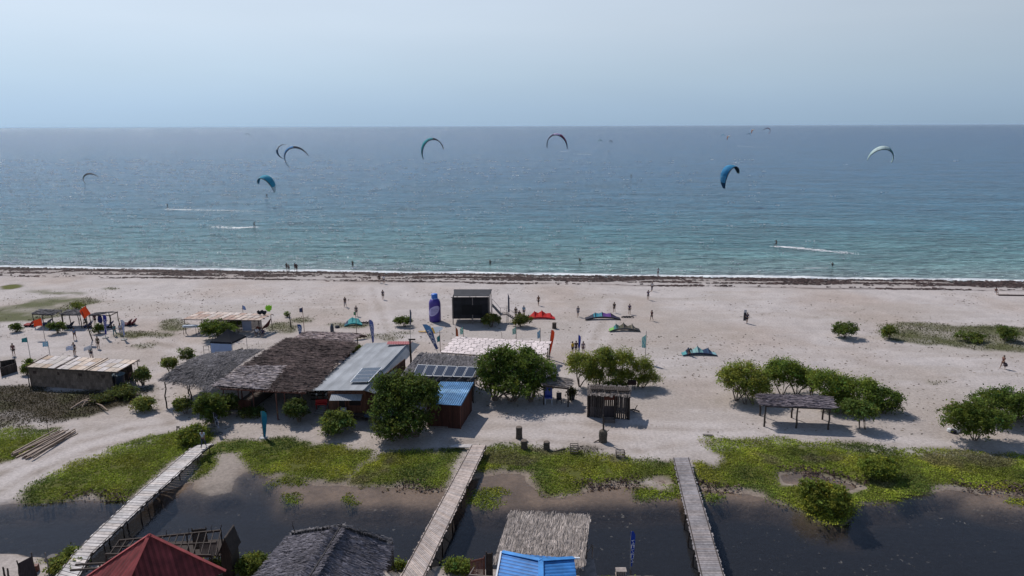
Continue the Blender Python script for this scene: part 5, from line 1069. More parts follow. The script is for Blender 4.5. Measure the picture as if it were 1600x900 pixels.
mb = MB(); mb.slab([a-Vector((.1, 1.5, .05)), b_-Vector((-.1, 1.5, .05)), b_+Vector((.1, .1, .1)), a+Vector((-.1, .1, .1))], .06, (1.1, 1.1, 1.1)); mb.build('roof', GREYW, sr)
fm = thing('braced_frame', 'thin grey post frame with a diagonal brace right of the stalk-thatched porch', 'frame', G(925, 895))
p, q = P(915, 851, 2.6), P(926.5, 851.5, 2.6); part_beam(fm, p, q, .06, .06, GREYW)
for x in (p, q): part_post(fm, (x.x, x.y, -.6), x, .05, GREYW)
part_beam(fm, P(925, 852, 2.5), P(911, 874, 1.6), .05, .05, GREYW, 'brace')
slatp('slat_fence', 'brown picket panel on the sand left of the stalk-thatched hut', P(736, 895, .5), P(757, 890, .5), 0, 1.4, 12, REDW)
slatp('slat_fence', 'dark short gate panel against the left wall of the blue-roofed foreground hut', P(760, 883, .8), P(769, 884, .8), 0, 1.7, 8, POST)
mb = MB(); mb.beam(P(733, 899, .9), P(741, 886, 1.2), .06, .06); mb.beam(P(733, 898, 1.0), P(772, 901, 1.0), .06, .06); tag(mb.build('handrail', GREYW, origin=G(745, 900)), 'bent grey handrail at the bottom edge left of the blue roof', 'railing')
cr_ = thing('crate', 'small open slatted crate at the foot of the blue feather flag', 'crate', G(970, 900)); b_ = G(970, 899)
for i in range(6): mb = MB(); mb.box(b_+Vector((-.3+i*.11, 0, .22)), (.06, .4, .4), 0, (1.2, 1.2, 1.2)); mb.build('slat', GREYW, cr_)
for z_ in (.05, .43): mb = MB(); mb.box(b_+Vector((0, 0, z_)), (.7, .45, .04), 0, (1.4, 1.4, 1.4)); mb.build('rim', GREYW, cr_)
# dark board panel at bottom left
pb = thing('board_screen', 'leaning black board screen on the sand at the bottom left corner', 'screen', G(42, 915)); 
a, b_ = P(27, 881, 1.35), P(50, 869, 1.7); mb = MB(); mb.slab([Vector((a.x+.2, a.y-.3, -.1)), Vector((b_.x+.25, b_.y-.3, -.1)), b_, a], .05, (.6, .6, .8)); mb.build('panel', DARKW, pb)
for x in (a, b_): part_post(pb, (x.x+.2, x.y-.2, -.1), x+Vector((0, 0, .25)), .05)
mb = MB(); mb.box(G(57, 892)+Vector((0, 0, .2)), (.3, .3, .5), .2, (.12, .035, .02)); tag(mb.build('wooden_block', PAINT, origin=G(57, 892)), 'reddish block standing at the right of the black board screen', 'block')
for i, (x, y) in enumerate(((7, 899), (14, 901))): b_ = G(x, y+6); part = MB(); poly_post(part, b_-Vector((0, 0, .1)), b_+Vector((.05, 0, .9)), .07); tag(part.build('fence_post', POST, origin=b_), ['stubby dark post at the very bottom left corner of the view', 'stubby dark post next right of the corner one at bottom left'][i], 'post')
mb = MB(); mb.lathe(GZ(82, 874), [(.45, -.1), (.5, .1), (.3, .25)], 9, (.03, .02, .02)); tag(mb.build('driftwood', PAINT, origin=G(82, 874)), 'dark driftwood lump on the near lagoon bank by the left boardwalk', 'driftwood')
mb = MB(); poly_post(mb, GZ(77, 899)-Vector((0, 0, .1)), GZ(77, 899)+Vector((0, 0, 1.7)), .05); tag(mb.build('fence_post', GREYW, origin=GZ(77, 899)), 'thin pale post among plants left of the left boardwalk end', 'post')

# ================================================================== vegetation
DG = (.042, .068, .020); MG_ = (.060, .092, .024); LG = (.10, .135, .038); YG = (.115, .15, .03)
tree('mangrove_tree', 'large dark bushy tree between the grey metal roof and the blue-roofed hut', [(628, 684), (610, 686), (652, 682)],
     [(633, 612, 38, 32, 2.5), (612, 640, 32, 32, .8), (655, 620, 26, 28, 1.5), (625, 665, 36, 20, -.4), (598, 600, 16, 18, 2), (600, 672, 22, 16, -.8), (645, 655, 26, 22, 0), (672, 632, 16, 18, .3), (668, 610, 18, 16, 1.2)], 26000, .17, DG, .5)
tree('round_tree', 'broad round dark green tree in front of the pale chequered canopy', [(800, 628), (772, 626), (830, 628)],
     [(805, 575, 42, 34, 1.8), (775, 570, 30, 26, 1.2), (838, 582, 32, 28, 1.2), (800, 598, 46, 18, -.2), (760, 592, 20, 18, .8), (790, 553, 16, 12, 2), (825, 555, 14, 12, 2), (775, 606, 26, 14, .6), (815, 607, 30, 13, .6), (845, 600, 20, 13, .8)], 26000, .17, (.046, .078, .02), .5)
tree('feathery_tree', 'feathery light green tree, left one of the row above the log hut', [(905, 604)], [(910, 573, 22, 23, 0), (898, 560, 11, 10, .3), (925, 585, 14, 14, -.2)], 9000, .125, (.105, .135, .036), .4, .4, 'feathery trees above the log hut', .08)
tree('feathery_tree', 'feathery light green tree, second in the row above the log hut', [(935, 604)], [(940, 570, 20, 27, .4), (930, 590, 16, 14, 0), (947, 552, 10, 10, .4)], 9000, .125, (.092, .125, .034), .4, .4, 'feathery trees above the log hut', .08)
tree('feathery_tree', 'feathery light green tree, third in the row and rising tallest above the log hut', [(968, 606)], [(972, 568, 21, 25, .6), (962, 588, 17, 14, .2), (980, 590, 14, 14, .4)], 9000, .125, (.098, .13, .034), .4, .4, 'feathery trees above the log hut', .08)
tree('feathery_tree', 'sparse light green tree at the right end of the row above the log hut', [(1004, 606), (995, 604)], [(1005, 577, 16, 20, .6), (1018, 593, 13, 12, .2), (1000, 595, 10, 10, .2)], 5600, .125, (.105, .135, .036), .4, .4, 'feathery trees above the log hut', .07)
bush('bush', 'low leafy bush glimpsed behind the log hut roof', 965, 612, 50, 18, 1500, MG_, .15)
tree('mangrove_tree', 'pale green airy mangrove at the left behind the open log-post shelter', [(1165, 632), (1150, 626), (1178, 632)], [(1165, 595, 36, 30, 1.4), (1142, 592, 22, 20, 1), (1178, 610, 26, 20, .8), (1160, 575, 16, 12, 1.6)], 15000, .14, (.10, .135, .038), .45, .42, 'mangroves around the open log-post shelter', .08)
tree('mangrove_tree', 'darker mangrove rising directly behind the open log-post shelter', [(1222, 620), (1245, 618)], [(1225, 580, 28, 20, 1), (1250, 590, 26, 18, 1), (1208, 592, 18, 18, .8), (1262, 602, 14, 14, .6)], 13500, .14, (.066, .105, .026), .45, .42, 'mangroves around the open log-post shelter', .08)
tree('mangrove_tree', 'wide green mangrove spreading to the right of the open log-post shelter', [(1320, 640), (1300, 630)], [(1300, 602, 30, 22, .8), (1335, 615, 38, 24, .6), (1310, 630, 30, 16, 0), (1282, 592, 18, 14, 1), (1355, 605, 18, 14, .8)], 19000, .14, (.078, .12, .030), .45, .42, 'mangroves around the open log-post shelter', .08)
tree('mangrove_tree', 'dark green mangrove at the far right end of the cluster by the open shelter', [(1378, 646)], [(1380, 622, 26, 16, .6), (1395, 638, 13, 9, .2), (1365, 635, 18, 14, .4)], 7000, .15, (.045, .078, .022), .45, .4, 'mangroves around the open log-post shelter', .08)
tree('mangrove_tree', 'small thin-stemmed mangrove nearest the path, right of the open shelter', [(1352, 671), (1343, 670)], [(1348, 645, 20, 15, .2), (1338, 637, 18, 12, .5)], 4500, .15, (.06, .095, .03), .4, .38, 'mangroves around the open log-post shelter', .06)
tree('mangrove_tree', 'spreading mangrove tree cut by the right edge of the photograph', [(1578, 668), (1590, 655)], [(1572, 632, 38, 26, 1.5), (1600, 640, 34, 30, 1), (1542, 628, 24, 18, 1.6), (1620, 650, 30, 25, 1)], 13000, .16, (.046, .078, .022), .5, .42, None, .1)
bush('bush', 'large rounded bush low on the sand at the right edge', 1546, 704, 118, 80, 14000, (.052, .082, .022), .15, depth=.6, lobes=8)
bush('bush', 'dark green bush standing alone on the right beach', 1332, 534, 52, 30, 4200, DG, .17, lobes=6)
bush('bush', 'low round bush at the left end of the right dune grass', 1396, 533, 31, 24, 2200, (.06, .085, .026), .16)
bush('bush', 'low spreading bush in the middle of the right dune grass', 1527, 539, 56, 20, 2400, (.058, .085, .026), .16)
bush('bush', 'bush in the dune grass at the right edge of the view', 1582, 537, 44, 26, 2400, (.052, .08, .024), .16)
bush('bush', 'round green bush under the black stilt hut', 767, 515, 34, 26, 3000, (.055, .075, .026), .17)
bush('bush', 'round green bush at the foot of the stilt hut stair', 815, 514, 33, 24, 3000, (.055, .075, .026), .17)
bush('bush', 'low wide dark bush on the beach left of the purple bottle', 630, 514, 36, 20, 2600, DG, .16)
bush('bush', 'round clipped bush, leftmost on the beach by the orange flag', 19, 521, 21, 16, 1400, DG, .15)
bush('bush', 'wide dark bush in front of the leftmost post shelters', 82, 524, 31, 22, 2400, DG, .15)
bush('bush', 'small round bush before the rightmost post shelter', 151, 523, 17, 18, 1200, DG, .15)
bush('bush', 'green bush behind the middle post shelter', 114, 486, 28, 13, 1200, (.07, .095, .026), .16)
bush('bush', 'tiny shrub right of the long beach shelter', 448, 496, 7, 8, 300, MG_, .14)
bush('bush', 'big dense green bush sprawling under the long beach shelter', 330, 537, 66, 38, 7500, (.052, .085, .022), .16, lobes=9, depth=.6)
bush('bush', 'green bush at the back of the long beach shelter', 362, 522, 30, 26, 1800, (.05, .08, .022), .16)
bush('bush', 'leafy shrub on open sand below the reed-walled hut', 220, 648, 42, 28, 3400, (.082, .11, .038), .16, lobes=7)
bush('bush', 'dark shrub against the right end of the reed-walled hut', 218, 606, 28, 40, 3000, (.055, .08, .03), .15)
bush('bush', 'low straggling shrub in front of the water tank', 180, 628, 60, 24, 3200, (.052, .072, .028), .15, lobes=8)
bush('bush', 'low dark scrub beside the driftwood logs', 150, 634, 44, 16, 1500, (.045, .06, .028), .14)
bush('bush', 'leafy shrub at the left end of the reed-walled hut', 38, 588, 16, 30, 1300, MG_, .15)
bush('bush', 'small shrub tucked behind the left roof corner of the reed-walled hut', 45, 574, 12, 16, 700, MG_, .15)
bush('bush', 'green shrub with bare twigs left of the grey thatch canopy', 260, 587, 34, 32, 2400, (.07, .095, .034), .15)
bush('bush', 'airy shrub behind the top corner of the grey thatch canopy', 290, 572, 26, 32, 1500, (.055, .078, .03), .15)
bush('bush', 'low leafy shrub beneath the front of the grey thatch canopy', 284, 652, 34, 30, 3000, (.06, .085, .028), .15)
bush('bush', 'large dark bush between the grey canopy and the dark hall', 322, 672, 60, 60, 8000, (.042, .068, .02), .16, lobes=9)
bush('bush', 'dark bush right beside the left front of the dark hall', 352, 655, 40, 40, 3500, (.036, .058, .02), .16)
bush('bush', 'green scrub in the gap between the grey canopy and the dark hall roof', 378, 606, 44, 30, 2600, (.036, .055, .02), .15)
bush('bush', 'bush in the shade by the front deck of the dark hall', 382, 660, 50, 20, 2000, (.045, .065, .024), .15)
bush('bush', 'dark bush under the right front corner of the dark hall', 462, 667, 46, 46, 4500, (.036, .058, .02), .15, lobes=7)
bush('bush', 'leafy green bush in front of the plank house', 518, 689, 66, 44, 7500, (.058, .088, .028), .16, lobes=9)
bush('bush', 'small plant among rubble behind the dark hall', 560, 552, 12, 14, 700, MG_, .14)
bush('bush', 'scrub behind the top right edge of the dark hall', 548, 560, 28, 16, 900, (.05, .06, .03), .14)
bush('mangrove_bush', 'dense round mangrove bush standing in the dark water at right', 1302, 828, 90, 74, 15000, (.085, .115, .028), .15, lobes=9, cat='bush', depth=.75, clump=.26)
bush('mangrove_bush', 'tuft of grassy mangrove in the green bank above the dark water bush', 1385, 757, 90, 40, 6500, (.085, .12, .028), .15, lobes=8, depth=.6)
bush('bush', 'bright shrub beside the pointed dark shed', 385, 910, 54, 38, 5000, (.075, .105, .03), .13, lobes=7)
bush('bush', 'small shrub at the lower right of the red roof', 335, 905, 26, 30, 1500, (.06, .08, .03), .11)
bush('bush', 'low green shrub on the near bank by the pink boardwalk', 715, 900, 38, 20, 3500, (.075, .11, .03), .12)
bush('bush', 'leafy plants at the bottom left beside the left boardwalk', 90, 905, 60, 26, 4500, (.08, .11, .035), .14)
bush('bush', 'leafy plants on the bank against the near end of the left boardwalk', 108, 880, 20, 22, 1400, (.07, .10, .03), .13)
bush('bush', 'bright dense shrub where the left boardwalk meets the path', 290, 700, 60, 30, 5500, (.075, .105, .026), .15, lobes=7)
bush('bush', 'small bush right of the grey thatched hut eave', 622, 893, 14, 14, 700, MG_, .12)
bush('bush', 'dead brown brush at the left of the right-edge bush', 1498, 648, 34, 14, 900, (.10, .075, .06), .12, clump=.4)

# ================================================================== small beach things
drk = (.02, .02, .03)
def barrel(px, py, ty, wpx, label, col=(.07, .055, .045), mat=None):
    b_ = GZ(px, py); h = (At(px, ty, b_.y)-At(px, py, b_.y)).length; r = wpx*mpp(b_)/2*1.15; th = thing('tree_stump', label, 'stump', b_, 'short log stumps on the sand'); mb = MB()
    mb.lathe(b_-Vector((0, 0, .05)), [(r*1.08, 0), (r, .15), (r*.95, h*.6), (r*.98, h)], 9, col); mb.build('log', BARKP, th)
    mb = MB(); mb.lathe(b_+Vector((0, 0, h-.05)), [(r*.97, 0), (r*.9, .05), (r*.2, .07)], 9, tuple(x*1.8 for x in col)); mb.build('top', BARKP, th)
BARKP = M('rough log', (1, 1, 1), .95, .4, 5)
for (x, y, ty, w, l) in ((811, 685, 667, 9, 'dark log stump with a ragged top, on sand left above the others'), (819, 701, 688, 9.5, 'squat dark log stump at the edge of the green cover, nearer the pink boardwalk'), (854, 702, 690, 9, 'squat dark log stump at the edge of the green cover, right of its twin'), (866, 513, 504, 6, 'brown stump below the red kite on the upper beach')): barrel(x, y, ty, w, l)
tb = thing('driftwood_stump', 'thick gnarled driftwood stump with a tall pole, below the log hut', 'stump', GZ(942, 690)); b_ = GZ(942, 690)
mb = MB(); mb.lathe(b_-Vector((0, 0, .05)), [(.42, 0), (.38, .3), (.42, .8), (.36, 1.15), (.2, 1.25)], 9, (.085, .07, .055)); mb.build('log', BARKP, tb); part_post(tb, b_+Vector((0, 0, 1)), b_+Vector((-.05, 0, 2.7)), .09, name='pole'); mb = MB(); mb.tube([b_+Vector((.3, 0, 1.0)), b_+Vector((.55, -.1, 1.25))], [.06, .03]); mb.tube([b_+Vector((-.3, 0, .2)), b_+Vector((-.9, -.2, .02))], [.08, .04]); mb.build('root', BARK, tb)
mb = MB(); mb.tube([GZ(866, 706)+Vector((0, 0, .05)), GZ(883, 702)+Vector((0, 0, .08))], [.05, .09]); tag(mb.build('driftwood', BARK, origin=G(874, 704)), 'thin driftwood log lying between the stumps and the wicker cage', 'driftwood')
def cage(px, py, label, w, h, nm='cage'):
    b_ = GZ(px, py); th = thing(nm, label, nm, b_)
    for x in (-w/2, w/2):
        for y in (-w/3, w/3): part_post(th, b_+Vector((x, y, 0)), b_+Vector((x, y, h)), .03, name='corner_post', wob=0)
    for k in range(5): mb = MB(); z_ = h*(.1+.22*k); [mb.beam(b_+Vector((-w/2, y, z_)), b_+Vector((w/2, y, z_)), .035, .05) for y in (-w/3, w/3)]; [mb.beam(b_+Vector((x, -w/3, z_)), b_+Vector((x, w/3, z_)), .035, .05) for x in (-w/2, w/2)]; mb.build('rail', GREYW if k % 2 else POST, th)
cage(897, 708, 'open stick cage on the path edge, left of the two', .7, .85); cage(969, 714, 'open stick crate at the green edge, right of the two', .75, .6, 'crate')
cage(952, 659, 'pale metal bench frame lying before the log hut', 1.0, .35, 'bench')
for i, (x, y, l) in enumerate(((894, 612, 'blackened bin under the flat grey shelter'), )):
    b_ = GZ(x, y+12); mb = MB(); mb.lathe(b_, [(.25, 0), (.35, .6), (.33, 1.0)], 12, drk); tag(mb.build('bin', PLAST, origin=b_), l, 'bin')
def chair(px, py, label, col, legc, rz=0):
    b_ = GZ(px, py); th = thing('chair', label, 'chair', b_, None, rz); o = ORG[th.name]; ORG[th.name] = Vector((0, 0, 0))
    mb = MB(); mb.box((0, 0, .46), (.55, .5, .06), 0, col); mb.build('seat', PLAST, th); mb = MB(); mb.box((0, .25, .8), (.55, .05, .65), 0, col); mb.build('backrest', PLAST, th)
    for x in (-.24, .24):
        for y in (-.2, .22): mb = MB(); mb.box((x, y, .22), (.05, .05, .45), 0, legc); mb.build('leg', PLAST, th)
        mb = MB(); mb.box((x, 0, .66), (.05, .5, .04), 0, col); mb.build('armrest', PLAST, th)
    ORG[th.name] = o; return th
c1 = chair(857, 631, 'tall blue chair with pale legs in the shade of the dark round tree', (.03, .06, .28), (.35, .37, .42)); c1.scale = (1.5, 1.3, 1.7)
chair(873.5, 630, 'black chair in the shade right of the blue chair', drk, drk)
pl = thing('potted_plant', 'dark tangled plant stand at the shelter post beside the flat grey roof', 'plant', GZ(893, 628)); mb = MB(); foliage(mb, [(GZ(893, 626)+Vector((0, 0, .9)), (.45, .45, .6))], 900, .13, (.03, .035, .02)); mb.build('foliage', LEAF, pl); part_post(pl, GZ(893, 628), GZ(893, 628)+Vector((0, 0, 1.4)), .06, BARK, 'stem')
b_ = GZ(988, 612); bq = thing('grill', 'dark metal grill box at the right of the log hut roof', 'grill', b_); mb = MB(); mb.box(b_+Vector((0, .5, .9)), (.9, .5, .45), 0, (.5, .3, .3)); mb.build('box', POST, bq)
for x in (-.35, .35): part_post(bq, b_+Vector((x, .5, 0)), b_+Vector((x, .5, .7)), .03, name='leg', wob=0)
mb = MB(); p = GZ(990, 644); mb.tube([p+Vector((-.7, .2, .1)), p+Vector((0, 0, .3)), p+Vector((.6, -.1, .1))], .09, 6); mb.tube([p, p+Vector((.4, .2, .7))], .05, 5); tag(mb.build('driftwood', BARK, origin=p), 'gnarled driftwood to the right of the log hut', 'driftwood')
# shoes and bags
for i, (x, y, c_, l) in enumerate(((1484, 675, (.5, .5, .5), 'white cloth bundle on the sand, leftmost of the beach gear by the right bush'), (1489, 676.5, drk, 'black bag on the sand in the middle of the beach gear by the right bush'), (1494, 675, (.6, .6, .62), 'upright white cooler in the beach gear by the right bush'), (1504, 675, (.06, .05, .06), 'dark bag on the sand, rightmost of the beach gear by the right bush'))):
    p = GZ(x, y); mb = MB(); mb.lathe(p, [(.22, 0), (.30, .12), (.26, .32), (.08, .42)], 9, c_); tag(mb.build('bag', FAB, origin=p), l, 'bag', 'beach gear by the right bush')
# surfboard pair
def board(name, label, px, py, ln, wd, rz, c1, c2, tilt=.2, z=.35, grp=None):
    b_ = GZ(px, py); th = thing(name, label, 'surfboard', b_, grp, rz); mb = MB(); n = 16; vs = []; 
    for i in range(n+1):
        u = i/n*2-1; w_ = wd/2*max(0.02, (1-abs(u)**2.6))**.6; x = u*ln/2; zc = z+x*tilt+.08*u*u
        vs += [(x, -w_, zc), (x, w_, zc), (x, w_*.9, zc-.06), (x, -w_*.9, zc-.06)]
    for i in range(n):
        a = i*4; c_ = c1 if i < n*.45 else c2
        for f in ((a, a+4, a+5, a+1), (a+1, a+5, a+6, a+2), (a+2, a+6, a+7, a+3), (a+3, a+7, a+4, a)): mb.add([vs[k] for k in f], [(0, 1, 2, 3)], c_)
    o = ORG[th.name]; ORG[th.name] = Vector((0, 0, 0)); mb.build('deck', PLAST, th); mb = MB(); mb.add([(-ln*.42, 0, z-.1-ln*.42*tilt), (-ln*.36, 0, z-.1-ln*.36*tilt), (-ln*.42, .01, z-.3-ln*.4*tilt)], [(0, 1, 2)], c1); mb.build('fin', PLAST, th); ORG[th.name] = o; return th
board('surfboard', 'yellow and white surfboard lying tilted beside the white-lettered blue feather flag', 676.5, 519, 2.7, .95, .6, (.62, .33, .02), (.75, .75, .72), .10, .55).rotation_euler.x = .75
board('surfboard', 'orange board end poking out behind the white-lettered blue feather flag', 661, 519.5, 1.4, .4, .1, (.42, .24, .03), (.5, .3, .05), .05, .2)
# boats / kite bags at the left shelters
def boat(px, py, label, wpx, col):
    b_ = GZ(px, py); w_ = wpx*mpp(b_); th = thing('sunbed', label, 'sunbed', b_); mb = MB(); mb.slab([b_+Vector((-w_/2, -.3, .35)), b_+Vector((w_*.15, -.3, .3)), b_+Vector((w_*.15, .6, .35)), b_+Vector((-w_/2, .6, .4))], .15, col); mb.build('seat', FAB, th)
    mb = MB(); mb.slab([b_+Vector((w_*.15, -.3, .3)), b_+Vector((w_/2, -.3, .85)), b_+Vector((w_/2, .6, .95)), b_+Vector((w_*.15, .6, .35))], .12, tuple(x*1.2 for x in col)); mb.build('backrest', FAB, th)
    for x in (-.4, .1, .4): mb = MB(); mb.box(b_+Vector((w_*x, 0, .12)), (.08, .5, .3), 0, drk); mb.build('leg', FAB, th)
boat(46, 510, 'red sunbed beneath the lower orange flag at far left', 14, (.22, .03, .03)); boat(198, 509, 'dark red sunbed to the right of the post shelters, left part', 12, (.08, .02, .025)); boat(206, 508, 'dark red sunbed to the right of the post shelters, right part', 10, (.12, .025, .03))
boat(72, 509, 'dark blue sunbed under the leftmost post shelter', 12, (.03, .035, .09)); boat(107, 513, 'dark folding lounger under the middle post shelter', 12, (.03, .035, .05)); boat(137, 512, 'navy lounger between the middle and right post shelters', 10, (.025, .03, .08)); boat(168, 512, 'blue-black lounger under the right post shelter', 14, (.03, .04, .10))
# umbrellas folded / hanging cloth blue
b_ = GZ(158, 511); um = thing('beach_umbrella', 'folded navy beach umbrella inside the rightmost post shelter', 'umbrella', b_); mb = MB(); mb.tube([b_, b_+Vector((0, 0, 2.3))], .03); mb.build('pole', STEEL, um); mb = MB(); mb.lathe(b_+Vector((0, 0, .6)), [(.12, 0), (.32, .25), (.30, .8), (.16, 1.3), (.03, 1.5)], 10, (.03, .035, .16)); mb.build('canopy', CLOTH, um)
# posts
def post(px, py, ty, label, lean=0, r=.09, mat=None, grp=None):
    b_ = GZ(px, py); h = (At(px, ty, b_.y)-At(px, py, b_.y)).length; mb = MB(); poly_post(mb, b_-Vector((0, 0, .2)), b_+Vector((lean, 0, h)), r, 6, .03); return tag(mb.build('wooden_post', mat or POST, origin=b_), label, 'post', grp)
post(455, 511, 490, 'dark leaning post on sand right of the long beach shelter', -.15, .09)
post(76, 676, 653, 'thin lone stick standing at the edge of the brown grass at left', 0, .03)
post(643, 590, 530, 'dark utility pole rising behind the big dark tree', 0, .14)
p = At(643, 531, G(643, 590).y); mb = MB(); mb.beam(p+Vector((-.35, 0, .05)), p+Vector((.45, 0, .05)), .12, .16); tag(mb.build('cross_arm', POST, origin=p), 'short dark cross-arm on top of the utility pole', 'cross-arm')
post(784, 528, 519, 'short thin stick at the back edge of the pale chequered canopy', 0, .03)
post(145, 532, 486, 'leaning dark pole carrying the upper orange flag', -.9, .09)
for i, (x, y, ty) in enumerate(((519, 518, 508),)):
    b_ = GZ(x, y); mb = MB(); mb.lathe(b_, [(.26, 0), (.28, .5), (.24, .8), (.12, 1.0), (.14, 1.15)], 10, (.025, .035, .055)); tag(mb.build('gas_drum', PLAST, origin=b_), 'dark upright drum on sand behind the pale matting shelter', 'drum')
b_ = GZ(527, 512); mb = MB(); mb.lathe(b_, [(.2, 0), (.4, .12), (.25, .3)], 9, drk); tag(mb.build('bag', FAB, origin=b_), 'black bag on the sand right of the dark drum', 'bag')
b_ = GZ(571, 506); mb = MB(); 
for i in range(5): mb.tube([b_+Vector((-.9+i*.35, rnd.uniform(-.2, .2), .1)), b_+Vector((-.6+i*.35, rnd.uniform(-.2, .2), .3)), b_+Vector((-.3+i*.35, rnd.uniform(-.2, .2), .08))], .09, 5, drk)
tag(mb.build('harness', FAB, origin=b_), 'tangled black harness on the sand right of the turquoise kite', 'harness')
b_ = GZ(980, 496.5); mb = MB(); 
for i in range(4): mb.tube([b_+Vector((-.9+i*.4, rnd.uniform(-.1, .1), .08)), b_+Vector((-.5+i*.4, rnd.uniform(-.1, .1), .22)), b_+Vector((-.2+i*.4, .1, .08))], .10, 5, drk)
tag(mb.build('harness', FAB, origin=b_), 'black kite gear on the sand below the person in purple', 'harness')
b_ = GZ(563, 530); mb = MB(); mb.tube([b_+Vector((-1.2, -.5, .3)), b_+Vector((0, 0, .5)), b_+Vector((.9, .3, .3))], [.2, .3, .1], 7, (.09, .05, .03)); tag(mb.build('driftwood', PAINT, origin=b_), 'brown log pile at the right end of the pale matting shelter', 'driftwood')
# pen at far left
pn = thing('stick_pen', 'dark woven stick pen at the left edge beside the reed hut', 'pen', G(15, 588)); q = [G(3, 588), G(27, 581), G(26, 573), G(2, 578)]
for a, b_ in ((q[0], q[1]), (q[1], q[2]), (q[2], q[3]), (q[3], q[0])): mb = MB(); wall(mb, a, b_, 0, 1.05, 1.15, .06, col=(.9, 1, 1.1)); mb.build('woven_panel', DARKW, pn)
for a in q: part_post(pn, a-Vector((0, 0, .1)), a+Vector((0, 0, 1.4)), .06)
# dead logs in brown patch
for i, (x, y, x2, y2, r) in enumerate(((110, 639, 148, 620, .12), (118, 632, 150, 626, .10), (136, 628, 160, 624, .08), (150, 630, 168, 641, .07), (128, 636, 140, 622, .07))):
    mb = MB(); a, b_ = G(x, y, .15), G(x2, y2, .35); mb.tube([a, a.lerp(b_, .5)+Vector((0, 0, .15)), b_], [r*.6, r, r*.8], 6, (2.0, 1.9, 1.8)); tag(mb.build('dead_log', BARK, origin=a), ['longest bleached dead log, tip toward the lower left in the brown grass', 'pale dead log lying across the upper part of the driftwood heap', 'short dead log at the top of the driftwood heap near the scrub', 'short dead log pointing down right from the driftwood heap', 'thin dead branch crossing the driftwood heap'][i], 'log', 'bleached logs in the brown grass')
# bamboo/plank pile
nn_ = 15
for i in range(nn_):
    u = i/(nn_-1); a = G(12+u*40+rnd.uniform(-6, 6), 712+u*7+rnd.uniform(-1, 1)); b_ = G(90+u*35+rnd.uniform(-7, 7), 675+u*1.5+rnd.uniform(-2, 2)); z_ = .07+.13*(i % 3)*.9; f = rnd.uniform(.7, 1.3); mb = MB()
    mb.tube([a+Vector((0, 0, z_)), a.lerp(b_, .5)+Vector((0, 0, z_+rnd.uniform(-.02, .03))), b_+Vector((0, 0, z_))], [.075, .07, .06], 7, (.26*f, .185*f, .135*f)); tag(mb.build('timber_pole', PAINT, origin=a), 'tan timber pole, '+['outermost on the green-bank side', 'second from the green bank', 'third from the green bank', 'fourth from the green bank', 'fifth from the green bank', 'sixth from the green bank', 'just left of the middle', 'in the very middle', 'just right of the middle', 'sixth from the track side', 'fifth from the track side', 'fourth from the track side', 'third from the track side', 'second from the track side', 'outermost on the track side'][i]+' of the pile', 'pole', 'tan timber poles piled by the track')
# stones near path
for i, (x, y) in enumerate(((350, 727), (268, 650))):
    pass
b_ = GZ(279, 675); mb = MB(); mb.beam(b_+Vector((-.2, 0, 0)), b_+Vector((-.05, 0, .6)), .08, .08); mb.beam(b_+Vector((.2, 0, 0)), b_+Vector((.05, 0, .6)), .08, .08); mb.beam(b_+Vector((-.15, 0, .55)), b_+Vector((.15, 0, .55)), .1, .08); tag(mb.build('trestle', POST, origin=b_), 'little dark trestle at the path edge above the left green bank', 'trestle')
mb = MB(); b_ = GZ(578, 664); mb.lathe(b_, [(.05, 0), (.05, .9), (.5, 1.0), (.55, 1.05), (.1, 1.1)], 14, (.05, .06, .08)); tag(mb.build('round_table', PLAST, origin=b_), 'small dark round table at the right corner of the plank house', 'table')
b_ = GZ(1109, 681); mb = MB(); mb.beam(G(1098, 680)+Vector((0, 0, .1)), G(1114, 681)+Vector((0, 0, .1)), .2, .06); tag(mb.build('plank', GREYW, origin=b_), 'pale plank at the left tip of the right green bank', 'plank')
mb = MB(); a, b_ = G(1560, 461, .1), G(1610, 461.5, .1); mb.tube([a, b_], [.14, .1], 7, (.8, .7, .7)); tag(mb.build('driftwood', BARK, origin=a), 'long driftwood trunk on the upper right beach', 'driftwood')
b_ = GZ(678, 604+20)
# hanging rubble behind hall
for i in range(7):
    p = GZ(545+rnd.uniform(-10, 14), 556+rnd.uniform(-8, 10)); mb = MB(); mb.box(p+Vector((0, 0, .3)), (rnd.uniform(.4, .8), rnd.uniform(.3, .6), rnd.uniform(.3, .8)), rnd.uniform(0, 3), rnd.choice([(.4, .4, .4), (.05, .04, .04), (.2, .18, .17)])); tag(mb.build('storage_box', PAINT, origin=p), 'box in the clutter between the dark hall and the metal roof', 'box', 'boxes in the clutter behind the dark hall')

# ================================================================== flags
W_ = (.62, .64, .68); TE = (.05, .26, .27); LB = (.22, .45, .58); OR = (.75, .09, .02)
b_ = GZ(145, 532); tp_ = At(133.5, 478, b_.y); fo = thing('flag', 'large orange flag on the leaning pole among the post shelters', 'flag', tp_-Vector((0, 0, 2.2)), 'orange flags'); mb = MB(); mb.tube([tp_-Vector((-.25, 0, 1.6)), tp_+Vector((0, 0, .3))], .035, 6, (.1, .08, .07)); mb.build('pole', PAINT, fo); mb = MB(); cloth_quad(mb, tp_+Vector((0, 0, 0)), Vector((-.55, -.1, -.35)), Vector((.5, 0, -1)), 1.1, 1.25, OR, wave=.15); mb.build('cloth', CLOTH, fo)
flag(70, 529, 494, 'orange flag at far left below the leftmost post shelter', OR, 12, 12, -1, 'orange flags', fy=.9, droop=.3)
flag(48.5, 565, 527, 'small teal flag on a thin pole above the left end of the reed hut', TE, 8, 8)
flag(78.5, 557, 533, 'pale blue and white flag on a pole above the reed hut roof', LB, 8, 9, -1, col2=W_)
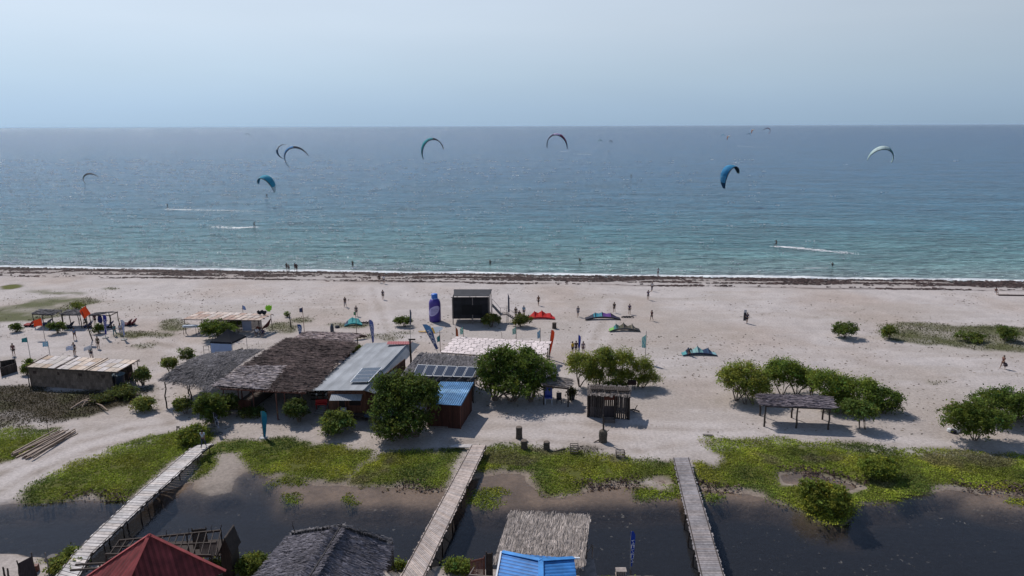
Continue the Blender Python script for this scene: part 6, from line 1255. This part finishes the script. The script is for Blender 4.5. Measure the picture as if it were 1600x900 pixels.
flag(117, 557, 538, 'white flag with blue mark beside the person in navy', W_, 11, 8, -1, col2=(.35, .45, .75), fy=.92)
flag(146, 560, 538, 'white flag streaming left above the middle of the reed hut roof', W_, 12, 7, -1, droop=.5, fy=.95)
flag(381, 503, 477, 'small blue and white flag above the long shelter roof', (.12, .22, .5), 6, 7, 1, col2=W_)
flag(475.5, 519, 480, 'dark navy flag atop a bare wooden pole', (.05, .06, .12), 5, 8, -1, pole=(.16, .08, .05))
flag(559, 548, 486, 'slim wooden flagpole with a wisp of green cloth by the turquoise kite', (.1, .3, .15), 3, 6, -1, pole=(.12, .08, .06))
flag(688, 550, 516, 'teal flag at the left corner of the pale chequered canopy', TE, 5, 11, -1, droop=1.5, pole=(.12, .06, .05), fy=.8)
flag(713, 545, 510, 'narrow orange flag at the back left of the chequered canopy', (.5, .14, .05), 4, 14, 1, droop=1.2, pole=(.12, .06, .05), fy=.95)
flag(724.5, 554, 509, 'pale green flag rising through the left of the chequered canopy', (.20, .48, .36), 5, 12, -1, droop=1, col2=W_, pole=(.12, .06, .05), fy=.97)
flag(722, 556, 528, 'bare-looking thin pole beside the pale green flag', (.3, .2, .15), 2, 3, 1, pole=(.12, .06, .05))
flag(806.5, 548, 509, 'pale green flag above the dark round tree', (.28, .5, .40), 6, 12, -1, droop=1, col2=W_, pole=(.12, .06, .05), fy=.97)
flag(844, 551, 513, 'light blue flag at the back right of the chequered canopy', LB, 5, 14, -1, droop=1.3, col2=W_, pole=(.14, .08, .06), fy=.95)
flag(1008, 566, 517, 'tall pole with stacked pale green and blue flags behind the feathery trees', (.42, .6, .55), 7, 22, -1, droop=1, col2=(.12, .4, .5), fy=.9, prad=.05)
flag(794, 503, 458, 'thin dark pennant beside the stilt hut stair', (.05, .06, .12), 3, 30, 1, droop=2, pole=(.3, .3, .32), fy=.97)
feather(857, 561, 861, 516, 'orange feather flag at the right corner of the chequered canopy', (.72, .10, .03), 6, False, letters=0, gap=.15)
post(855.5, 560, 536, 'dark upright post beside the orange feather flag', 0, .07)
feather(904, 553, 903.5, 524, 'royal blue feather flag behind the left feathery tree', (.04, .07, .42), 4, False, letters=0)
feather(684, 551, 660, 507, 'large slate-blue feather flag with white lettering beside the yellow surfboard', (.10, .14, .30), 9, False, letters=6, col2=(.12, .28, .5), gap=.12, bulge=1.1)
feather(582, 536, 576, 500, 'blue and white feather flag behind the grey metal roof', (.14, .18, .42), 6, False, letters=6, gap=.02)
feather(642, 545, 640, 484, 'dark narrow feather flag on a tall thin mast by the low beach bush', (.05, .07, .12), 4, False, letters=0, gap=.62)
feather(165, 528, 160, 492, 'navy feather flag on a small base before the round bush and umbrella', (.035, .04, .28), 5, True, letters=4, gap=.15)
feather(194, 531, 188, 500, 'white feather flag on a small base right of the person in teal', (.52, .54, .62), 5, True, letters=3, lettercol=(.15, .2, .5), gap=.2)
feather(468, 524, 464, 507, 'short blue feather banner with white lettering above the matting shelter', (.02, .08, .26), 6, False, letters=4, gap=.0)
feather(412, 684, 407, 643, 'bright teal feather flag on a grey base on the green bank', (.015, .17, .27), 9, True, letters=0, col2=(.03, .22, .30), basecol=(.2, .2, .2), gap=.03, bulge=.9)
feather(341, 678, 332, 645, 'black and white feather flag drooping over a round black base', (.02, .02, .03), 7, True, letters=3, lettercol=(.3, .32, .42), gap=.35)
feather(985, 896, 985, 831, 'blue feather flag with white lettering in the foreground beside the lagoon', (.012, .05, .32), 8, False, letters=5, gap=.16, bulge=1.0)

# ================================================================== kites on the ground
ground_kite(845, 499, 44, 17, 'bright red kite lying on the sand right of the stilt hut stair', [(.55, .02, .02), (.65, .03, .02), (.6, .02, .02)], 0, (.28, .55, .85), edge=(.45, .02, .02), sag=.5, arch=.15)
ground_kite(942, 500, 55, 13, 'dark kite with turquoise and purple panels lying on the sand', [(.03, .03, .05), (.04, .05, .08), (.05, .30, .38), (.10, .30, .38), (.17, .07, .30), (.15, .06, .28), (.04, .03, .08), (.03, .03, .05)], 0, (.3, .5, .75), arch=.28, sag=.4)
ground_kite(976, 518, 48, 15, 'grey-green kite with teal and lime tips lying below the dark one', [(.25, .5, .12), (.05, .2, .2), (.10, .10, .06), (.11, .09, .06), (.08, .07, .05), (.2, .17, .12), (.03, .03, .03)], 0, (.25, .5, .78), edge=(.05, .05, .05), sag=.75, arch=.25)
ground_kite(1093, 556, 54, 17, 'pale teal and navy kite on the sand, held by a crouching person', [(.10, .35, .36), (.02, .04, .09), (.28, .5, .5), (.30, .5, .48), (.2, .4, .4), (.02, .05, .12), (.03, .08, .16), (.25, .45, .48)], 0, (.22, .5, .80), edge=(.02, .03, .06), sag=.7, arch=.15)
ground_kite(552, 509, 27, 15, 'bunched turquoise kite on the sand behind the dark hall', [(.03, .06, .12), (.10, .42, .42), (.12, .5, .48), (.08, .38, .38), (.1, .4, .4)], .2, (.45, .8), edge=(.05, .3, .3), sag=.25, arch=.2)

# ================================================================== people on land
BK = (.025, .025, .03); NV = (.03, .035, .07); WH = (.6, .6, .62)
person(448.5, 423, 'person in black, leftmost of the four standing at the waterline', top=BK, low=BK, rz=3.1)
person(451.7, 423.5, 'smaller person with bare legs, second of the four standing at the waterline', top=(.2, .15, .13), low=BK, h=1.45, rz=2.6)
person(461.5, 423.5, 'person in dark clothes, third of the four standing at the waterline', top=BK, low=NV, rz=3.1, pose='walk')
person(464, 424, 'person in black, rightmost of the four standing at the waterline', top=BK, low=BK, h=1.6, rz=3.3)
person(551.5, 419.5, 'person wading in the shallows with one arm raised', 'reach', BK, BK, rz=3.0)
person(593, 442, 'person in black beside the one in a white shirt below the seaweed line', top=BK, low=BK, rz=.4)
person(600, 443.5, 'person in white shirt and grey shorts below the seaweed line', 'stand', WH, (.12, .11, .13), rz=.2)
person(539.5, 479.5, 'person in dark shirt and grey trousers alone on the upper beach', 'walk', BK, (.09, .09, .12), bottom='trousers')
person(598.5, 468, 'person in dark top with bare legs alone on the upper beach', 'stand', NV, BK)

person(841.3, 477.5, 'person in dark swimwear standing behind the red kite', 'walk', (.12, .05, .03), BK, shirt=True, rz=.3)
person(806, 496, 'person in dark clothing, left of three by the stair bush', 'stand', BK, BK)
person(811.5, 497, 'person in dark clothing, middle of three by the stair bush', 'sit', BK, BK)
person(818.5, 494, 'person in light blue shirt, right of three by the stair bush', 'stand', (.08, .26, .42), NV)
person(903, 495, 'person in grey shirt and blue shorts left of the dark turquoise kite', 'walk', (.14, .15, .20), (.06, .07, .12))
person(959.5, 488.5, 'person in black shirt and shorts above the dark purple kite', 'walk', BK, (.04, .03, .03), rz=-.4)
person(983.5, 491, 'person in dark purple standing above black kite gear', 'stand', (.05, .03, .09), BK, rz=.2)
person(1018, 501.5, 'person in black and dark red looking out, right of the kites', 'walk', (.07, .03, .04), BK, rz=-.8)
person(1012.5, 468.5, 'person with dark blue top, arms out, on the upper beach', 'reach', (.04, .05, .12), BK)
person(1018.5, 455, 'person in white top and dark trousers on the upper beach', 'walk', (.45, .42, .42), (.06, .05, .07), bottom='trousers')
person(1028, 431.5, 'person in white standing at the swash, arms raised', 'reach', WH, (.2, .15, .15), rz=3.1)
person(1167, 505.5, 'person in black and navy carrying a kiteboard on the right beach', 'walk', NV, BK, rz=3.1)
b_ = GZ(1163.5, 505); mb = MB(); mb.box(b_+Vector((0, .1, 1.05)), (.42, .06, 1.35), .1, (.03, .03, .04)); mb.box(b_+Vector((.0, .06, 1.85)), (.4, .05, .45), .1, (.42, .42, .44)); tag(mb.build('kiteboard', PLAST, origin=b_), 'dark kiteboard with pale tip held upright by the person on the right beach', 'kiteboard')
w_ = person(1566, 576, 'person in brown-red swimsuit and hat striding with a dark bag at far right', 'walk', (.10, .035, .03), (.07, .03, .03), rz=-1.4)
b_ = GZ(1570, 577); mb = MB(); mb.lathe(b_+Vector((0, 0, .35)), [(.1, 0), (.24, .1), (.22, .3), (.06, .5)], 10, (.05, .035, .04)); tag(mb.build('bag', FAB, origin=b_), 'dark bag carried by the striding person at far right', 'bag')
person(1556, 460, 'person sitting on the driftwood trunk on the upper right beach', 'sit', (.15, .06, .05), (.3, .3, .32))
person(1076.5, 556, 'person in black crouching over the pale teal kite', 'crouch', BK, BK, rz=.3)
person(894.5, 553, 'person in yellow vest behind the left feathery tree', 'stand', (.65, .42, .02), BK, rz=.8)
person(900, 552, 'person in dark clothes between the yellow vest and blue feather flag', 'stand', BK, NV)
person(911, 553, 'person in greyish pink behind the feathery trees', 'stand', (.25, .2, .22), (.2, .13, .13))
person(22, 556, 'person in maroon shirt and dark shorts alone at far left', 'stand', (.10, .045, .05), BK, rz=.2)
person(117.5, 530.5, 'person in blue shirt and dark shorts before the middle post shelter', 'walk', (.10, .15, .26), (.06, .03, .04), rz=.3)
person(117, 554.5, 'person in navy standing behind the reed hut roof beside the white flag', 'stand', NV, BK)
person(154, 544.5, 'person in olive shirt standing right of the leaning pole', 'stand', (.08, .075, .05), (.11, .08, .06))
person(143, 560, 'person in grey-green mostly hidden behind the reed hut roof', 'stand', (.10, .14, .14), NV)
person(180, 524.5, 'person in teal full clothing at the right post shelter', 'walk', (.03, .15, .17), (.03, .14, .16), bottom='trousers')
person(189, 523, 'person in pale clothing behind the white feather flag', 'stand', (.42, .44, .5), (.3, .3, .36), bottom='trousers')
person(206.5, 601, 'person in dark red shirt at the right end of the reed hut', 'stand', (.13, .03, .05), NV, bottom='trousers')
person(214, 600, 'person in black among shrubs at the right end of the reed hut', 'stand', BK, BK, bottom='trousers')
person(401.5, 525, 'person in white sitting under the long shelter, left of two', 'sit', WH, NV)
person(411, 526, 'person in navy sitting under the long shelter, right of two', 'sit', (.04, .035, .08), NV)
person(557, 494, 'person in dark shirt standing behind the turquoise kite', 'stand', (.03, .04, .06), NV)
person(149, 507, 'person in maroon near the leaning pole', 'stand', (.1, .04, .05), BK); person(134, 508, 'person in grey-teal seated between post shelters', 'sit', (.06, .11, .14), BK)
person(1267, 622, 'person in black standing behind the roof of the open log-post shelter', 'stand', BK, BK)
person(0, 0, 'person in pale shirt and dark trousers at the end of the left boardwalk', 'walk', (.34, .38, .42), (.03, .035, .07), bottom='trousers', at=P(318.5, 699, .76), rz=3.1)

# ================================================================== kites and riders at sea
air_kite(460, 243, 34, 8.5, 'blue arched kite with black right tip, left of centre', [(.03, .12, .28), (.05, .2, .45), (.08, .25, .5), (.02, .03, .05), (.01, .01, .02)], -28, 8, 24, 1.9)
air_kite(440.5, 236, 21, 7.0, 'narrow dark blue kite seen edge-on beside the blue arched kite', [(.02, .06, .12), (.03, .1, .2), (.5, .55, .6), (.03, .08, .15)], -78, 40, 10, 1.6)
air_kite(416, 287, 29, 7.2, 'turquoise kite with white right tip above a rider', [(.03, .2, .3), (.04, .32, .45), (.04, .32, .45), (.04, .30, .42), (.6, .65, .68)], 26, -12, 26, 3.0)
air_kite(674, 231, 35, 8.5, 'thin teal and black crescent kite over the centre left', [(.03, .22, .26), (.05, .35, .38), (.05, .3, .34), (.02, .02, .03), (.02, .02, .03)], -24, 22, 18, 2.0)
air_kite(870, 222, 31, 8.0, 'symmetric arched kite with purple and dark red tips near centre', [(.03, .025, .07), (.05, .035, .10), (.4, .32, .5), (.25, .06, .12), (.08, .03, .10)], 2, -16, 20, 2.1)
air_kite(1141, 274, 35, 8.5, 'large bright blue kite with black markings at right of centre', [(.02, .06, .12), (.10, .32, .5), (.03, .22, .42), (.03, .24, .45), (.04, .26, .45), (.02, .03, .05), (.02, .03, .04)], -38, 28, 10, 3.4)
air_kite(1378, 243, 34, 8.2, 'pale mint and white arched kite at the right', [(.5, .62, .6), (.55, .65, .62), (.5, .6, .58), (.1, .25, .25), (.45, .6, .58)], 6, -14, 30, 2.4, edge=(.05, .08, .09))
air_kite(140, 279, 20, 7.0, 'dark brown and green crescent kite at far left', [(.06, .14, .08), (.03, .08, .05), (.03, .03, .03), (.08, .06, .06), (.12, .1, .1)], -36, 20, 24, 1.8)
air_kite(387, 211, 6, 6.5, 'tiny dark distant kite near the horizon at left', [BK, (.04, .05, .06)], 0, 0, 20, 1.5, 'tiny distant kites')
air_kite(937.5, 221, 7, 6.5, 'tiny teal distant kite right of the purple arched kite', [(.02, .16, .18)], 0, 0, 30, 1.6, 'tiny distant kites')
air_kite(954.5, 221.5, 5, 6.0, 'tiny black distant kite right of the tiny teal one', [BK], 30, 40, 20, 2.0, 'tiny distant kites')
air_kite(1130, 212, 5, 6.5, 'tiny cyan distant kite, leftmost of the far right group', [(.05, .3, .45)], 0, 0, 30, 1.6, 'tiny distant kites')
air_kite(1139, 215, 7, 7.0, 'tiny white and orange distant kite, second from left in the far group', [(.6, .2, .05), (.7, .65, .6)], -40, 0, 30, 2.0, 'tiny distant kites')
air_kite(1170, 211, 6, 6.5, 'tiny dark blue distant kite in the middle of the far group', [(.02, .10, .2), (.1, .4, .5)], 30, 0, 30, 2.0, 'tiny distant kites')
air_kite(1177, 205, 7, 7.0, 'tiny white and orange distant kite, highest in the far group', [(.6, .2, .05), (.7, .65, .6)], -40, 0, 30, 2.0, 'tiny distant kites')
air_kite(1199, 204, 10, 8.0, 'tiny navy and red distant kite, rightmost of the far group', [(.03, .03, .09), (.2, .04, .06), (.3, .08, .09)], 30, 0, 30, 2.0, 'tiny distant kites')
def rider(px, py, label, top=BK, low=BK, rz=0, brd=True, z=-.12, h=1.75, wet=0):
    b_ = G(px, py, z-wet); person(0, 0, label, 'ride' if brd else 'reach', top, low, rz, at=b_+Vector((0, 0, .06)), h=h, group='kitesurfers on the water')
    if brd:
        th = thing('kiteboard', 'kiteboard ridden '+label[len('kitesurfer '):], 'kiteboard', b_, 'kiteboards under riders', rz)
        o = ORG[th.name]; ORG[th.name] = Vector((0, 0, 0)); mb = MB(); mb.box((0, 0, .02), (1.4, .42, .04), 0, (.05, .05, .06)); mb.build('deck', PLAST, th)
        for x in (-.28, .28): mb = MB(); mb.box((x, 0, .07), (.12, .28, .06), 0, BK); mb.build('foot_strap', PLAST, th)
        ORG[th.name] = o
rider(1212, 385, 'kitesurfer in black leading a long white wake at right', rz=-1.2)
rider(398, 355, 'kitesurfer in black at the right end of a white wake, left of centre', rz=1.3)
rider(262, 325, 'kitesurfer in black at the left end of a thin wake, far left', rz=-1.3)
rider(417, 309, 'kitesurfer in dark wetsuit below the turquoise kite', rz=.4)
rider(986, 277, 'kitesurfer far out right of centre, a lone dark dot', rz=.4)
rider(800.5, 220, 'kitesurfer as a distant speck near the horizon at centre', rz=.4, h=2.0); rider(951, 237, 'kitesurfer as a distant speck under the tiny teal kite', rz=.4)
rider(268, 238, 'kitesurfer as a distant speck, left of a pair at far left', rz=.4, h=1.9); rider(275, 238, 'kitesurfer as a distant speck, right of a pair at far left', rz=-.4, h=1.9)
rider(1110, 230, 'kitesurfer as a distant speck below the far kite group', rz=.4, h=1.9)
def wader(px, py, label, wet=.9): person(0, 0, label, 'reach', BK, BK, 2.5, at=G(px, py, -.15-wet), group='people wading in the sea')
wader(766, 418, 'person wading waist-deep in black at centre', .75); wader(906, 415, 'person chest-deep in the shallows right of the centre wader', 1.1); wader(1300, 422, 'person chest-deep in black in the shallows at right', 1.0)
# wakes
def wake(pts, w0, w1, label, n=900, k_=1.0):
    mb = MB(); P_ = [G(x, y, -.10) for x, y in pts]; seg = nr.rand(n)**1.3*(len(P_)-1); i = np.minimum(seg.astype(int), len(P_)-2); t_ = seg-i; A0 = np.array([tuple(p) for p in P_]); p = A0[i]*(1-t_)[:, None]+A0[i+1]*t_[:, None]
    ww = w0+(w1-w0)*(seg/(len(P_)-1)); p[:, 1] += nr.normal(0, .32, n)*ww; p[:, 0] += nr.normal(0, .8, n); p[:, 2] += nr.uniform(0, .05, n)
    s_ = (.75-.5*(seg/(len(P_)-1)))*nr.uniform(.3, 1.2, n); mb.bulk(p, np.stack([s_*.6, 0*s_, 0*s_], 1), np.stack([0*s_, s_*.22, 0*s_+.01], 1), np.ones((n, 3))*.6)
    tag(mb.build('wake_foam', FOAM_GLINT), label, 'foam', kind='stuff')
FOAM_GLINT = M('white foam and glint', (1, 1, 1), .6, .1, 2)  # white of the wake foam and of the modelled sun glints
wake([(1214, 385), (1250, 388), (1290, 392), (1335, 396)], .7, 3.0, 'white wake trailing right of the right-hand rider', 420)
wake([(396, 355), (370, 356), (330, 354)], .7, 3.0, 'white wake trailing left behind the rider left of centre', 360)
wake([(264, 327), (300, 328), (360, 329), (410, 331)], .7, 3.0, 'thin white wake across the far left sea', 330)
wake([(922, 241.5), (912, 241.2), (902, 241)], 1.5, 2.0, 'short distant white wake near the purple arched kite', 200); wake([(875, 237), (890, 236)], 1.2, 1.2, 'short distant white wake below the purple arched kite', 120); wake([(1152, 228), (1180, 230), (1210, 229)], 1.5, 3.0, 'distant white wake under the far kite group', 220)

# ================================================================== ground cover, debris, seaweed (uncountable)
def scatter(pls, dens, inner=0.0, jit=2.2):
    out = []
    for pl in pls:
        x0, x1, y0, y1 = pl[:, 0].min()-.5, pl[:, 0].max()+.5, pl[:, 1].min()-.5, pl[:, 1].max()+.5
        x0 = max(x0, -75); x1 = min(x1, 75); n = int((x1-x0)*(y1-y0)*dens)
        if n < 1: continue
        x = nr.uniform(x0, x1, n); y = nr.uniform(y0, y1, n); jx = x+(fb(x, y, 2.5, 3)-.5)*jit; jy = y+(fb(x, y, 2.5, 9)-.5)*jit
        k = pip(jx+nr.normal(0, .28, n), jy+nr.normal(0, .28, n), pl); out.append(np.stack([x[k], y[k]], 1))
    return np.concatenate(out)
def tufts(name, label, pts, size, hgt, colf, cat='ground cover', mat=None, flat=.5):
    n = len(pts); x, y = pts[:, 0], pts[:, 1]; z = gh(x, y); hv = fb(x, y, 1.4, 71)
    nn = nr.normal(size=(n, 3))*np.array([1, 1, .6]); nn[:, 2] = np.abs(nn[:, 2])+flat; nn /= np.linalg.norm(nn, axis=1)[:, None]; a = np.cross(nn, nr.normal(size=(n, 3))); a /= np.linalg.norm(a, axis=1)[:, None]; b = np.cross(nn, a)
    s_ = size*nr.uniform(.5, 1.35, n)[:, None]; p = np.stack([x, y, z+hgt*(.15+1.5*hv*nr.uniform(.1, 1, n))], 1)
    mb = MB(); mb.bulk(p, a*s_*.5, b*s_*.3, colf(x, y, n)); return tag(mb.build(name, mat or COVER), label, cat, kind='stuff')
def gcol(x, y, n):
    v = fb(x, y, 3.5, 81); w = fb(x, y, 1.2, 85); g = np.array([.235, .28, .03])[None]*np.ones((n, 1)); dk = np.array([.10, .14, .024]); yl = np.array([.30, .29, .03]); rd = np.array([.17, .13, .085])
    a = np.clip((v-.50)*5, 0, 1)[:, None]; g = g*(1-a)+dk*a; a = np.clip((.46-v)*6, 0, 1)[:, None]*.75; g = g*(1-a)+yl*a; a = (np.clip((fb(x, y, 4, 91)-.64)*9, 0, 1)*.7)[:, None]; g = g*(1-a)+rd*a
    return g*(.62+.75*w)[:, None]*nr.uniform(.65, 1.3, n)[:, None]
pts = scatter(GREEN, 190); pts = pts+0; lg_ = pip(pts[:, 0], pts[:, 1], DEEP)
for p in POOL: lg_ |= pip(pts[:, 0]+(fb(pts[:, 0], pts[:, 1], 2.5, 3)-.5)*2, pts[:, 1], p)
pts = pts[~lg_ & (fb(pts[:, 0], pts[:, 1], .8, 66) > .30)]
tufts('ground_cover', 'bright green succulent ground cover along both banks of the lagoon', pts, .10, .09, gcol)
def ocol(x, y, n): v = fb(x, y, 3, 81)[:, None]; return (np.array([.11, .12, .042])*(1-v)+np.array([.14, .12, .06])*v)*nr.uniform(.6, 1.3, n)[:, None]
op = scatter(OLIVE, 22); tufts('dune_grass', 'dry olive dune grass in patches on the beach', op, .13, .12, ocol, 'grass', flat=.1)
bp_ = scatter(BROWN, 60); tufts('dry_grass', 'brown dry grass on the left ground below the reed hut', bp_, .11, .09, lambda x, y, n: (np.array([.062, .05, .024])[None]*nr.uniform(.5, 1.5, n)[:, None]), 'grass', flat=.1)
# reddish fringe along the wet bank edge
fr_pts = scatter([poly([(1040, 745), (1100, 752), (1170, 766), (1150, 772), (1060, 760)]), poly([(1225, 726), (1300, 736), (1350, 748), (1345, 756), (1290, 746), (1222, 736)]), poly([(1490, 752), (1600, 755), (1800, 765), (1800, 776), (1600, 772), (1500, 765)]), poly([(110, 768), (150, 764), (205, 768), (205, 778), (110, 778)]), poly([(905, 750), (990, 745), (1000, 760), (920, 768)]), poly([(640, 755), (700, 755), (700, 764), (600, 760)])], 40)
tufts('dead_ground_cover', 'purplish dead ground cover along the wet bank edge', fr_pts, .17, .16, lambda x, y, n: (np.array([.10, .065, .055])[None]*nr.uniform(.5, 1.5, n)[:, None]))
# beach wrack
n = 22000; xx = nr.uniform(-150, 150, n); off = nr.uniform(-6, .2, n); off = np.where(nr.rand(n) < .16, -8.3+nr.normal(0, .35, n)+2*(.5-fb(xx, xx*0, 22, 57)), off)
px_ = SA.x+_sd.x*(xx+130)+SN.x*off; py_ = SA.y+_sd.y*(xx+130)+SN.y*off
px_ = xx; py_ = SA.y+(xx-SA.x)*(_sd.y/_sd.x)+off/SN.y
k = (fb(px_*.25, py_*1.6, 2.6, 51) > .49) | (nr.rand(n) < .05) | ((off > -1.6) & (off < -.3)); px_, py_ = px_[k], py_[k]; n = len(px_)
mb = MB(); s_ = nr.uniform(.08, .42, n); z_ = gh(px_, py_)+nr.uniform(.02, .12, n); ang = nr.normal(0, .35, n)
mb.bulk(np.stack([px_, py_, z_], 1), np.stack([np.cos(ang)*s_, np.sin(ang)*s_, 0*s_], 1), np.stack([-np.sin(ang)*.1, np.cos(ang)*.12, nr.uniform(-.03, .08, n)], 1), np.array([.055, .034, .03])[None]*nr.uniform(.4, 1.7, n)[:, None])
tag(mb.build('seaweed_wrack', M('seaweed', (1, 1, 1), .9, .3, 3)), 'dark seaweed washed up in bands along the waterline', 'seaweed', kind='stuff')
# scattered flecks of litter, twigs and foot-dug sand on the beach
n = 10000; x = nr.uniform(-110, 110, n); y = nr.uniform(60, 122, n); k = fb(x, y, 9, 101) > .44+nr.uniform(0, .16, n); k &= sdist(x, y) < -11; x, y = x[k], y[k]; n = len(x); ang = nr.normal(0, .6, n); s_ = nr.uniform(.03, .15, n); mb = MB()
mb.bulk(np.stack([x, y, gh(x, y)+.03], 1), np.stack([np.cos(ang)*s_, np.sin(ang)*s_, 0*s_], 1), np.stack([-np.sin(ang)*.04, np.cos(ang)*.05, nr.uniform(0, .05, n)], 1), np.array([.19, .155, .12])[None]*nr.uniform(.4, 1.6, n)[:, None])
tag(mb.build('beach_litter', M('twig', (1, 1, 1), .9, .3, 3)), 'scattered twigs and dry weed flecks over the beach sand', 'litter', kind='stuff')
# whitecaps mixed with sun glints modelled as white quads, thicker on the sun's side
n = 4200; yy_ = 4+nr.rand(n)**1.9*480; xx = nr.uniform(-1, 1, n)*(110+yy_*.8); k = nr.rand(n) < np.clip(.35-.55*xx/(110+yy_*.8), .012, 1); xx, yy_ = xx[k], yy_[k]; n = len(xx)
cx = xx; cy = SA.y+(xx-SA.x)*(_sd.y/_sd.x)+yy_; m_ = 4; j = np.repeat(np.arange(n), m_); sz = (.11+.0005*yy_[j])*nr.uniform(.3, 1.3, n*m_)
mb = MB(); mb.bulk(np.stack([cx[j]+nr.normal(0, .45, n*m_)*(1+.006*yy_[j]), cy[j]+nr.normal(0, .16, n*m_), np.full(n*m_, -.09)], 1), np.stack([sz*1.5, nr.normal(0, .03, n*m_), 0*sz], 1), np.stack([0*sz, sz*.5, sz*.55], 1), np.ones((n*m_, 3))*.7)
tag(mb.build('whitecaps_and_glints', FOAM_GLINT), 'small white wave crests and modelled sun glints flecking the sea', 'foam', kind='stuff')
# ================================================================== haze
hz = bpy.data.meshes.new('haze'); S_ = 62000.; zl, zh = -6.0, 46.0
hz.from_pydata([(x, y, z) for x in (-S_*1.0, S_*1.0) for y in (-S_*1.0, 92000.+S_) for z in (zl, zh)], [], [(0, 1, 3, 2), (4, 6, 7, 5), (0, 4, 5, 1), (2, 3, 7, 6), (0, 2, 6, 4), (1, 5, 7, 3)])
if HAZE:
    ho = bpy.data.objects.new('haze', hz); COL.objects.link(ho); tag(ho, kind='stuff'); ho['label'] = 'thin pale sea haze'; ho['category'] = 'haze'
    m = bpy.data.materials.new('haze air'); m.use_nodes = True; t = m.node_tree; t.nodes.clear(); o_ = t.nodes.new('ShaderNodeOutputMaterial'); v = t.nodes.new('ShaderNodeVolumePrincipled'); v.inputs['Color'].default_value = (.6, .8, 1, 1); v.inputs['Density'].default_value = HAZE; v.inputs['Anisotropy'].default_value = .2
    t.links.new(v.outputs[0], o_.inputs['Volume']); hz.materials.append(m)
